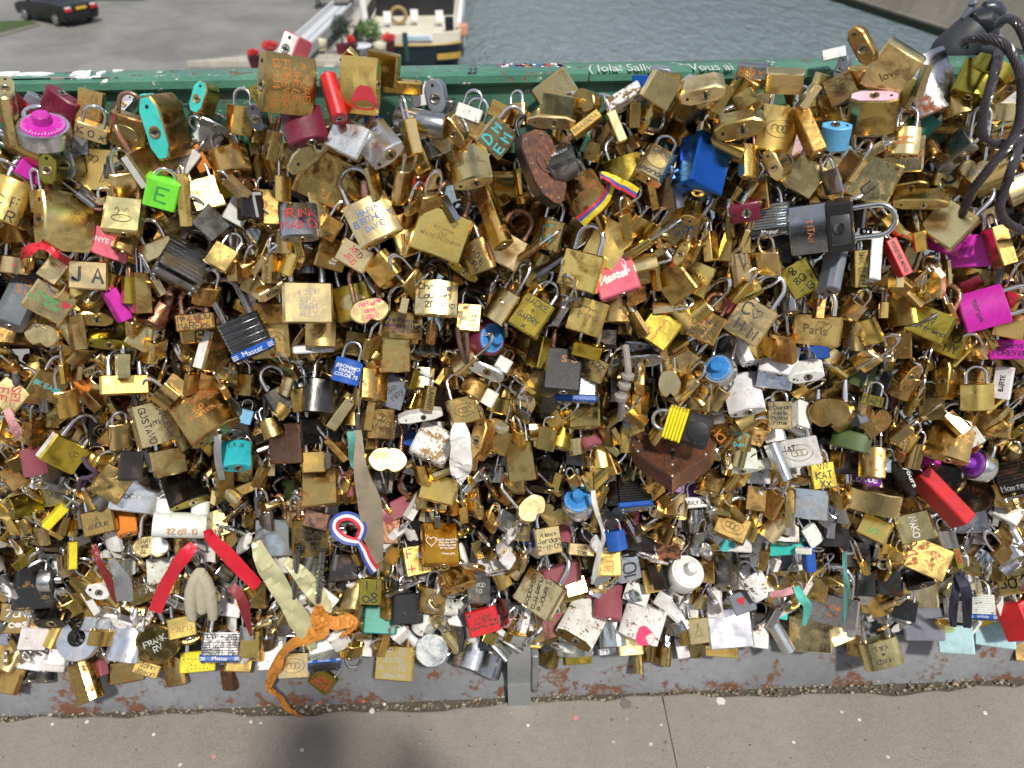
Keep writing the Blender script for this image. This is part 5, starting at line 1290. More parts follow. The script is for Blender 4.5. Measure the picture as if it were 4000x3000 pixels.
place_rows('C1', '''
790 110 220 200 90 15 0 0 lens bl 3;small blue padlock with white printed lines|;T=JERONIMO/PAPAIZ/COLOR_75,tc=w,tf=.9,sh=.65,wear=0
1020 230 200 250 110 3 15 -30 lens bo 3;orange brown brass padlock with mirror bright patch|;
710 430 200 330 140 33 0 50 hex bd 2
720 480 110 270 90 35 0 76 box bp 3;cream edge of a slim padlock leaning|beside the orange brown brass one;
1080 560 220 250 80 2 0 10 box bd 3;olive brass padlock etched with hearts and city name|;H=Oe:-.1:.22:.2+Oe:.06:.2:.2,T=//Paris,tc=e,tf=.6
970 490 120 240 70 8 0 75 box bo 3
870 480 160 200 80 8 0 0 hex bd 2
600 330 330 280 130 5 10 -15 hex dk 2;large black oxidised padlock with ridged front|;
240 330 280 200 80 -30 0 0 box dk 2
1140 870 320 240 60 3 0 0 apple bp 3;brass heart padlock with hinged flap and thin script|;T=//Noel,tc=y,tf=.4,plaque,sc=r
560 610 320 220 80 -5 0 0 box dk 2;steel blue dark padlock with gold edges|;wear=.2
290 730 250 330 170 -3 10 32 box ru 2;heavy black and rust block padlock|;
500 890 180 170 80 -4 0 0 box br 3
560 1120 290 300 110 -3 14 14 box bd 3;plain olive brass padlock beside a hanging cloth strip|;sh=.3
770 1090 130 200 80 -25 0 60 hex rs 2
1530 740 310 270 120 25 20 0 box wh 3;cream padlock eaten by orange rust|beside the folded white paper;wear=1.2,sc=r
1950 700 340 160 130 105 58 0 hex bo 3
1790 450 230 220 80 -15 5 -20 box bd 3;dark gold padlock with stamped oval emblem|above the folded white paper;O3,sh=.8
1880 260 200 150 100 30 20 0 hex bo 2
1490 340 110 200 80 10 0 70 box br 3;;S=LANNY
1420 490 360 120 80 -10 68 0 hex wh 3;thin pale padlock end lying flat, keyhole at its left|;
1990 80 330 130 120 25 60 0 hex sv 2;silver leaf shaped padlock end with keyhole|;
2140 50 120 110 40 30 0 0 box wh 2
1200 290 170 270 40 15 0 0 box sl 2;grey slab padlock with faint scratched words|;T=So/May,tc=k,tr=60
1580 1130 290 220 100 15 10 15 box br 3;bright brass padlock with wire ring on its shackle|;sh=.5
1520 1230 250 160 90 5 15 0 lens bd 2
1240 1290 310 150 60 -25 0 0 lens rs 1;faded pink oval padlock|behind the cloth strip;
520 1390 190 140 80 15 0 0 box co 3;small copper pink padlock|hanging in front of a paper note;sh=.45
160 1540 280 300 100 -5 0 20 box sv 2;large matt silver padlock on thick shackle|;sr=.08,sh=.65,wear=.1
480 1540 310 300 100 -3 0 -8 box bd 3;brass padlock with several lines of black capitals|above two steel rods;T=PARIS_2014/CLKD4EVER/Master/1000_DAYS_IN,tf=.85,sh=.8,sr=.07
1100 1070 170 170 80 5 0 0 box dk 2
1840 1270 200 160 100 5 0 0 box dk 1
2080 1090 230 240 110 -15 25 0 hex dk 1
2060 1500 200 300 120 5 25 0 hex dk 1
1160 1490 150 200 90 5 0 0 box ru 2
2080 580 220 140 50 15 0 0 apple bp 2;pale heart padlock with faint name|above rust streaked brass;T=Clement,tc=y
1330 690 110 120 60 15 0 0 box bl 1
1350 370 80 130 60 20 0 50 box yb 2
130 600 160 160 90 -20 10 0 lens bd 2
120 920 90 180 60 0 0 70 box bp 2
1390 220 250 120 90 -60 0 30 box st 1
1350 170 100 170 60 15 0 60 ol 2
2000 330 150 130 60 30 0 0 box wh 2
1850 1050 110 220 70 40 0 50 sv 2
80 420 90 240 80 0 0 0 lens dk 1
1560 560 120 120 60 10 0 0 box wh 1
2120 720 150 200 80 20 0 0 box bo 2
2120 850 160 260 60 -15 0 0 box wh 1
1370 1280 90 220 60 30 0 60 box wh 2
1750 120 240 80 60 5 0 0 box bd 1
2050 960 130 200 60 -20 0 20 box sv 1
'''.replace('0 60 ol 2','0 60 box ol 2').replace('0 50 sv 2','0 50 box sv 2'))
place_rows('C2', '''
440 110 300 340 130 5 20 0 box bk 3;large black vinyl covered padlock with orange scratched letters|;T=S_S,tc=o,ox=.15,oz=.25,tf=.4,sh=.85,sr=.085,wear=.2
700 80 230 190 90 25 0 0 box bd 2;brass padlock with upside down date|beside the large black vinyl one;T=#/2014,tr=160
560 240 330 260 110 3 8 0 lam sv 2;laminated padlock with plain blue bumper|behind the large black vinyl one;band=bl,nostripe
240 210 230 220 90 3 0 0 box bd 2
640 430 250 330 110 0 15 20 box bd 2
300 690 150 190 70 12 0 0 box br 3;small bright brass padlock|beside the red faceted one;sh=.55
430 640 190 260 120 15 15 0 lens ol 2
80 890 220 320 90 -8 0 20 box bd 3;streaked gold brown padlock on tall thick shackle|;sh=1.15,sr=.075,wear=.8
670 670 150 190 110 -20 22 0 hex rs 2;small dusty red faceted padlock|;plaque
1040 690 200 240 80 3 0 0 box br 2;square brass padlock with embossed figure|beside the big rusty heart;T=Me,tc=e,tf=.5,wear=.5
1070 510 90 190 80 -50 0 50 box bo 3
2000 310 290 300 170 -12 25 0 lens wh 2;big white painted barrel padlock, rusty keyhole|;wear=.5
1590 320 250 240 80 5 0 10 box bp 2
1360 210 180 260 60 -5 0 0 apple bp 3
1800 100 260 260 110 10 15 20 combo sv 3;silver combination lock with blue dial and knob|above white painted locks;dial=db,sh=.7
1800 580 300 230 70 40 0 0 box bo 1;tan rusted padlock with brown script|beside the yellow and black lock;T=a/dela,tc=o,tr=-10
1970 690 180 210 60 5 0 0 lens bd 2;dull brass padlock with turquoise pen words|;T=Cecile/P/Dani,tc=c
1800 760 190 230 80 5 0 0 box bo 1
1710 1070 230 190 110 8 25 0 lens bd 2;dull brass padlock with stamped ring oval|beside the big rusty heart;O3
1790 1240 210 210 80 8 0 0 box bd 2;;sh=.95
1900 1460 270 200 90 25 15 0 box bd 3;;O3
570 1260 270 270 130 0 32 0 combo sv 3;silver combination lock with turned blue dial|below the big rusty heart;dial=db,sh=.3
590 1030 170 150 110 3 10 0 lens st 2
320 1020 280 240 130 10 25 0 hex dk 2
160 1290 260 220 80 -40 0 0 apple bp 3;plain brass heart padlock, upper of a pair|;sh=.8
350 1370 250 200 50 20 0 0 heart bd 2;thin tarnished heart padlock, lower of a pair|;
310 1570 210 220 70 -8 0 -10 box bp 3;brass padlock with two names and a date in black pen|;T=Alex+/Jordan/2-11-09,tf=.9,tb=.025,sh=.6
80 1480 150 170 60 5 0 0 lens bp 2;small brass padlock with two tiny black names|below the brass heart pair;T=Agos/y/Enzo,tf=.75
180 1560 170 130 80 -15 0 0 lens bl 1
1060 1180 270 230 110 -5 20 0 lam dk 3;dark laminated padlock with blue bumper|below the big rusty heart;band=bl,nostripe
840 1390 200 210 80 0 0 0 heart dk 2
900 1570 160 160 120 -10 0 0 lens bl 3;crumpled blue foil wrapped padlock|;wear=.4
1010 1400 190 220 110 0 10 0 box ma 1
1420 1270 190 190 100 8 20 0 hex bp 2
1590 1240 190 90 60 -5 0 0 box wh 2;white padlock with a day and month in black|;T=JULY_28,tf=.8,wear=.1
1480 1140 230 140 60 -5 0 0 box pu 1;bright purple padlock|tucked under the big rusty heart;
1960 880 290 180 110 -5 30 0 lens wh 2
2110 930 240 80 80 -15 0 0 box wh 2
1890 1560 330 200 80 3 0 0 wh 1;white padlock sprayed with turquoise|;dab=c,dx=-.1,dz=-.1
1590 1400 150 200 100 0 0 20 lens sv 1
2100 1540 120 240 80 5 0 20 box wh 1
1270 1470 160 220 90 25 20 0 hex bd 1
1130 280 210 250 110 5 0 20 box dk 1;;T=OO,tc=e
1780 1500 160 130 70 -40 0 0 box wh 1
870 200 60 330 60 0 0 60 box dk 2
820 900 140 230 80 -20 0 40 box bd 2
740 860 150 180 90 -10 10 0 lens br 2
560 800 140 240 110 3 10 20 box dk 2
250 890 220 120 80 -20 0 20 box dk 1
1150 860 200 200 80 -30 0 0 box ol 1
770 1000 210 160 90 -15 10 0 lens dk 1
840 1170 160 200 90 0 10 0 box dk 1
100 380 200 240 60 10 0 0 apple bd 1
2070 620 140 160 80 30 0 0 bp 1
2110 1210 160 200 90 8 0 0 box bd 2
2130 1010 180 130 80 0 0 0 wh 1
640 1500 270 170 90 10 10 0 box dk 1
450 1480 120 180 80 5 0 0 box rs 1
1120 1560 260 200 100 5 0 0 box dk 1
1340 1560 210 200 80 3 0 0 box ru 1
'''.replace('0 0 wh 1','0 0 box wh 1').replace('0 0 bp 1','0 0 box bp 1'))
place_rows('C3', '''
100 490 190 230 70 0 0 5 box bp 3;brass padlock covered in four lines of small black script|;T=O_Ossian/Jamie/Moana/Vitus,tf=.92,sh=.45
270 490 130 210 110 0 20 -50 box wh 2
550 460 330 280 90 0 0 25 apple bd 3;large smooth brass heart padlock, notch down|;wear=.15
760 480 130 180 90 -20 0 50 box sl 2
910 570 230 280 60 10 0 0 heart bo 2;rust stained heart shaped padlock with frilled edge|;
900 360 170 90 70 15 0 0 box yb 3;;T=MAM,tb=.03
1410 430 200 190 70 -3 0 0 box bd 2
1800 330 240 220 160 0 0 0 lens br 3;gleaming bell shaped gold padlock|;sh=.55,wear=0
2030 210 130 260 60 8 0 0 box wh 3;white tag with blue ends and small letters|;T=BARTE,tr=90,tf=.5,sh=0,wear=0
1910 550 330 230 90 8 0 14 box bd 2
2150 600 200 130 80 -35 60 0 hex yb 2
1550 180 330 150 110 95 62 0 hex bd 2;narrow upright brass keyhole end with pale foot|beside the gleaming bell shaped one;
1190 150 240 160 90 -55 58 0 hex bo 3
1570 720 330 300 130 15 25 0 lens bd 3;large scratched brass padlock with keyhole on its foot|;sh=.6
1620 560 110 200 90 -40 0 70 box bp 3
1150 640 120 180 90 48 0 70 box bp 3
1270 840 120 210 110 15 0 0 cyl bd 3;small upright brass barrel padlock|;sh=.8
900 900 200 250 120 3 10 0 lens bd 3;;sh=1.0
280 810 290 230 60 -12 0 0 lens wh 3;white padlock with initials and a drawn heart|;T=J&T,tr=0,tf=.35,ox=-.25,oz=.2,wear=.25,O3
90 890 130 320 100 -20 0 60 hex sv 3
720 710 300 150 110 15 10 0 hex gn 2;black green padlock with worn edge|;
470 1010 190 210 70 -8 0 -20 box yb 3;brass padlock with crowded black pen marks|;T=VN/KAT/XX,tf=.95,tb=.04,sh=.55
120 1230 200 200 100 5 10 20 lens bd 2
350 1250 310 250 80 8 0 0 box sv 2;silver padlock sprayed grey with faint lettering|;T=Ca,tc=y,tf=.3
620 1200 200 220 90 0 0 40 apple bp 2
900 1220 430 180 160 15 -22 0 hex bp 3;long faceted olive brass block padlock|;sh=0,wear=.15
920 1470 240 180 80 28 10 0 box br 3;orange gold padlock with green squiggle|;T=S.,tc=g,tr=90,tf=.5,wear=.2
1270 1450 280 230 100 -14 0 -10 box bp 3;pale gold padlock with raised lettered band|;T=NAKO,tc=w,tr=-90,tf=.7,sh=.5,wear=.05
1490 1200 200 500 140 -38 0 56 box rd 3;long bright red padlock with flaking paint|;wear=.45,side=rd
1790 1170 270 270 90 0 0 20 disc dk 1;dark round combination lock back|beside the flaking red one;
1830 930 260 260 130 20 0 45 combo sv 2;silver combination lock with purple knob seen sideways|;dial=pu,sh=.4
2110 1050 240 280 110 -15 15 0 lam dk 2;dark grey laminated padlock with embossed name|;T=Master,tc=y,oz=-.25
1120 1060 180 300 90 -20 0 40 lens dk 2;dark padlock with a white word down its side|;S=yours,tc=w
1400 840 150 150 90 0 20 0 hex mg 1
1370 960 110 130 60 0 0 0 box rs 1
830 1030 260 110 60 8 0 0 lens pu 1;purple oval padlock with white lettering|;T=Lotte,tc=w
130 1470 250 230 100 3 10 0 box dk 2
1760 1400 250 190 70 -5 0 0 sv 1;silver padlock tinted turquoise at one corner|;
2060 1330 220 140 90 30 20 0 hex wh 2
2060 1480 150 260 90 -20 0 20 hex sv 1
560 1500 250 230 90 3 0 0 box dk 1
1110 1590 150 200 90 5 20 20 hex bp 2
1770 680 130 140 60 -30 0 0 wh 3
1050 330 130 180 80 20 0 30 hex ma 1
60 120 290 270 80 8 0 0 box sv 2;silver padlock speckled with dark spots, rounded|;
320 110 280 160 120 -10 50 0 hex wh 3
450 120 120 280 60 0 0 20 dk 1
810 130 200 220 60 20 0 0 box gn 1
1680 230 200 130 70 -30 0 0 bd 1
50 650 150 130 80 -10 10 0 lens wh 2
60 1030 220 180 80 20 0 20 box sv 1
240 1010 150 150 70 -20 0 0 wh 2
1060 530 180 180 70 0 0 0 apple bd 1
1520 1020 230 200 70 15 0 0 box dk 1
640 890 260 200 90 0 0 0 box dk 1
1850 1530 250 160 70 5 0 0 dk 1
2030 1180 140 190 60 -5 0 20 box bd 2
600 870 80 140 60 8 0 40 box bd 2
2140 1480 130 180 80 20 0 0 box bo 1
'''.replace('0 0 sv 1;','0 0 box sv 1;').replace('0 0 wh 3','0 0 box wh 3').replace('0 20 dk 1','0 20 box dk 1').replace('0 0 bd 1\n50','0 0 box bd 1\n50').replace('0 0 wh 2\n1060','0 0 box wh 2\n1060').replace('0 0 dk 1\n2030','0 0 box dk 1\n2030'))
place_rows('D0', '''
220 180 90 200 80 45 0 75 box yb 3
310 430 300 340 110 -3 0 -15 box bk 2;large black padlock with gold chipped edges|;wear=.7
410 360 200 200 100 0 0 -70 combo sv 3;combination lock turned sideways with chrome knob|;dial=bk,knob=sv,sh=.4
615 150 100 230 80 -5 0 75 box yb 3;slim yellow edge of a padlock|above the white heart keyhole one;side=ye
550 240 90 180 70 -12 0 70 box bp 3
750 560 120 230 80 -35 0 70 box br 3;slim gold padlock with gleaming white edge|;side=wh
510 570 200 330 150 15 25 40 hex dk 2
860 440 180 120 140 20 58 0 lens wh 3;white rounded padlock end with small keyhole|;wear=.05
1260 420 270 220 80 -18 0 0 box bd 2;brown brass padlock with chalky white letters|;T=NJ_+/KMK,tc=w,tf=.6,oz=.1
180 690 310 240 80 0 0 10 box bd 2;brown brass padlock stamped with a four letter word|;T=ZONE/ces,tc=w,tf=.65
290 870 200 170 60 3 0 0 box wh 3
270 1040 200 170 60 8 0 0 box wh 2
530 960 130 260 80 5 0 30 box wh 3
460 1080 190 130 60 5 0 0 box wh 2
1030 620 260 150 50 10 0 0 lens wh 2
890 720 300 200 60 12 0 0 box sv 2
1200 680 210 180 50 18 0 0 box wh 2;;wear=1
460 850 110 180 90 15 0 50 lens br 3
690 880 310 310 110 -15 0 25 discus sv 3;round polished steel disc padlock|;wear=0
870 860 180 120 90 5 0 0 lens br 3
1090 900 240 310 110 5 8 26 hex sv 3;tall grey white padlock with faint stamped letters|;T=LANE,tc=y,oz=-.35,tf=.6
1370 900 310 310 100 -30 10 25 disc bd 3;round brown padlock with scratched white capitals|;T=FRANK/RV,tc=f,tf=.55
1570 770 210 170 80 -12 0 -10 box br 3;small gold padlock embossed with a city name|below the knotted cloth;T=Paris,tc=e,sh=.8,wear=.1
1390 280 210 200 60 -8 0 0 box wh 2
1560 500 190 190 60 10 0 0 disc wh 1
1910 940 300 230 110 0 -6 0 lam st 3;silver laminated padlock with blue band and pen initials|;band=bl,B=Master,T=DB_+_MB/4.28.14/5.31.14/,tf=.78,oz=.1,sh=.5
1710 1070 270 160 40 -5 0 0 box ye 2;flat yellow padlock with green speckles|;T=::..::.:/.::.:.,tc=g,wear=.1
2160 910 150 210 80 0 0 0 box br 3
740 1240 230 330 150 -25 0 50 hex bd 3;brown diamond shaped padlock hanging lowest|against the kick plate;sh=.7
870 1110 100 140 70 -15 0 60 box rs 2
1090 1150 270 170 90 -8 0 0 box bd 1
1270 1130 210 110 50 15 0 0 box br 2;small gold padlock with two handwritten names|under the round brown one;T=John/Jason,tf=.8
1510 1150 150 230 80 -20 0 40 hex bd 1
100 1000 160 260 90 20 0 30 hex bp 2
60 1210 200 240 90 10 0 30 box bo 2
260 1180 140 120 90 0 15 0 lens st 1
400 1180 140 120 90 0 15 0 lens st 1
1980 1200 90 200 70 -15 0 40 box ru 1
1990 600 180 150 50 10 0 0 box wh 2
1310 70 290 210 70 0 0 0 apple bp 3;brass heart padlock with white peeling paint and black letters|;T=MARI/NES/26,ox=-.2,tf=.55,dab=w,dx=.2
1640 90 230 200 70 -10 0 0 lens bd 2
470 70 210 180 120 5 20 0 lam st 2;small weathered laminated padlock|beside a slim yellow edge;
2060 1100 210 110 70 3 0 0 box br 2
1140 160 160 230 100 8 0 20 lens sv 1
30 600 90 240 70 5 0 40 box sv 1
60 300 160 250 100 20 0 30 box ru 1
740 240 120 240 90 20 10 40 hex bd 2
330 1180 90 60 50 0 0 0 box dk 0
1930 320 250 220 90 -5 0 0 dk 1
2040 460 200 130 90 0 0 0 cyl bd 1
80 800 110 220 60 -10 0 40 box sv 2
'''.replace('0 0 dk 1','0 0 box dk 1'))
place_rows('D1', '''
750 250 240 220 90 -5 0 0 box dk 2
990 460 180 210 60 0 0 0 box yb 3;yellow padlock with black hearts and scribble|below the tricolour ribbon;T=I_i/o8,tf=.8,wear=.2
830 500 160 230 90 10 10 20 hex bp 2
860 650 220 180 80 0 0 0 box dk 1
1080 710 270 220 70 3 0 0 box te 2;dark teal grey padlock with bright green speckles|;wear=.3
1310 610 240 240 90 0 0 -20 box bk 3;black padlock with worn gold edges and green mould|;sh=.6
1530 540 200 210 90 5 0 15 lens bd 3
1740 360 280 160 110 -20 30 0 hex bo 3;rusty gold padlock strung on a steel rod|;sh=.8
1920 430 200 260 70 0 0 -10 box dk 2;charcoal padlock with scratched letters|;T=PROD/FO,tc=y,tf=.5
1960 720 260 200 70 -15 8 0 box rd 3;red padlock with ornate black initials and year|;T=A_V_2014/Nov_10.12/Agustin-Vero,tf=.88,wear=0,H=k:-.38:.34:.12+k:.38:-.05:.12
1680 690 260 120 60 5 0 0 lens wh 1
1520 970 270 270 60 0 0 10 disc sv 3;flat round aluminium padlock back|;wear=0,sh=.3
1200 1080 310 270 60 2 0 0 box br 3;square gold padlock with scratched black writing|hanging over the kick plate;T=J.P._GE/JUNGE/m_I_u_BE/Amelia,tc=y,tf=.85,wear=.15
600 880 280 180 90 -15 10 0 hex wh 2
590 1050 250 120 110 -5 38 0 lam sv 3;laminated padlock seen from below with blue band|;band=bl,B=Master
330 1100 250 200 70 -5 0 0 box bp 3;silver yellow padlock with black ringed oval|;O3,wear=.1
140 1010 220 230 70 -3 0 0 box wh 2
580 1230 190 150 60 38 0 0 box yb 3;small yellow padlock with dark red month and year|;T=Jul/2014,tc=r,tf=.75,tr=0,sh=.6
230 750 240 170 90 2 0 0 lam wh 1
160 880 120 90 60 0 0 0 box wh 1
1850 930 240 350 120 15 5 20 hex sv 1
2030 1030 220 300 110 18 5 20 hex st 1
1690 860 200 210 80 8 0 -15 box dk 2
930 950 150 120 60 5 0 0 box wh 2
1090 920 90 180 70 15 0 60 box bo 3
2050 900 220 140 90 0 0 0 lens bk 2
1390 190 210 240 80 -12 0 0 box br 2;gold padlock with red pen marks|beside the orange gold heart verse one;T=F_S/+_N,tc=r
1590 60 290 330 110 -5 16 -14 box gl 3;matt orange gold padlock printed with heart and verse|;T=Touch_always_be/the_one_who/holds_the_key/to_my_heart//I_love_you,tc=w,ox=.16,oz=-.1,tf=.62,H=Ow:-.28:.02:.28
2080 150 330 330 40 15 0 10 disc wh 1
1140 560 100 240 80 0 0 50 box bo 2
440 210 180 200 90 -5 10 0 lens bo 1
130 600 120 230 90 15 0 30 cyl bd 1
40 500 110 200 80 0 0 30 box bd 2
1120 240 200 180 80 0 0 0 box bd 1
1600 230 150 100 70 0 0 0 box bo 2;;T=Se
2080 490 190 170 80 0 0 0 dk 1
920 280 150 150 80 0 0 0 box ru 1
790 960 100 150 60 10 0 40 box bp 2
20 920 80 260 70 0 0 30 box br 2
1430 960 120 200 70 0 0 20 box bd 1
1270 860 110 130 60 0 0 0 box bo 1;;sc=r,sh=.8
2100 640 180 250 90 0 0 0 rs 1
800 120 180 140 60 0 0 0 dk 1
1950 90 130 150 70 -20 0 0 box bd 1
1000 750 110 90 60 0 0 0 box dk 0
'''.replace('0 0 dk 1','0 0 box dk 1').replace('0 0 rs 1','0 0 box rs 1'))
place_rows('D2', '''
310 160 10 10 5 0 0 0 box bp 0
240 480 350 300 90 30 0 10 box bp 3;pale gold padlock with black words running sideways|;T=Siempre/nuestra/casados,tr=-78,tf=.9,wear=.1
330 620 270 220 50 -15 0 0 box bp 2
430 320 300 160 90 -12 0 0 rs 2;purple grey padlock with pink scuffs|;wear=.7
550 420 180 140 60 -15 0 0 br 2;;T=cent,oz=-.2
600 100 220 100 60 5 0 0 bp 2;;T=Joe/Ton
840 210 200 230 110 0 10 10 box br 3;orange gold block padlock with rust words|;T=ZUIJ,tc=o,tr=90,wear=.3
1000 250 190 220 60 -10 0 0 box sv 2;;T=101,tr=80
1080 60 280 170 90 0 0 0 dk 1
1340 80 220 180 80 3 0 0 box ru 2
1490 320 280 280 170 -15 12 -25 combo wh 3;white painted round lock with white knob and pink mark|;dial=wh,sh=.3,wear=.35
1860 290 180 260 120 5 30 20 hex st 3;faceted grey steel padlock with bright foot|;wear=.05
2000 340 100 200 60 5 0 0 box wh 2
2130 150 110 190 80 5 0 20 wh 2
1200 370 130 190 60 -8 0 0 bo 2;;sc=r
1270 330 110 210 70 -15 0 30 box dk 3
1990 560 180 170 60 -20 0 0 box sl 3;blue grey padlock with painted red heart|;H=r:0:.05:.4,wear=0
1880 780 350 310 60 -3 0 0 box sv 3;large mirror bright silver padlock|above the gold strip with capitals;wear=.3
1750 560 110 240 60 0 0 20 box wh 2
1610 800 170 200 50 -5 0 0 box bp 3;pale brass padlock etched with a tower|on a long shackle;EIF=0:0:.5,sh=1.3
1130 730 330 280 110 20 0 0 hex wh 3;white padlock with pink sprayed lower half|;dab=p,dx=.15,dz=-.3
830 560 230 270 120 5 20 0 hex rs 2;deep red padlock oversprayed with white|;wear=.2
620 720 320 330 130 30 40 0 hex wh 3;white topped padlock with brass keyhole end outward|;cap=bd,wear=.8
370 760 200 170 60 -12 0 0 lens rs 3;raspberry padlock blotched orange with rust|;wear=1
280 860 240 90 60 10 0 0 bd 2
530 910 280 200 80 -10 0 0 lens sv 2
860 800 210 250 180 -5 10 30 cyl sv 2;clear silvery round barrel padlock|;wear=0
1020 910 200 190 70 -4 0 0 box bp 3;plain pale gold padlock|beside the clear silvery barrel;wear=.05
1090 1090 70 150 60 0 0 30 lens bd 2
1170 960 100 180 70 8 0 40 hex bd 1
1300 1000 130 180 70 8 0 30 hex bd 1
1470 950 100 160 50 -8 0 0 wh 1
1580 950 160 140 60 0 0 0 disc bd 1
1810 980 260 90 50 2 0 0 box br 3;gold strip padlock with brown capitals|;T=DUZZMINE,tc=o,tf=.85,wear=0
820 980 150 60 40 -3 0 0 box st 2;;T=ba.on,tc=w
570 1030 220 110 60 -5 0 0 yb 1
330 1000 120 200 80 10 0 30 bd 1
2120 420 190 210 80 -30 10 0 hex wh 3;;wear=.9
2070 480 60 60 50 0 0 0 rd 3
110 700 70 210 60 15 0 60 box wh 3
200 770 100 60 40 0 0 0 box wh 2
2140 800 140 270 70 8 0 0 box wh 2
1400 700 170 230 90 -25 0 30 hex st 2;;sh=1
1430 570 330 160 50 5 0 0 box wh 1
1080 480 200 160 60 20 0 0 lens wh 2
700 430 100 160 50 5 0 0 rs 1
530 480 220 120 60 -8 0 0 bd 1
1590 430 70 270 50 5 0 50 box bo 1
1350 480 70 240 50 15 0 50 box wh 2
1700 250 100 260 60 0 0 20 box bo 1
670 160 150 180 70 -15 0 0 box dk 1
30 230 150 190 70 30 0 40 lens bp 2
480 200 140 170 60 -30 20 0 hex bd 1
'''.replace('0 0 rs','0 0 box rs').replace('0 0 br 2','0 0 box br 2').replace('0 0 bp 2;','0 0 box bp 2;').replace('0 0 dk 1','0 0 box dk 1').replace('0 20 wh 2','0 20 box wh 2').replace('0 0 bo 2','0 0 box bo 2').replace('0 0 bd','0 0 box bd').replace('0 0 wh 1','0 0 box wh 1').replace('0 0 yb','0 0 box yb').replace('0 30 bd 1','0 30 box bd 1').replace('0 0 rd','0 0 box rd').replace('box box','box').replace('310 160 10 10 5 0 0 0 box bp 0\n','').replace('disc box','disc'))
place_rows('D3', '''
150 70 280 140 60 -8 0 0 box tq 2;flat turquoise painted padlock|;wear=.3
350 170 110 210 80 0 0 70 box bl 3;slim blue padlock on a rusty shackle|;side=bl,sc=r,sh=.9
130 220 260 170 60 5 0 0 box sl 1
170 370 310 180 70 -5 0 0 box bd 2
1380 180 320 270 60 25 0 -15 box bd 3;brass padlock with red drawn hearts and number|;T=2,tc=r,ox=-.38,oz=-.1,tf=.3,H=Or:.1:.15:.2+Or:.22:.1:.2,sh=.75,side=bp
1640 160 330 300 60 3 0 0 box bd 1
410 440 190 190 60 15 0 0 box bo 2
600 390 230 130 90 35 60 0 hex bd 3
560 620 390 240 60 12 0 0 box sv 3;large silver padlock scratched down to gold|;T=*@#/X*,tc=o,tf=.4,wear=.5
720 650 140 310 60 3 0 20 box sv 2
800 390 220 210 60 3 0 0 box dk 2
1020 350 250 260 70 5 0 0 dk 2
1310 480 270 210 80 2 0 0 box bp 2;cream brass padlock in shade of a dark one|;wear=.05
1300 360 220 120 90 -15 30 0 lens dk 3
970 990 300 220 130 -8 -22 -16 hex bp 3;gold padlock with two black names, hanging clear|over the kick plate;T=TIKA/_/EDWIN,tf=.62,tb=.02,H=k:0:0:.1,sh=.72,sr=.085,sc=g,wear=.05
360 830 330 280 60 3 0 0 box bp 2;large plain tan padlock, narrow at the foot|;wear=.1
410 960 250 60 50 3 0 0 box wh 1
110 860 110 250 90 -25 0 45 hex sv 3;bright aluminium bar padlock with black rubber ring|;wear=0
620 820 200 170 60 -20 0 0 box bp 1
740 910 90 190 60 3 0 30 box bd 1
1340 740 300 260 70 3 0 0 box sl 2;plain charcoal grey padlock with rust spot|;wear=.2
1180 640 180 180 80 15 0 0 lam dk 3
1620 880 260 220 50 3 0 0 box lb 3;flat padlock painted pale sky blue|;wear=.2
1960 820 290 220 60 8 0 0 box lb 2;flat padlock faded white and pale turquoise|beside the laminated one with blue band;wear=.45
1850 600 190 200 90 2 0 0 lam wh 3;white laminated padlock with small blue band|;band=bl,B=nokey
2140 720 190 300 100 -12 0 30 box rd 3;crimson padlock on a long shackle|;sh=.8,wear=.05
2110 390 220 180 60 -8 0 0 br 2;;T=JOY,tb=.03
2150 230 140 160 60 -8 0 0 bp 2;;T=Gre
1620 160 80 180 60 -8 0 60 box yb 3;;S=FEMS,tc=r
1850 150 250 170 70 -20 0 0 box dk 1
1000 230 150 200 60 0 0 0 dk 1
770 140 200 200 60 0 0 0 box dk 1
1100 80 160 180 70 5 0 20 hex bp 2
90 600 150 180 60 10 0 0 tq 1
1950 600 60 200 50 3 0 40 box bo 2
1980 270 100 180 60 0 0 20 box bd 2
2180 960 90 180 60 5 0 0 bd 1
950 560 180 200 80 -30 0 20 lens br 2
200 800 180 200 80 -10 0 0 dk 1
60 480 60 200 50 -20 0 40 sv 2
840 580 90 130 60 0 0 0 bo 1
1540 560 120 200 70 5 0 20 bd 1
2050 90 180 200 80 -25 10 20 hex sv 2
'''.replace('0 0 dk','0 0 box dk').replace('0 0 br 2','0 0 box br 2').replace('0 0 bp 2;;','0 0 box bp 2;;').replace('0 0 tq 1','0 0 box tq 1').replace('0 0 bd 1','0 0 box bd 1').replace('0 40 sv','0 40 box sv').replace('0 0 bo','0 0 box bo').replace('0 20 bd','0 20 box bd').replace('box box','box'))
flush_text(); flush_side()
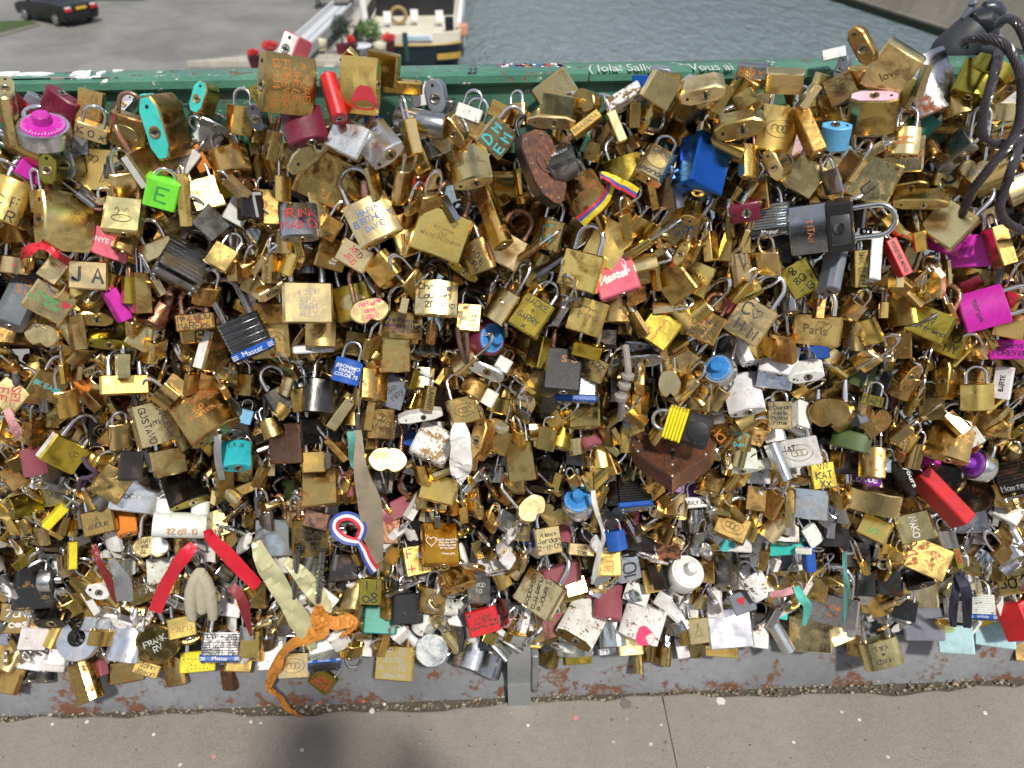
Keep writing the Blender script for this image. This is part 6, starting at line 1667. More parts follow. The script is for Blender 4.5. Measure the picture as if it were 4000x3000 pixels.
# ---------------------------------------------------------------- one-off locks
def S(tile, x, y): a, b = TILE[tile]; return a+x/2.212, b+y/2.212
def custom_root(tile, x, y, k, roll, tilt, turn, label, cat='padlock', name='padlock'):
    px, py = S(tile, x, y); p, m = frame_at(px, py, -(.045+.02*k), roll, tilt, turn)
    root = empty(name); M4 = m.to_4x4(); M4.translation = p; root.matrix_world = M4
    tag(root, label.replace('|', ' ').strip(), cat); REFS.append((px, py, label.split('|')[0])); return root, depth(p)*1.02/FPX/2.212
REFS = []
RUSTC = (.26, .115, .055)
def rust_mat():
    w = NT('old_iron_rust'); tc = w.n('ShaderNodeTexCoord'); co = tc.outputs['Object']
    a = w.noise(co, 45, 6, .7, .4); b = w.noise(co, 240, 4, .65)
    c = w.mix(w.mr(a, .35, .68), (.07, .042, .034), (.21, .078, .038)); c = w.mix(w.mr(b, .52, .95), c, (.36, .135, .045))
    w.bump(w.math('ADD', a, w.math('MULTIPLY', b, .6)), .5, .0012)
    return w.set(base=c, metal=.45, rough=w.mr(b, .3, .7, .28, .48))
RUST = rust_mat(); IRON = flat_mat('old_iron_grey', (.055, .05, .05), .4, .6, .4, 150); RIVET = flat_mat('rivet_worn', (.42, .38, .34), .35, .8, .3, 300)
# antique shield lock
r, s = custom_root('A2', 262, 1470, 3, -22, 5, -28, 'antique rusted iron shield padlock with riveted key plate')
w_, h_, d_ = 300*s, 640*s, 150*s
out = [(-.36, .5), (.10, .52), (.40, .46), (.5, .30), (.5, -.10), (.42, -.30), (.16, -.47), (0, -.52), (-.16, -.47), (-.42, -.30), (-.5, -.10), (-.5, .36)]
o_ = [(x*w_, z*h_) for x, z in out][::-1]
MB().prism_y(o_, -d_/2, d_/2, .0015).obj('body', IRON, r, ang=20)
MB().prism_y([(x*.97, z*.98) for x, z in o_], -d_/2-.0016, -d_/2, .0005).obj('front_plate', RUST, r, ang=20)
kp = MB().prism_y([(q[0]*w_, q[1]*h_) for q in ((.02, .26), (.16, .18), (.22, .02), (.08, -.12), (-.16, -.02), (-.24, .12), (-.12, .24))][::-1], -d_/2-.0030, -d_/2-.0016, .0003).obj('key_plate', RUST, r, ang=20)
MB().box((-.06*w_, -d_/2-.0036, -.03*h_), (.06*w_, -d_/2-.0028, .0*h_)).box((-.015*w_, -d_/2-.0036, .0), (.02*w_, -d_/2-.0028, .10*h_)).obj('keyhole', DARK, kp)
for x, z in ((-.30, .42), (.22, .42), (.40, .1), (.38, -.18), (-.38, .1), (-.38, -.22), (0, -.42)): MB().lathe([(.045*w_, d_/2+.0014), (.04*w_, d_/2+.0028), (.015*w_, d_/2+.0036)], 10, '-y', (x*w_, 0, z*h_)).obj('rivet', RIVET, r)
MB().tube(u_path(.3*w_, .2*w_, h_*.5, h_*.42), .055*w_, 12).obj('shackle', IRON, r)
# big rusty heart
r, s = custom_root('C2', 1385, 890, 4, 2, 38, 0, 'big rusty iron heart padlock with riveted keyhole plate')
w_, h_, d_ = 640*s, 560*s, 200*s
o_ = heart_out(w_, h_, 40, .72)
MB().prism_y(o_, -d_/2, d_/2, .002).obj('body', RUST, r, ang=30)
MB().prism_y([(x*.985, z*.985) for x, z in o_], -d_/2-.0018, -d_/2+.0002, .0006).obj('front_plate', RUST, r, ang=30)
MB().prism_y([(x*1.02, z*1.02) for x, z in o_], d_/2-.003, d_/2, .0006).obj('back_plate', RUST, r, ang=30)
kp = MB().prism_y([(-.10*w_, -.25*h_), (.11*w_, -.25*h_), (.11*w_, .10*h_), (-.10*w_, .10*h_)], -d_/2-.0030, -d_/2-.0018, .0003).obj('key_plate', RUST, r, ang=20)
MB().box((-.035*w_, -d_/2-.0036, -.02*h_), (.035*w_, -d_/2-.0026, .02*h_)).box((-.016*w_, -d_/2-.0036, -.13*h_), (.02*w_, -d_/2-.0026, -.02*h_)).obj('keyhole', DARK, kp)
for x, z in ((-.44, .22), (-.45, .02), (.42, .0), (0, -.42), (.005, .06), (0, -.215), (-.36, .36), (.42, .24)): MB().lathe([(.026*w_, d_/2+.0016), (.024*w_, d_/2+.0034), (.01*w_, d_/2+.0042)], 10, '-y', (x*w_, 0, z*h_)).obj('rivet', RIVET, r)
MB().tube(u_path(.3*w_, .02*w_, h_*.36, h_*.25), .045*w_, 12).obj('shackle', IRON, r)
# yellow and black weatherproof lock: top end points left
r, s = custom_root('C2', 1500, 590, 5, -72, 0, 14, 'yellow ribbed and black rubber weatherproof padlock|on top of the big rusty heart')
w_, h_, d_ = 275*s, 420*s, 180*s
yel = flat_mat('rubber_yellow', (.80, .68, .02), .5, 0, .1, 100); blk = flat_mat('rubber_black', (.022, .022, .024), .55, 0, .35, 150)
for i in range(6): MB().prism(prof_pts('box', w_*(1.0 if i % 2 == 0 else .97), d_*(1.0 if i % 2 == 0 else .95)), h_*(.02+.065*i), h_*(.02+.065*(i+1))-.0003, .0008).obj('rib', yel, r)
MB().prism([(x*1.05, y*1.05) for x, y in prof_pts('hex', w_, d_)], -h_*.5, h_*.02, .003).obj('cover', blk, r)
cp_ = MB().lathe([(.33*w_, d_*.52), (.33*w_, d_*.60), (.30*w_, d_*.63)], 26, '-y', (.05*w_, 0, -.27*h_)).obj('keyhole_cap', blk, r)
MB().box((-.36*w_, -d_*.62, -.30*h_), (-.26*w_, -d_*.5, -.22*h_), .001).obj('cap_tab', blk, cp_)
part(MB().tube(u_path(.3*w_, .1*w_, h_*.41, h_*.35), .06*w_, 10), 'shackle', 'c', (.7, .7, .72), .2, r)
# white twin cylinder lock
r, s = custom_root('C0', 1552, 1440, 4, 2, 8, 0, 'white enamel twin neck cylinder lock with scratched date')
wen = flat_mat('white_enamel', (.70, .74, .70), .3, 0, .18, 60); w_ = 420*s; rr_ = 108*s
MB().lathe([(rr_*.92, -w_/2), (rr_, -w_/2+.03*w_), (rr_, -.19*w_), (rr_*.975, -.185*w_), (rr_*.975, -.175*w_), (rr_, -.17*w_), (rr_, .17*w_), (rr_*.975, .175*w_), (rr_*.975, .185*w_), (rr_, .19*w_), (rr_, w_/2-.03*w_), (rr_*.92, w_/2)], 32, 'x').obj('cylinder', wen, r, ang=50)
for sx in (-.30, .36):
    MB().prism(prof_pts('cyl', 150*s, 120*s), rr_*.5, rr_*1.95, .0012).obj('neck', wen, r).location = (sx*w_, 0, 0)
    t = part(MB().tube(u_path(62*s, 10*s, rr_*1.7, rr_*1.3), 12*s, 10), 'shackle', 'c', (.72, .73, .76), .2, r); t.location = (sx*w_, 0, 0)
text_part(r, '22.03.10', w_, rr_, None, rr_*2.0+.0002, 'o', 0, .05, -.62, .55); 
# black collar of the big grey steel padlock with the horizontal shackle
gl_ = next(L for L in LOCKS if L['label'].startswith('big grey steel padlock')); r = gl_['root']; w_, h_ = gl_['size']
blk2 = flat_mat('collar_black', (.02, .02, .022), .35, 0, .2, 100)
MB().prism(prof_pts('box', w_*1.02, h_*.62), h_*.36, h_*.98, .002).obj('collar', blk2, r)
kp = MB().box((-.26*w_, -h_*.335, h_*.46), (.34*w_, -h_*.31, h_*.90), .001).obj('collar_plate', flat_mat('collar_plate', (.045, .045, .05), .4), r)
part(MB().lathe([(.115*w_, h_*.33), (.115*w_, h_*.375), (.07*w_, h_*.38)], 20, '-y', (.0, 0, h_*.66)), 'keyway', 'm', (.7, .68, .62), .2, kp)
MB().lathe([(.055*w_, h_*.381), (.05*w_, h_*.3815)], 14, '-y', (0, 0, h_*.66)).obj('keyhole', DARK, kp)
# pink ribbon drawing on the pink padlock
pk_ = next(L for L in LOCKS if L['label'].startswith('pink padlock with white logo')); r = pk_['root']; w_, h_ = pk_['size']; yy = -.5*110*(depth(pk_['p'])*1.02/FPX/2.212)-.0003
MB().tube([(.30*w_+.04*w_*math.sin(t)*1.0, yy, .22*h_+.14*h_*math.cos(t)) for t in [math.pi*.80+2*math.pi*.85*i/24-math.pi*.85 for i in range(25)]], .0005, 5).tube([(.25*w_, yy, .0), (.33*w_, yy, .2*h_)], .0005, 5).tube([(.36*w_, yy, .0), (.28*w_, yy, .2*h_)], .0005, 5).tube([(-.42*w_, yy, -.05*h_), (.42*w_, yy, -.02*h_)], .0003, 4).obj('ribbon_print', ink('w'), r)
flush_text()

# ---------------------------------------------------------------- ribbons, cloth, cord
def cloth(name, c, rough=.6, sheen=0.0, var=.2, sc=350):
    m = flat_mat(name, c, rough, 0, var, sc); return m
def ribbon(name, pts, mat, label, cat='ribbon', stripes=None, group=None, thick=.0004):
    wr = .0022 if mat is FOIL else .0006 if stripes else .0020 if mat in (ORG, PAPER) else .0011
    """pts: tile px x, y, layer, width px, twist degrees"""
    P = []
    for tile, x, y, k, wpx, tw in pts:
        px, py = S(tile, x, y); p = at_y(px, py, -(.045+.02*k)); P.append((p, wpx*depth(p)/FPX/2.212, R(tw)))
    Q = []                                        # Catmull-Rom refinement
    for i in range(len(P)-1):
        a, b, c, d = P[max(i-1, 0)], P[i], P[i+1], P[min(i+2, len(P)-1)]
        for t in [j/6 for j in range(6)]:
            f = lambda q0, q1, q2, q3: .5*((2*q1)+(q2-q0)*t+(2*q0-5*q1+4*q2-q3)*t*t+(3*q1-q0-3*q2+q3)*t**3)
            Q.append((f(a[0], b[0], c[0], d[0]), f(a[1], b[1], c[1], d[1]), f(a[2], b[2], c[2], d[2])))
    Q.append(P[-1])
    ns = len(stripes) if stripes else 5
    rows = []
    for i, (p, w, tw) in enumerate(Q):
        t = (Q[min(i+1, len(Q)-1)][0]-Q[max(i-1, 0)][0]).normalized(); v = (CAM-p).normalized()
        side = t.cross(v).normalized(); nn = side.cross(t); dirv = side*math.cos(tw)+nn*math.sin(tw)
        nrm = dirv.cross(t)
        rows.append([p+dirv*w*(j/ns-.5)+nrm*(wr*.5*math.sin(i*.7+j*.9)+wr*.8*rng.uniform(-1, 1)) for j in range(ns+1)])
    root = None
    def strip(j0, j1, m_, nm, par):
        vs = []; fs = []; k = j1-j0+1
        for r_ in rows: vs += r_[j0:j1+1]
        for i in range(len(rows)-1):
            for j in range(k-1): fs.append((i*k+j, i*k+j+1, (i+1)*k+j+1, (i+1)*k+j))
        off = []                                   # back face, a hair behind; its own edges so that the cut edge stays crisp
        for i, r_ in enumerate(rows):
            t = (rows[min(i+1, len(rows)-1)][j0]-rows[max(i-1, 0)][j0]).normalized(); nb = (r_[j1]-r_[j0]).cross(t)
            nb = nb.normalized()*thick if nb.length > 1e-9 else Vector((0, thick, 0)); off += [v+nb for v in r_[j0:j1+1]]
        n0 = len(vs); m = MB().add(vs, fs).add(off, [tuple(reversed(f)) for f in fs])
        for e in (0, k-1):
            ed = [vs[i*k+e] for i in range(len(rows))]; eb = [off[i*k+e] for i in range(len(rows))]; q = len(ed)
            m.add(ed+eb, [(i, i+1, q+i+1, q+i) for i in range(q-1)])
        return m.obj(nm, m_, par, ang=24)
    if stripes:
        root = empty(name, rows[0][0]); 
        for j, m_ in enumerate(stripes):
            o = strip(j, j+1, m_, 'stripe', None); o.parent = root; o.matrix_parent_inverse = Matrix.Translation(-Vector(rows[0][0]))
    else: root = strip(0, ns, mat, name, None)
    tag(root, label, cat, group); return root
RED = cloth('ribbon_red', (.62, .015, .035), .45); ORG = cloth('ribbon_orange', (.60, .235, .035), .55, 0, .3); TAUPE = cloth('cloth_taupe', (.30, .25, .18), .85); BEIGE = cloth('cloth_beige', (.50, .46, .34), .85)
FOIL = flat_mat('foil_gold', (.80, .78, .46), .22, .45, .12, 90); PAPER = cloth('paper_white', (.78, .76, .74), .7, 0, .08)
YEL = cloth('band_yellow', (.75, .58, .02), .6); BLU = cloth('band_blue', (.05, .09, .38), .6); RE2 = cloth('band_red', (.65, .03, .06), .6); WHI = cloth('band_white', (.78, .78, .8), .6)
GRY = cloth('ribbon_grey', (.26, .27, .29), .4); NAV = cloth('strap_navy', (.022, .024, .05), .7); TEALR = cloth('ribbon_teal', (.10, .30, .27), .5); PNK = cloth('ribbon_pink', (.62, .30, .32), .6); MAR = cloth('ribbon_maroon', (.24, .03, .035), .5)
ribbon('red_ribbon', [('C0', 1790, 1480, 5, 70, 0), ('C0', 1830, 1560, 5, 100, 10), ('D0', 1950, 130, 5, 120, 0), ('D0', 2080, 270, 5, 120, -10), ('D0', 2230, 420, 5, 100, 15)], RED, 'wide red ribbon tail slanting from the white twin neck lock')
ribbon('red_ribbon', [('D0', 1680, 60, 4.5, 80, 0), ('D0', 1600, 150, 5, 120, 0), ('D0', 1500, 290, 5, 110, 15), ('D0', 1420, 440, 5, 115, 0), ('D0', 1340, 640, 5, 115, -10)], RED, 'wide red ribbon tail hanging down to its cut square end')
ribbon('red_ribbon', [('B0', 180, 690, 4, 10, 0), ('B0', 240, 620, 5, 90, 20), ('B0', 340, 575, 5, 60, 0), ('B0', 420, 600, 5, 60, 30), ('B0', 500, 660, 5, 60, 0), ('B0', 600, 720, 4, 70, 20)], RED, 'short shiny red ribbon with pointed end beside the brass initials')
ribbon('orange_ribbon', [('D1', 530, 590, 5, 60, 0), ('D1', 590, 690, 5, 90, 20), ('D1', 680, 740, 5, 110, 0), ('D1', 790, 720, 5, 120, 10), ('D1', 850, 750, 5, 80, 30), ('D1', 780, 820, 5, 40, 0), ('D1', 720, 860, 5, 20, 0)], ORG, 'orange balloon knot flopping to one side')
ribbon('orange_ribbon', [('D1', 540, 600, 5.2, 70, 0), ('D1', 520, 700, 5.4, 110, 20), ('D1', 570, 800, 5.4, 130, 0), ('D1', 450, 860, 5.2, 120, 20), ('D1', 330, 910, 5, 90, 0), ('D1', 220, 1010, 4.5, 70, 10), ('D1', 180, 1110, 4.4, 100, 0), ('D1', 130, 1220, 4.2, 90, 40), ('D1', 110, 1300, 4, 45, -30), ('D1', 190, 1360, 3.6, 60, 50), ('D1', 250, 1450, 3.4, 50, 0), ('D1', 340, 1520, 3.2, 45, 60), ('D1', 450, 1570, 3, 20, 0)], ORG, 'long orange ribbon trailing down over the kick plate')
ribbon('gold_foil_ribbon', [('C1', 0, 1580, 4.5, 80, 0), ('D1', 60, 200, 5, 150, 10), ('D1', 170, 370, 5, 170, -10), ('D1', 280, 560, 5, 150, 10), ('D1', 390, 740, 5, 180, -10), ('D1', 490, 960, 5, 60, 0)], FOIL, 'pale gold foil ribbon hanging over the orange balloon')
ribbon('gold_foil_ribbon', [('D1', 250, 190, 4, 70, 0), ('D1', 370, 300, 4.4, 130, 10), ('D1', 470, 420, 4.4, 150, -10), ('D1', 560, 530, 4.4, 130, 10), ('D1', 650, 640, 4.4, 30, 0)], FOIL, 'second gold foil ribbon ending in a point behind the steel rods')
st_ = [RE2, WHI, BLU]
ribbon('tricolour_ribbon', [('C1', 880, 1580, 5.4, 70, 0), ('C1', 920, 1470, 5.4, 80, 0), ('C1', 870, 1390, 5.2, 80, 20), ('C1', 780, 1360, 5, 80, 10), ('C1', 690, 1400, 5, 80, 0), ('C1', 680, 1480, 5.2, 80, -10), ('C1', 760, 1560, 5.4, 80, 10), ('C1', 890, 1590, 5.6, 60, 0)], None, 'loop of red, white and blue ribbon round a shackle', stripes=st_)
ribbon('tricolour_ribbon', [('D1', 890, 40, 5.6, 50, 0), ('D1', 930, 110, 5.6, 80, 20), ('D1', 970, 200, 5.6, 80, 0), ('D1', 1030, 290, 5.4, 90, 10)], None, 'hanging tail of the red, white and blue ribbon', stripes=st_)
s2 = [YEL, YEL, BLU, RE2]
ribbon('striped_ribbon', [('A2', 850, 1560, 5.6, 70, 0), ('B2', 840, 100, 5.6, 80, 30), ('B2', 770, 210, 5.6, 90, 0), ('B2', 680, 290, 5.6, 90, 10), ('B2', 590, 370, 5.4, 110, 0)], None, 'long tail of the yellow, blue and red ribbon', stripes=s2)
ribbon('striped_ribbon', [('A2', 770, 1500, 5.6, 40, 0), ('A2', 850, 1540, 5.8, 90, 40), ('A2', 930, 1590, 5.8, 90, 0), ('B2', 980, 60, 5.6, 90, 10), ('B2', 1080, 120, 5.4, 90, 0)], None, 'short tail of the yellow, blue and red ribbon', stripes=s2)
ribbon('paper_note', [('C1', 1760, 560, 5, 90, 0), ('C1', 1760, 650, 5.4, 180, 20), ('C1', 1770, 760, 5.6, 170, 0), ('C1', 1770, 900, 5.6, 200, -10), ('C1', 1765, 1000, 5.4, 150, 0), ('C1', 1770, 1070, 5.2, 20, 0)], PAPER, 'folded white paper note with a pencilled heart', 'paper', thick=.0008)
ribbon('cloth_strip', [('C1', 880, 620, 3.6, 60, 0), ('C1', 890, 780, 4.4, 90, 30), ('C1', 900, 930, 5, 110, 0), ('C1', 930, 1080, 5, 160, 20), ('C1', 980, 1250, 5, 200, 0), ('C1', 1010, 1450, 5, 190, 20), ('D1', 1030, 60, 4.8, 140, 0), ('D1', 1050, 220, 4.6, 90, 10)], TAUPE, 'long faded taupe cloth strip hanging down', 'cloth')
ribbon('cloth_strip', [('C1', 820, 630, 4, 70, 0), ('C1', 830, 750, 4.4, 80, 30), ('C1', 840, 900, 4.4, 60, 0), ('C1', 880, 960, 4.6, 50, 20)], TEALR, 'faded green and pink cloth twist beside the taupe strip', 'cloth')
kc = empty('hanging_cloth', at_y(*S('D0', 1730, 310), -.14)); tag(kc, 'dirty beige cloth folded over a shackle, two fat tails hanging', 'cloth')
for pts in ([(1725, 300), (1690, 360), (1660, 450), (1650, 560), (1655, 650), (1668, 715)], [(1725, 300), (1775, 370), (1810, 460), (1825, 560), (1838, 640), (1842, 705)], [(1730, 320), (1735, 420), (1745, 520), (1750, 620), (1752, 640)]):
    P = [at_y(*S('D0', x, y), -(.045+.02*5.2)) for x, y in pts]; Q = []
    for i in range(len(P)-1):
        for j in range(5): Q.append(P[i].lerp(P[i+1], j/5))
    Q.append(P[-1]); n = len(Q); rr_ = [.0082*(.62+.5*math.sin(math.pi*min(1, .2+i/n*.75))) for i in range(n)]; rr_[-1] *= .6
    m = MB().tube(Q, rr_, 14)
    m.v = [tuple(Vector(v)+Vector((rng.gauss(0, .0003), rng.gauss(0, .0003), 0))) for v in m.v]
    o = m.obj('tail', BEIGE, None, ang=70); o.parent = kc; o.matrix_parent_inverse = Matrix.Translation(-kc.location)
ribbon('grey_ribbon', [('C0', 1890, 580, 3.6, 40, 0), ('C0', 1880, 720, 4.4, 60, 10), ('C0', 1885, 880, 4.4, 60, -10), ('C0', 1920, 1050, 4.2, 50, 0)], GRY, 'grey satin ribbon hanging beside the turquoise padlock')
ribbon('pink_ribbon', [('C0', 60, 440, 4, 60, 0), ('C0', 100, 540, 4.4, 70, 20), ('C0', 140, 630, 4.4, 80, 0), ('C0', 160, 700, 4.2, 30, 0)], PNK, 'pale pink checked ribbon above the raspberry padlock')
ribbon('maroon_ribbon', [('D0', 810, 60, 3.6, 40, 0), ('D0', 850, 200, 4.4, 50, 10), ('D0', 920, 330, 4.4, 60, -10), ('D0', 980, 480, 4.4, 60, 10), ('D0', 1010, 570, 4.2, 20, 0)], MAR, 'dark maroon ribbon twisting past white padlocks')
ribbon('grey_ribbon', [('D0', 960, 190, 4, 60, 0), ('D0', 1010, 280, 5, 90, 20), ('D0', 1060, 400, 5, 140, 0), ('D0', 1080, 550, 4.8, 130, -10)], GRY, 'broad dark grey strap end beside the chalky letters')
ribbon('maroon_ribbon', [('D0', 2000, 420, 4, 80, 0), ('D0', 2080, 520, 4.4, 90, 10), ('D0', 2120, 640, 4.4, 80, 0), ('D0', 2170, 850, 4.2, 20, 0)], MAR, 'brown red ribbon with pointed end above a gold padlock')
ribbon('navy_strap', [('D3', 1640, 300, 4, 70, 0), ('D3', 1700, 420, 5, 90, 10), ('D3', 1720, 560, 5, 80, -10), ('D3', 1720, 780, 4.6, 60, 0)], NAV, 'navy webbing strap, right fold, above the pale blue padlock', 'strap')
ribbon('navy_strap', [('D3', 1640, 310, 4, 60, 0), ('D3', 1620, 460, 4.8, 70, 20), ('D3', 1600, 620, 4.8, 70, 0), ('D3', 1600, 770, 4.6, 50, 0)], NAV, 'navy webbing strap, left fold, above the pale blue padlock', 'strap')
ribbon('teal_ribbon', [('D3', 660, 120, 4, 30, 0), ('D3', 665, 300, 4.4, 45, 20), ('D3', 680, 480, 4.4, 50, 0), ('D3', 650, 750, 4.2, 20, 0)], TEALR, 'thin grey green ribbon hanging across silver padlocks')
ribbon('teal_ribbon', [('D3', 20, 490, 4, 50, 0), ('D3', 130, 480, 4.4, 60, 20), ('D3', 240, 440, 4.4, 60, 0)], PNK, 'pink ribbon lying across grey padlocks near the turquoise one')
ribbon('teal_ribbon', [('D3', 240, 420, 4.4, 50, 0), ('D3', 290, 520, 4.8, 80, 10), ('D3', 340, 600, 4.6, 70, 0), ('D3', 310, 760, 4.4, 40, 30)], cloth('ribbon_aqua', (.10, .50, .42), .5), 'bright aqua ribbon hanging from the pink one')
ribbon('white_string', [('C2', 700, 1140, 4, 40, 0), ('C2', 720, 1280, 4.6, 46, 0), ('C2', 770, 1440, 4.6, 30, 20), ('C2', 790, 1560, 4.6, 36, 0), ('D2', 760, 100, 4.6, 40, 10), ('D2', 720, 300, 4.6, 50, 0), ('D2', 690, 400, 4.4, 20, 0)], cloth('strap_white', (.62, .62, .58), .6), 'narrow off white strap hanging past the blue foil padlock', 'strap')
def cord(name, pts, rad, mat, label, knots=()):
    P = [at_y(*S(t, x, y), -(.045+.02*k)) for t, x, y, k in pts]; Q = []
    for i in range(len(P)-1):
        a, b, c, d = P[max(i-1, 0)], P[i], P[i+1], P[min(i+2, len(P)-1)]
        for j in range(7):
            t = j/7; Q.append(.5*((2*b)+(c-a)*t+(2*a-5*b+4*c-d)*t*t+(3*b-a-3*c+d)*t**3))
    Q.append(P[-1]); rr = [rad*(1+(.9 if any(abs(i-kk) < 2 for kk in knots) else 0)) for i in range(len(Q))]
    o = MB().tube(Q, rr, 9).obj(name, mat, None); tag(o, label, 'cord'); return o, Q
cord('rope_length', [('B2', 980, 1440, 4), ('C2', 1000, 60, 5), ('C2', 1000, 150, 5.2), ('C2', 970, 230, 5.2), ('C2', 940, 330, 5.2), ('C2', 950, 420, 5), ('C2', 930, 520, 4.6)], .0042, cloth('cord_grey', (.30, .27, .25), .85, 0, .4, 600), 'grey knotted cord hanging between dark padlocks', (14, 21, 28))
cord('dark_cord', [('C0', 720, 860, 5), ('C0', 760, 930, 5.4), ('C0', 830, 990, 5.4), ('C0', 760, 1030, 5.4), ('C0', 700, 1040, 5.4), ('C0', 690, 1110, 5.2), ('C0', 740, 1060, 5)], .0028, cloth('cord_purple', (.06, .035, .07), .8), 'dark purple hair tie looped round chrome shackles')
cord('brown_cord', [('B1', 1740, 1290, 3), ('B1', 1760, 1420, 4.4), ('B1', 1800, 1560, 4.6), ('C1', 1820, 30, 4.6), ('B1', 1830, 1500, 4.8), ('B1', 1820, 1330, 4)], .0026, cloth('cord_brown', (.10, .055, .045), .8), 'thin brown leather cord looped below the small etched capitals')
# chain of steel links in front of the rust blotched padlock
r = empty('steel_chain'); tag(r, 'short chain of open steel links above the rust blotched padlock', 'chain'); pA = at_y(*S('A2', 800, 1230), -.15); r.location = pA
for i, (x, y, ro, L) in enumerate((('A2', 805, 1240), ('A2', 790, 1400), ('A2', 760, 1500)) and ((805, 1230, 15, 150), (775, 1390, 75, 140), (745, 1490, 20, 190))):
    p, m = frame_at(*S('A2', x, y), -(.045+.02*5), ro, 0, 70 if i == 1 else 10); sc_ = depth(p)/FPX/2.212
    pts = [(38*sc_*math.cos(t), 0, (L/2-38)*sc_*(1 if math.sin(t) >= 0 else -1)+38*sc_*math.sin(t)) for t in [2*math.pi*j/20 for j in range(20)]]
    lo = part(MB().tube(pts, 11*sc_, 8, True), 'link', 'c', (.6, .6, .62), .5, r); M4 = m.to_4x4(); M4.translation = p; lo.matrix_world = M4; 
# steel rods under the lock with capitals
r = empty('notched_steel_bar', at_y(*S('D1', 440, 150), -.125)); tag(r, 'steel U bar with one notched leg hanging below the black capitals padlock', 'steel bar')
chm = flat_mat('rod_steel', (.30, .32, .34), .25, .9, .2, 120)
def rodp(x, y, k=4): return at_y(*S('D1', x, y), -(.045+.02*k))
ra = .0048
for a, b, notch in (((355, 130), (315, 590), False), ((575, 110), (535, 560), True)):
    p, q = rodp(*a, 4.2), rodp(*b, 4.6); n = 46; rr = [ra*(.62 if notch and 8 < i < 38 and i % 5 < 2 else 1.0) for i in range(n)]; rr[-1] = ra*.6
    o = MB().tube([p.lerp(q, i/(n-1)) for i in range(n)], rr, 10).obj('leg', chm, None); o.parent = r; o.matrix_parent_inverse = Matrix.Translation(-r.location)
# twisted steel security cable and bicycle handlebar at the right
def cable_mat():
    w = NT('cable_vinyl'); w.set(base=(.045, .038, .045), rough=.22); return w.m
def cable(pts, rad, label, yoff):
    P = [at_y(px, py, -(y+yoff)) for px, py, y in pts]; Q = []
    for i in range(len(P)-1):
        a, b, c, d = P[max(i-1, 0)], P[i], P[i+1], P[min(i+2, len(P)-1)]
        for j in range(24):
            t = j/24; Q.append(.5*((2*b)+(c-a)*t+(2*a-5*b+4*c-d)*t*t+(3*b-a-3*c+d)*t**3))
    Q.append(P[-1]); root = empty('security_cable', Q[0]); tag(root, label, 'cable')
    core = MB(); T = None; u = None; strands = [[] for _ in range(9)]; s_ = 0
    for i, p in enumerate(Q):
        t = (Q[min(i+1, len(Q)-1)]-Q[max(i-1, 0)]).normalized(); u = t.orthogonal().normalized() if u is None else (u-t*u.dot(t)).normalized(); v = t.cross(u)
        if i: s_ += (p-Q[i-1]).length
        for k in range(9):
            a = 2*math.pi*k/9+s_*150; strands[k].append(p+(u*math.cos(a)+v*math.sin(a))*rad*.74)
    # resample strands finely so that the twist reads
    core.tube(Q, rad*.84, 12)
    for k in range(9): core.tube(strands[k], rad*.235, 5)
    o = core.obj('twisted_strands', cable_mat(), None); o.parent = root; o.matrix_parent_inverse = Matrix.Translation(-root.location); return root
CBL = .0049
cable([(3770, 178, .02), (3765, 160, .05), (3820, 148, .08), (3890, 158, .095), (3945, 200, .10), (3985, 290, .11), (3990, 400, .11), (3975, 500, .115), (3930, 580, .12), (3860, 665, .12), (3800, 740, .11), (3760, 830, .09)], CBL, 'twisted dark security cable looping over the handrail beside the handlebar', .02)
cable([(3900, 95, -.02), (3930, 72, .0), (3965, 85, .02), (3995, 130, .03), (4020, 200, .04)], CBL, 'twisted dark cable arching over the handlebar knob', .02)
cable([(3905, 190, .05), (3893, 260, .09), (3870, 340, .10), (3845, 430, .105), (3835, 510, .105), (3860, 555, .10), (3920, 562, .095), (3985, 545, .09), (4030, 520, .08)], CBL, 'twisted dark cable hanging in a deep bend beside the olive padlock', .03)
cable([(3985, 560, .09), (3955, 650, .12), (3925, 740, .12), (3905, 820, .12), (3935, 870, .11), (3990, 900, .10), (4050, 910, .09)], CBL, 'twisted dark cable reaching down to the magenta padlocks', .03)
hb = empty('bicycle_handlebar', at_y(3740, 220, .06)); tag(hb, 'black bicycle handlebar end with grip and lever behind the railing', 'handlebar')
def hpart(mb, name, mat):
    o = mb.obj(name, mat, None); o.parent = hb; o.matrix_parent_inverse = Matrix.Translation(-hb.location); return o
GRIP = flat_mat('grip_rubber', (.035, .04, .046), .55, 0, .4, 80); HBK = flat_mat('bar_black', (.02, .022, .028), .35, 0, .3, 60)
def hp(px, py, y=.07): return at_y(px, py, y)
ax0, ax1 = hp(3690, 225), hp(3822, 95)
gdir = (ax1-ax0)
hpart(MB().tube([ax0+gdir*t for t in (-.35, -.2, 0, .08, .3, .6, .85, .95)], [.015, .017, .0205, .022, .0225, .021, .020, .018], 20), 'grip', GRIP)
c0 = hp(3822, 95)
hpart(MB().tube([hp(3800, 112), hp(3815, 92), hp(3838, 84), hp(3858, 92), hp(3870, 104)], [.012, .0165, .0185, .0155, .011], 18), 'clamp', HBK)
hpart(MB().tube([hp(3758, 72), hp(3782, 46), hp(3796, 28), hp(3800, 10), hp(3796, 4)], [.003, .0045, .004, .0055, .004], 8), 'gear_lever', flat_mat('lever_grey', (.22, .24, .27), .35, .6, .2, 80))
hpart(MB().tube([hp(3862, 95), hp(3868, 66), hp(3874, 46)], [.0085, .008, .009], 12), 'knob_stem', HBK)
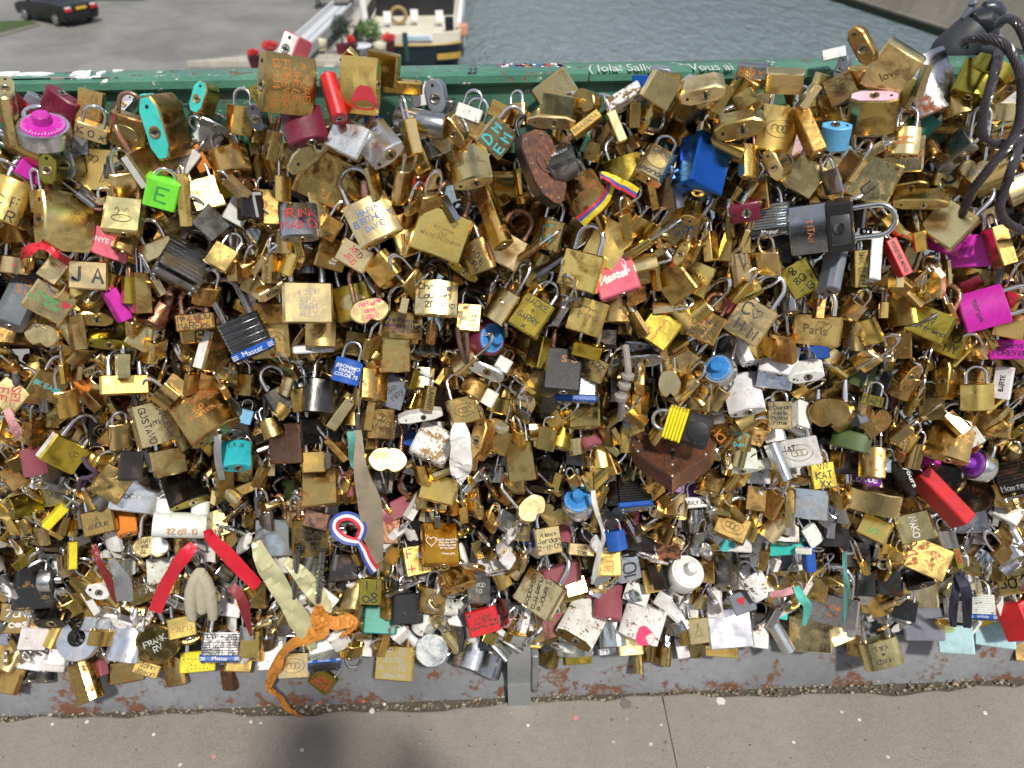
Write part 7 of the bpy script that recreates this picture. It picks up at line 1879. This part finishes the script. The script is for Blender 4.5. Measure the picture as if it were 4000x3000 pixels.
hpart(MB().tube([hp(3843, 28), hp(3862, 28), hp(3885, 40), hp(3905, 56), hp(3916, 64)], [.006, .0085, .010, .0085, .004], 12), 'knob', flat_mat('knob_blue_black', (.035, .045, .06), .3, 0, .3, 60))
hpart(MB().tube([hp(3846, 110), hp(3852, 130), hp(3858, 150)], [.012, .014, .012], 14), 'brake_mount', HBK)
hpart(MB().tube([hp(3858, 120), hp(3885, 130), hp(3905, 145), hp(3922, 165)], [.004, .004, .004, .003], 8), 'brake_arm', flat_mat('brake_arm', (.35, .36, .40), .3, .8, .2, 80))
hpart(MB().tube([hp(3800, 185), hp(3860, 200), hp(3920, 214), hp(3990, 235), hp(4080, 260)], .011, 12), 'bar', HBK)
# ---------------------------------------------------------------- the person taking the picture (their shadow falls on the locks)
def build_person():
    root_loc = Vector((.03, -1.30, 0))
    J = dict(pel=(0, 0, .92), sp1=(0, .01, 1.06), sp2=(0, .02, 1.22), ch=(0, .02, 1.36), nk=(0, .03, 1.45), hd=(0, .07, 1.52), ht=(0, .08, 1.63),
        ls=(-.17, .02, 1.37), le=(-.20, .14, 1.16), lw=(-.10, .25, 1.22), lh=(-.05, .29, 1.25), rs=(.17, .02, 1.37), re=(.20, .14, 1.16), rw=(.10, .25, 1.22), rh=(.05, .29, 1.25),
        lp=(-.09, 0, .88), lk=(-.12, .03, .48), la=(-.13, -.02, .08), lt=(-.15, .12, .035), rp=(.09, 0, .88), rk=(.12, .03, .48), ra=(.13, -.02, .08), rt=(.15, .12, .035))
    rad = dict(pel=.20, sp1=.20, sp2=.195, ch=.19, nk=.055, hd=.088, ht=.085, ls=.065, le=.045, lw=.03, lh=.04, rs=.065, re=.045, rw=.03, rh=.04, lp=.13, lk=.085, la=.042, lt=.04, rp=.13, rk=.085, ra=.042, rt=.04)
    E_ = [('pel', 'sp1'), ('sp1', 'sp2'), ('sp2', 'ch'), ('ch', 'nk'), ('nk', 'hd'), ('hd', 'ht'), ('ch', 'ls'), ('ls', 'le'), ('le', 'lw'), ('lw', 'lh'), ('ch', 'rs'), ('rs', 're'), ('re', 'rw'), ('rw', 'rh'),
        ('pel', 'lp'), ('lp', 'lk'), ('lk', 'la'), ('la', 'lt'), ('pel', 'rp'), ('rp', 'rk'), ('rk', 'ra'), ('ra', 'rt')]
    names = list(J); ix = {n: i for i, n in enumerate(names)}
    me = bpy.data.meshes.new('person'); me.from_pydata([J[n] for n in names], [(ix[a], ix[b]) for a, b in E_], []); me.update()
    o = bpy.data.objects.new('person', me); COL.objects.link(o); o.location = root_loc
    o.modifiers.new('skin', 'SKIN'); 
    sv = me.skin_vertices[0].data if me.skin_vertices else None
    if sv is None:
        bm = bmesh.new(); bm.from_mesh(me); bm.verts.layers.skin.verify(); bm.to_mesh(me); bm.free(); sv = me.skin_vertices[0].data
    for n in names: sv[ix[n]].radius = (rad[n], rad[n]*.8 if n in ('sp1', 'sp2', 'ch', 'pel') else rad[n])
    for v in sv: v.use_root = False
    sv[0].use_root = True
    ss = o.modifiers.new('smooth', 'SUBSURF'); ss.levels = 2; ss.render_levels = 2
    me.materials.append(flat_mat('dark_clothes', (.035, .037, .045), .85, 0, .3, 30))
    tag(o, 'person in dark clothes standing at the railing, arms raised to take the photograph', 'person')
build_person()

# ---------------------------------------------------------------- individuals or joined: the largest keep their own object
def short(s): return s.split('|')[0].strip()
for L in LOCKS:
    vis = L['area']*(abs(math.cos(R(L['tilt']))*math.cos(R(L['turn'])))*.7+.3)
    L['score'] = vis*(4 if L['label'] else 1)
LOCKS.sort(key=lambda L: -L['score'])
KEEP, REST = LOCKS[:306], LOCKS[306:]
for L in KEEP:
    if L['label']: REFS.append((L['px'], L['py'], short(L['label'])))
LOOK = dict(br='bright brass', bp='pale brass', bd='tarnished brass', bo='rust stained brass', dk='blackened', st='grey steel', sv='silver', wh='white painted', yb='yellow brass', ol='olive brass', sl='slate grey',
  rd='red', ma='maroon', mg='magenta', rs='dull rose', pk='pink', lp='pale pink', bl='blue', te='teal', tq='turquoise', pu='purple', og='orange', bk='black', ru='rusted iron', co='copper', ye='yellow', gn='dark green', lb='pale blue')
def view(L):
    if L['prof'] in ('apple', 'heart'): return 'heart padlock'
    if L['prof'] == 'disc': return 'round padlock'
    if L['tilt'] >= 45: return 'padlock turned keyhole end out'
    if abs(L['turn']) >= 45: return 'padlock hung edge outward'
    if abs(L['roll'] if 'roll' in L else 0) > 90: return 'upturned padlock'
    return 'padlock'
seen = {}
for L in KEEP:
    if L['label']:
        lab = L['label'].replace('|', ' ').strip()
        if len(lab.split()) > 16: lab = short(L['label'])
    else:
        near = min(REFS, key=lambda q: (q[0]-L['px'])**2+(q[1]-L['py'])**2); dy = L['py']-near[1]; dx = abs(L['px']-near[0])
        rel = 'just above' if dy < -.7*dx and dy < 0 else 'just below' if dy > .7*dx else 'beside'
        ref = ' '.join(near[2].replace(',', ' ,').split()).split(' ,')[0].split(' with ')[0] if len(near[2].split()) > 8 else near[2]
        lab = ' '.join(('%s %s %s the %s' % (LOOK.get(L['code'], 'plain'), view(L), rel, ref)).split()[:16])
    L['lab'] = ' '.join(lab.split()[:16]); seen.setdefault(L['lab'], []).append(L)
for lab, Ls in seen.items():
    for i, L in enumerate(Ls): tag(L['root'], lab, 'padlock', 'padlocks locked onto the bridge railing')

# ---------------------------------------------------------------- the rest, and the depth of the pile behind, as one joined mass
BUCK = {}
def bucket(kind):
    if kind not in BUCK: BUCK[kind] = dict(v=[], f=[], ls=[], c=[], n=0)
    return BUCK[kind]
def add_to(kind, V, faces, col):           # V: (n,3) array, faces: list of tuples
    b = bucket(kind); o = b['n']; b['v'].append(V); b['n'] += len(V)
    for f in faces: b['f'].append([i+o for i in f])
    b['c'].append(np.tile(np.array(col, np.float32), (sum(len(f) for f in faces), 1)))
bpy.context.view_layer.update()
def bake(o, root):
    me = o.data; n = len(me.vertices); a = np.empty(n*3, np.float32); me.vertices.foreach_get('co', a); a = a.reshape(-1, 3)
    mw = np.array(o.matrix_world); a = a@mw[:3, :3].T+mw[:3, 3]
    mat = me.materials[0]; kd = {METAL.name: 'm', PAINT.name: 'p', CHROME.name: 'c'}.get(mat.name, mat.name)
    add_to(kd, a, [tuple(p.vertices) for p in me.polygons], tuple(o.color))
for L in REST:
    ch = list(L['root'].children_recursive)
    for o in ch: bake(o, L['root'])
    for o in ch+[L['root']]: bpy.data.objects.remove(o)
# filler: templates in unit size
def template(kind, w, h, d):
    m = MB().prism(prof_pts(kind, w, d), -h/2, h/2, min(.03*w, .001)); return np.array(m.v, np.float32), m.f
TSH = MB().tube(u_path(.31, .28, .5, .38), .062, 7); TSHV, TSHF = np.array(TSH.v, np.float32), TSH.f
def zone_code(x, z, r_):
    if z > .62: pool = ['bd']*9+['bp']*5+['br']*5+['bo']*5+['dk']*2+['st']*3+['wh', 'ol', 'sl']
    elif z > .40: pool = ['bd']*9+['dk']*6+['bp']*4+['br']*2+['bo']*4+['st']*3+['wh', 'sl', 'ru', 'gn']
    else: pool = ['bd']*6+['dk']*4+['wh']*7+['sv']*4+['bp']*5+['bo']*3+['st']*3+['sl', 'yb']
    if z < .60 and abs(x+.05) < .28: pool = pool+['dk']*7+['bk']*2
    if z < .5 and x > .3: pool = pool+['wh']*7+['sv']*3
    return r_.choice(pool)
ZT = [(-1.7, .975), (-.55, .975), (-.30, .98), (-.05, .975), (.05, .985), (.12, 1.0), (.30, 1.01), (.5, 1.0), (1.7, .99)]
def ztop(x):
    for (xa, za), (xb_, zb_) in zip(ZT, ZT[1:]):
        if xa <= x <= xb_: return za+(zb_-za)*(x-xa)/(xb_-xa)
    return .9
rf = random.Random(21); count = 0
for layer, (yy, step) in enumerate(((.014, .038), (-.020, .044), (-.044, .044), (-.066, .034))):
    z = .125
    while z < 1.02:
        x = -1.35+rf.uniform(0, step)
        while x < 1.45:
            xx, zz = x+rf.uniform(-.5, .5)*step, z+rf.uniform(-.5, .5)*step; y = yy+rf.uniform(-.010, .010)
            x += step*(1 if abs(x) < 1.0 else 1.25)
            if zz > ztop(xx)-(.0 if layer else .02) or zz < .118: continue
            if layer == 3 and rf.random() < .45: continue
            if layer == 3 and rf.random() < .36: continue
            w = rf.choice((.028, .033, .037, .041, .046, .052))*rf.uniform(.9, 1.1)*(1.18-.25*zz)*(.62 if layer == 3 else 1); h = w*rf.uniform(.72, 1.15); d = w*rf.uniform(.30, .46)
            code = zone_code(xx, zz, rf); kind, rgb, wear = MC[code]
            q = rf.uniform(-.75, -.25) if layer < 3 else rf.uniform(-.1, .1); col = tuple(max(0, min(1, c*(1+q))) for c in rgb)+(wear*rf.uniform(.7, 1.3),)  # deeper layers get darker colours, standing in for shade in the gaps
            V, F = template(rf.choice(('box', 'hex', 'lens', 'hex')), w, h, d)
            hang = rf.gauss(0, 32) if rf.random() < .8 else rf.uniform(-180, 180)
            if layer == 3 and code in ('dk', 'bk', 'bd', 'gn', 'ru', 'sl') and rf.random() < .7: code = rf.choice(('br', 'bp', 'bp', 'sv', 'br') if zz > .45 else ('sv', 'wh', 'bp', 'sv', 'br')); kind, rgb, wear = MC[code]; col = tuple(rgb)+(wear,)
            m = Matrix.Rotation(R(hang), 3, 'Y') @ Matrix.Rotation(R(-rf.uniform(-35, 45)), 3, 'X') @ Matrix.Rotation(R(rf.choice((rf.gauss(0, 25), rf.uniform(-90, 90)))), 3, 'Z')
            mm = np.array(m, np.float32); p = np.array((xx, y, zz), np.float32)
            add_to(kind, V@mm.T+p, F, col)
            if layer:
                sv_ = TSHV*np.array((w, w, w), np.float32); sv_[:, 2] += (h/2-.5*w); rust = rf.random()*(.85 if layer == 3 else 1)
                add_to('c', sv_@mm.T+p, TSHF, ((.66, .67, .70) if rust < .8 else (.4, .24, .16))+(.25 if rust < .8 else 1.0,))
            count += 1
        z += step*.92
# slim locks and long shackles dangling in front, wherever no larger lock is in the way
HB = [(L['px'], L['py'], .55*max(L['size'])/depth(L['p'])*FPX) for L in KEEP if L['label']]
for i in range(2600):
    x = rf.uniform(-1.2, 1.3); z = rf.uniform(.16, .97); y = -rf.uniform(.078, .104); P = Vector((x, y, z))
    if z > ztop(x)-.02: continue
    u_, v_ = proj(P)
    if any((u_-a)**2+(v_-b)**2 < r_*r_ for a, b, r_ in HB): continue
    if -100 < u_ < 4100: HB.append((u_, v_, 34))
    w = rf.uniform(.017, .030); h = w*rf.uniform(.9, 1.5); d = w*rf.uniform(.34, .5)
    code = rf.choice(('br', 'bp', 'bp', 'bd', 'bo', 'br', 'st') if z > .45 else ('sv', 'wh', 'bp', 'sv', 'br', 'bd', 'wh', 'st')); kind, rgb, wear = MC[code]
    V, F = template(rf.choice(('box', 'hex', 'lens')), w, h, d)
    m = Matrix.Rotation(R(rf.gauss(0, 26)), 3, 'Y') @ Matrix.Rotation(R(-rf.uniform(-30, 30)), 3, 'X') @ Matrix.Rotation(R(rf.choice((-1, 1))*rf.uniform(15, 88)), 3, 'Z')
    mm = np.array(m, np.float32); p = np.array(P, np.float32); add_to(kind, V@mm.T+p, F, tuple(vary(rgb))+(wear,))
    sv_ = TSHV*np.array((w, w, w), np.float32); sv_[:, 2] += (h/2-.5*w); k_ = rf.uniform(1.0, 2.4); sv_[:, 2] = np.where(sv_[:, 2] > h/2, h/2+(sv_[:, 2]-h/2)*k_, sv_[:, 2])
    add_to('c', sv_@mm.T+p, TSHF, (.74, .75, .78, .15)); count += 1
mats = dict(m=METALA, p=PAINTA, c=CHROMEA)
allv = []; loops = []; starts = []; totals = []; cols = []; mi = []; off = 0; slots = []
for kd, b in BUCK.items():
    mt = mats.get(kd) or bpy.data.materials.get(kd); slots.append(mt); si = len(slots)-1
    for f in b['f']: starts.append(len(loops)); totals.append(len(f)); loops.extend([i+off for i in f]); mi.append(si)
    allv += b['v']; cols += b['c']; off += b['n']
me = bpy.data.meshes.new('padlock_mass'); me.from_pydata(np.concatenate(allv), [], [loops[s:s+t] for s, t in zip(starts, totals)])
for mt in slots: me.materials.append(mt)
me.polygons.foreach_set('material_index', mi); me.polygons.foreach_set('use_smooth', [True]*len(mi))
ca = me.color_attributes.new('lockcol', 'FLOAT_COLOR', 'CORNER'); ca.data.foreach_set('color', np.concatenate(cols).reshape(-1))
me.set_sharp_from_angle(angle=R(38)); me.update()
mass = bpy.data.objects.new('padlock_mass', me); COL.objects.link(mass)
tag(mass, 'dense jumble of smaller padlocks filling the railing behind the larger ones', 'padlocks', kind='stuff')
print('LOCKS', len(LOCKS), 'kept', len(KEEP), 'labelled', sum(1 for L in KEEP if L['label']), 'rest labelled', sum(1 for L in REST if L['label']), 'filler', count, 'unique labels', len(seen))
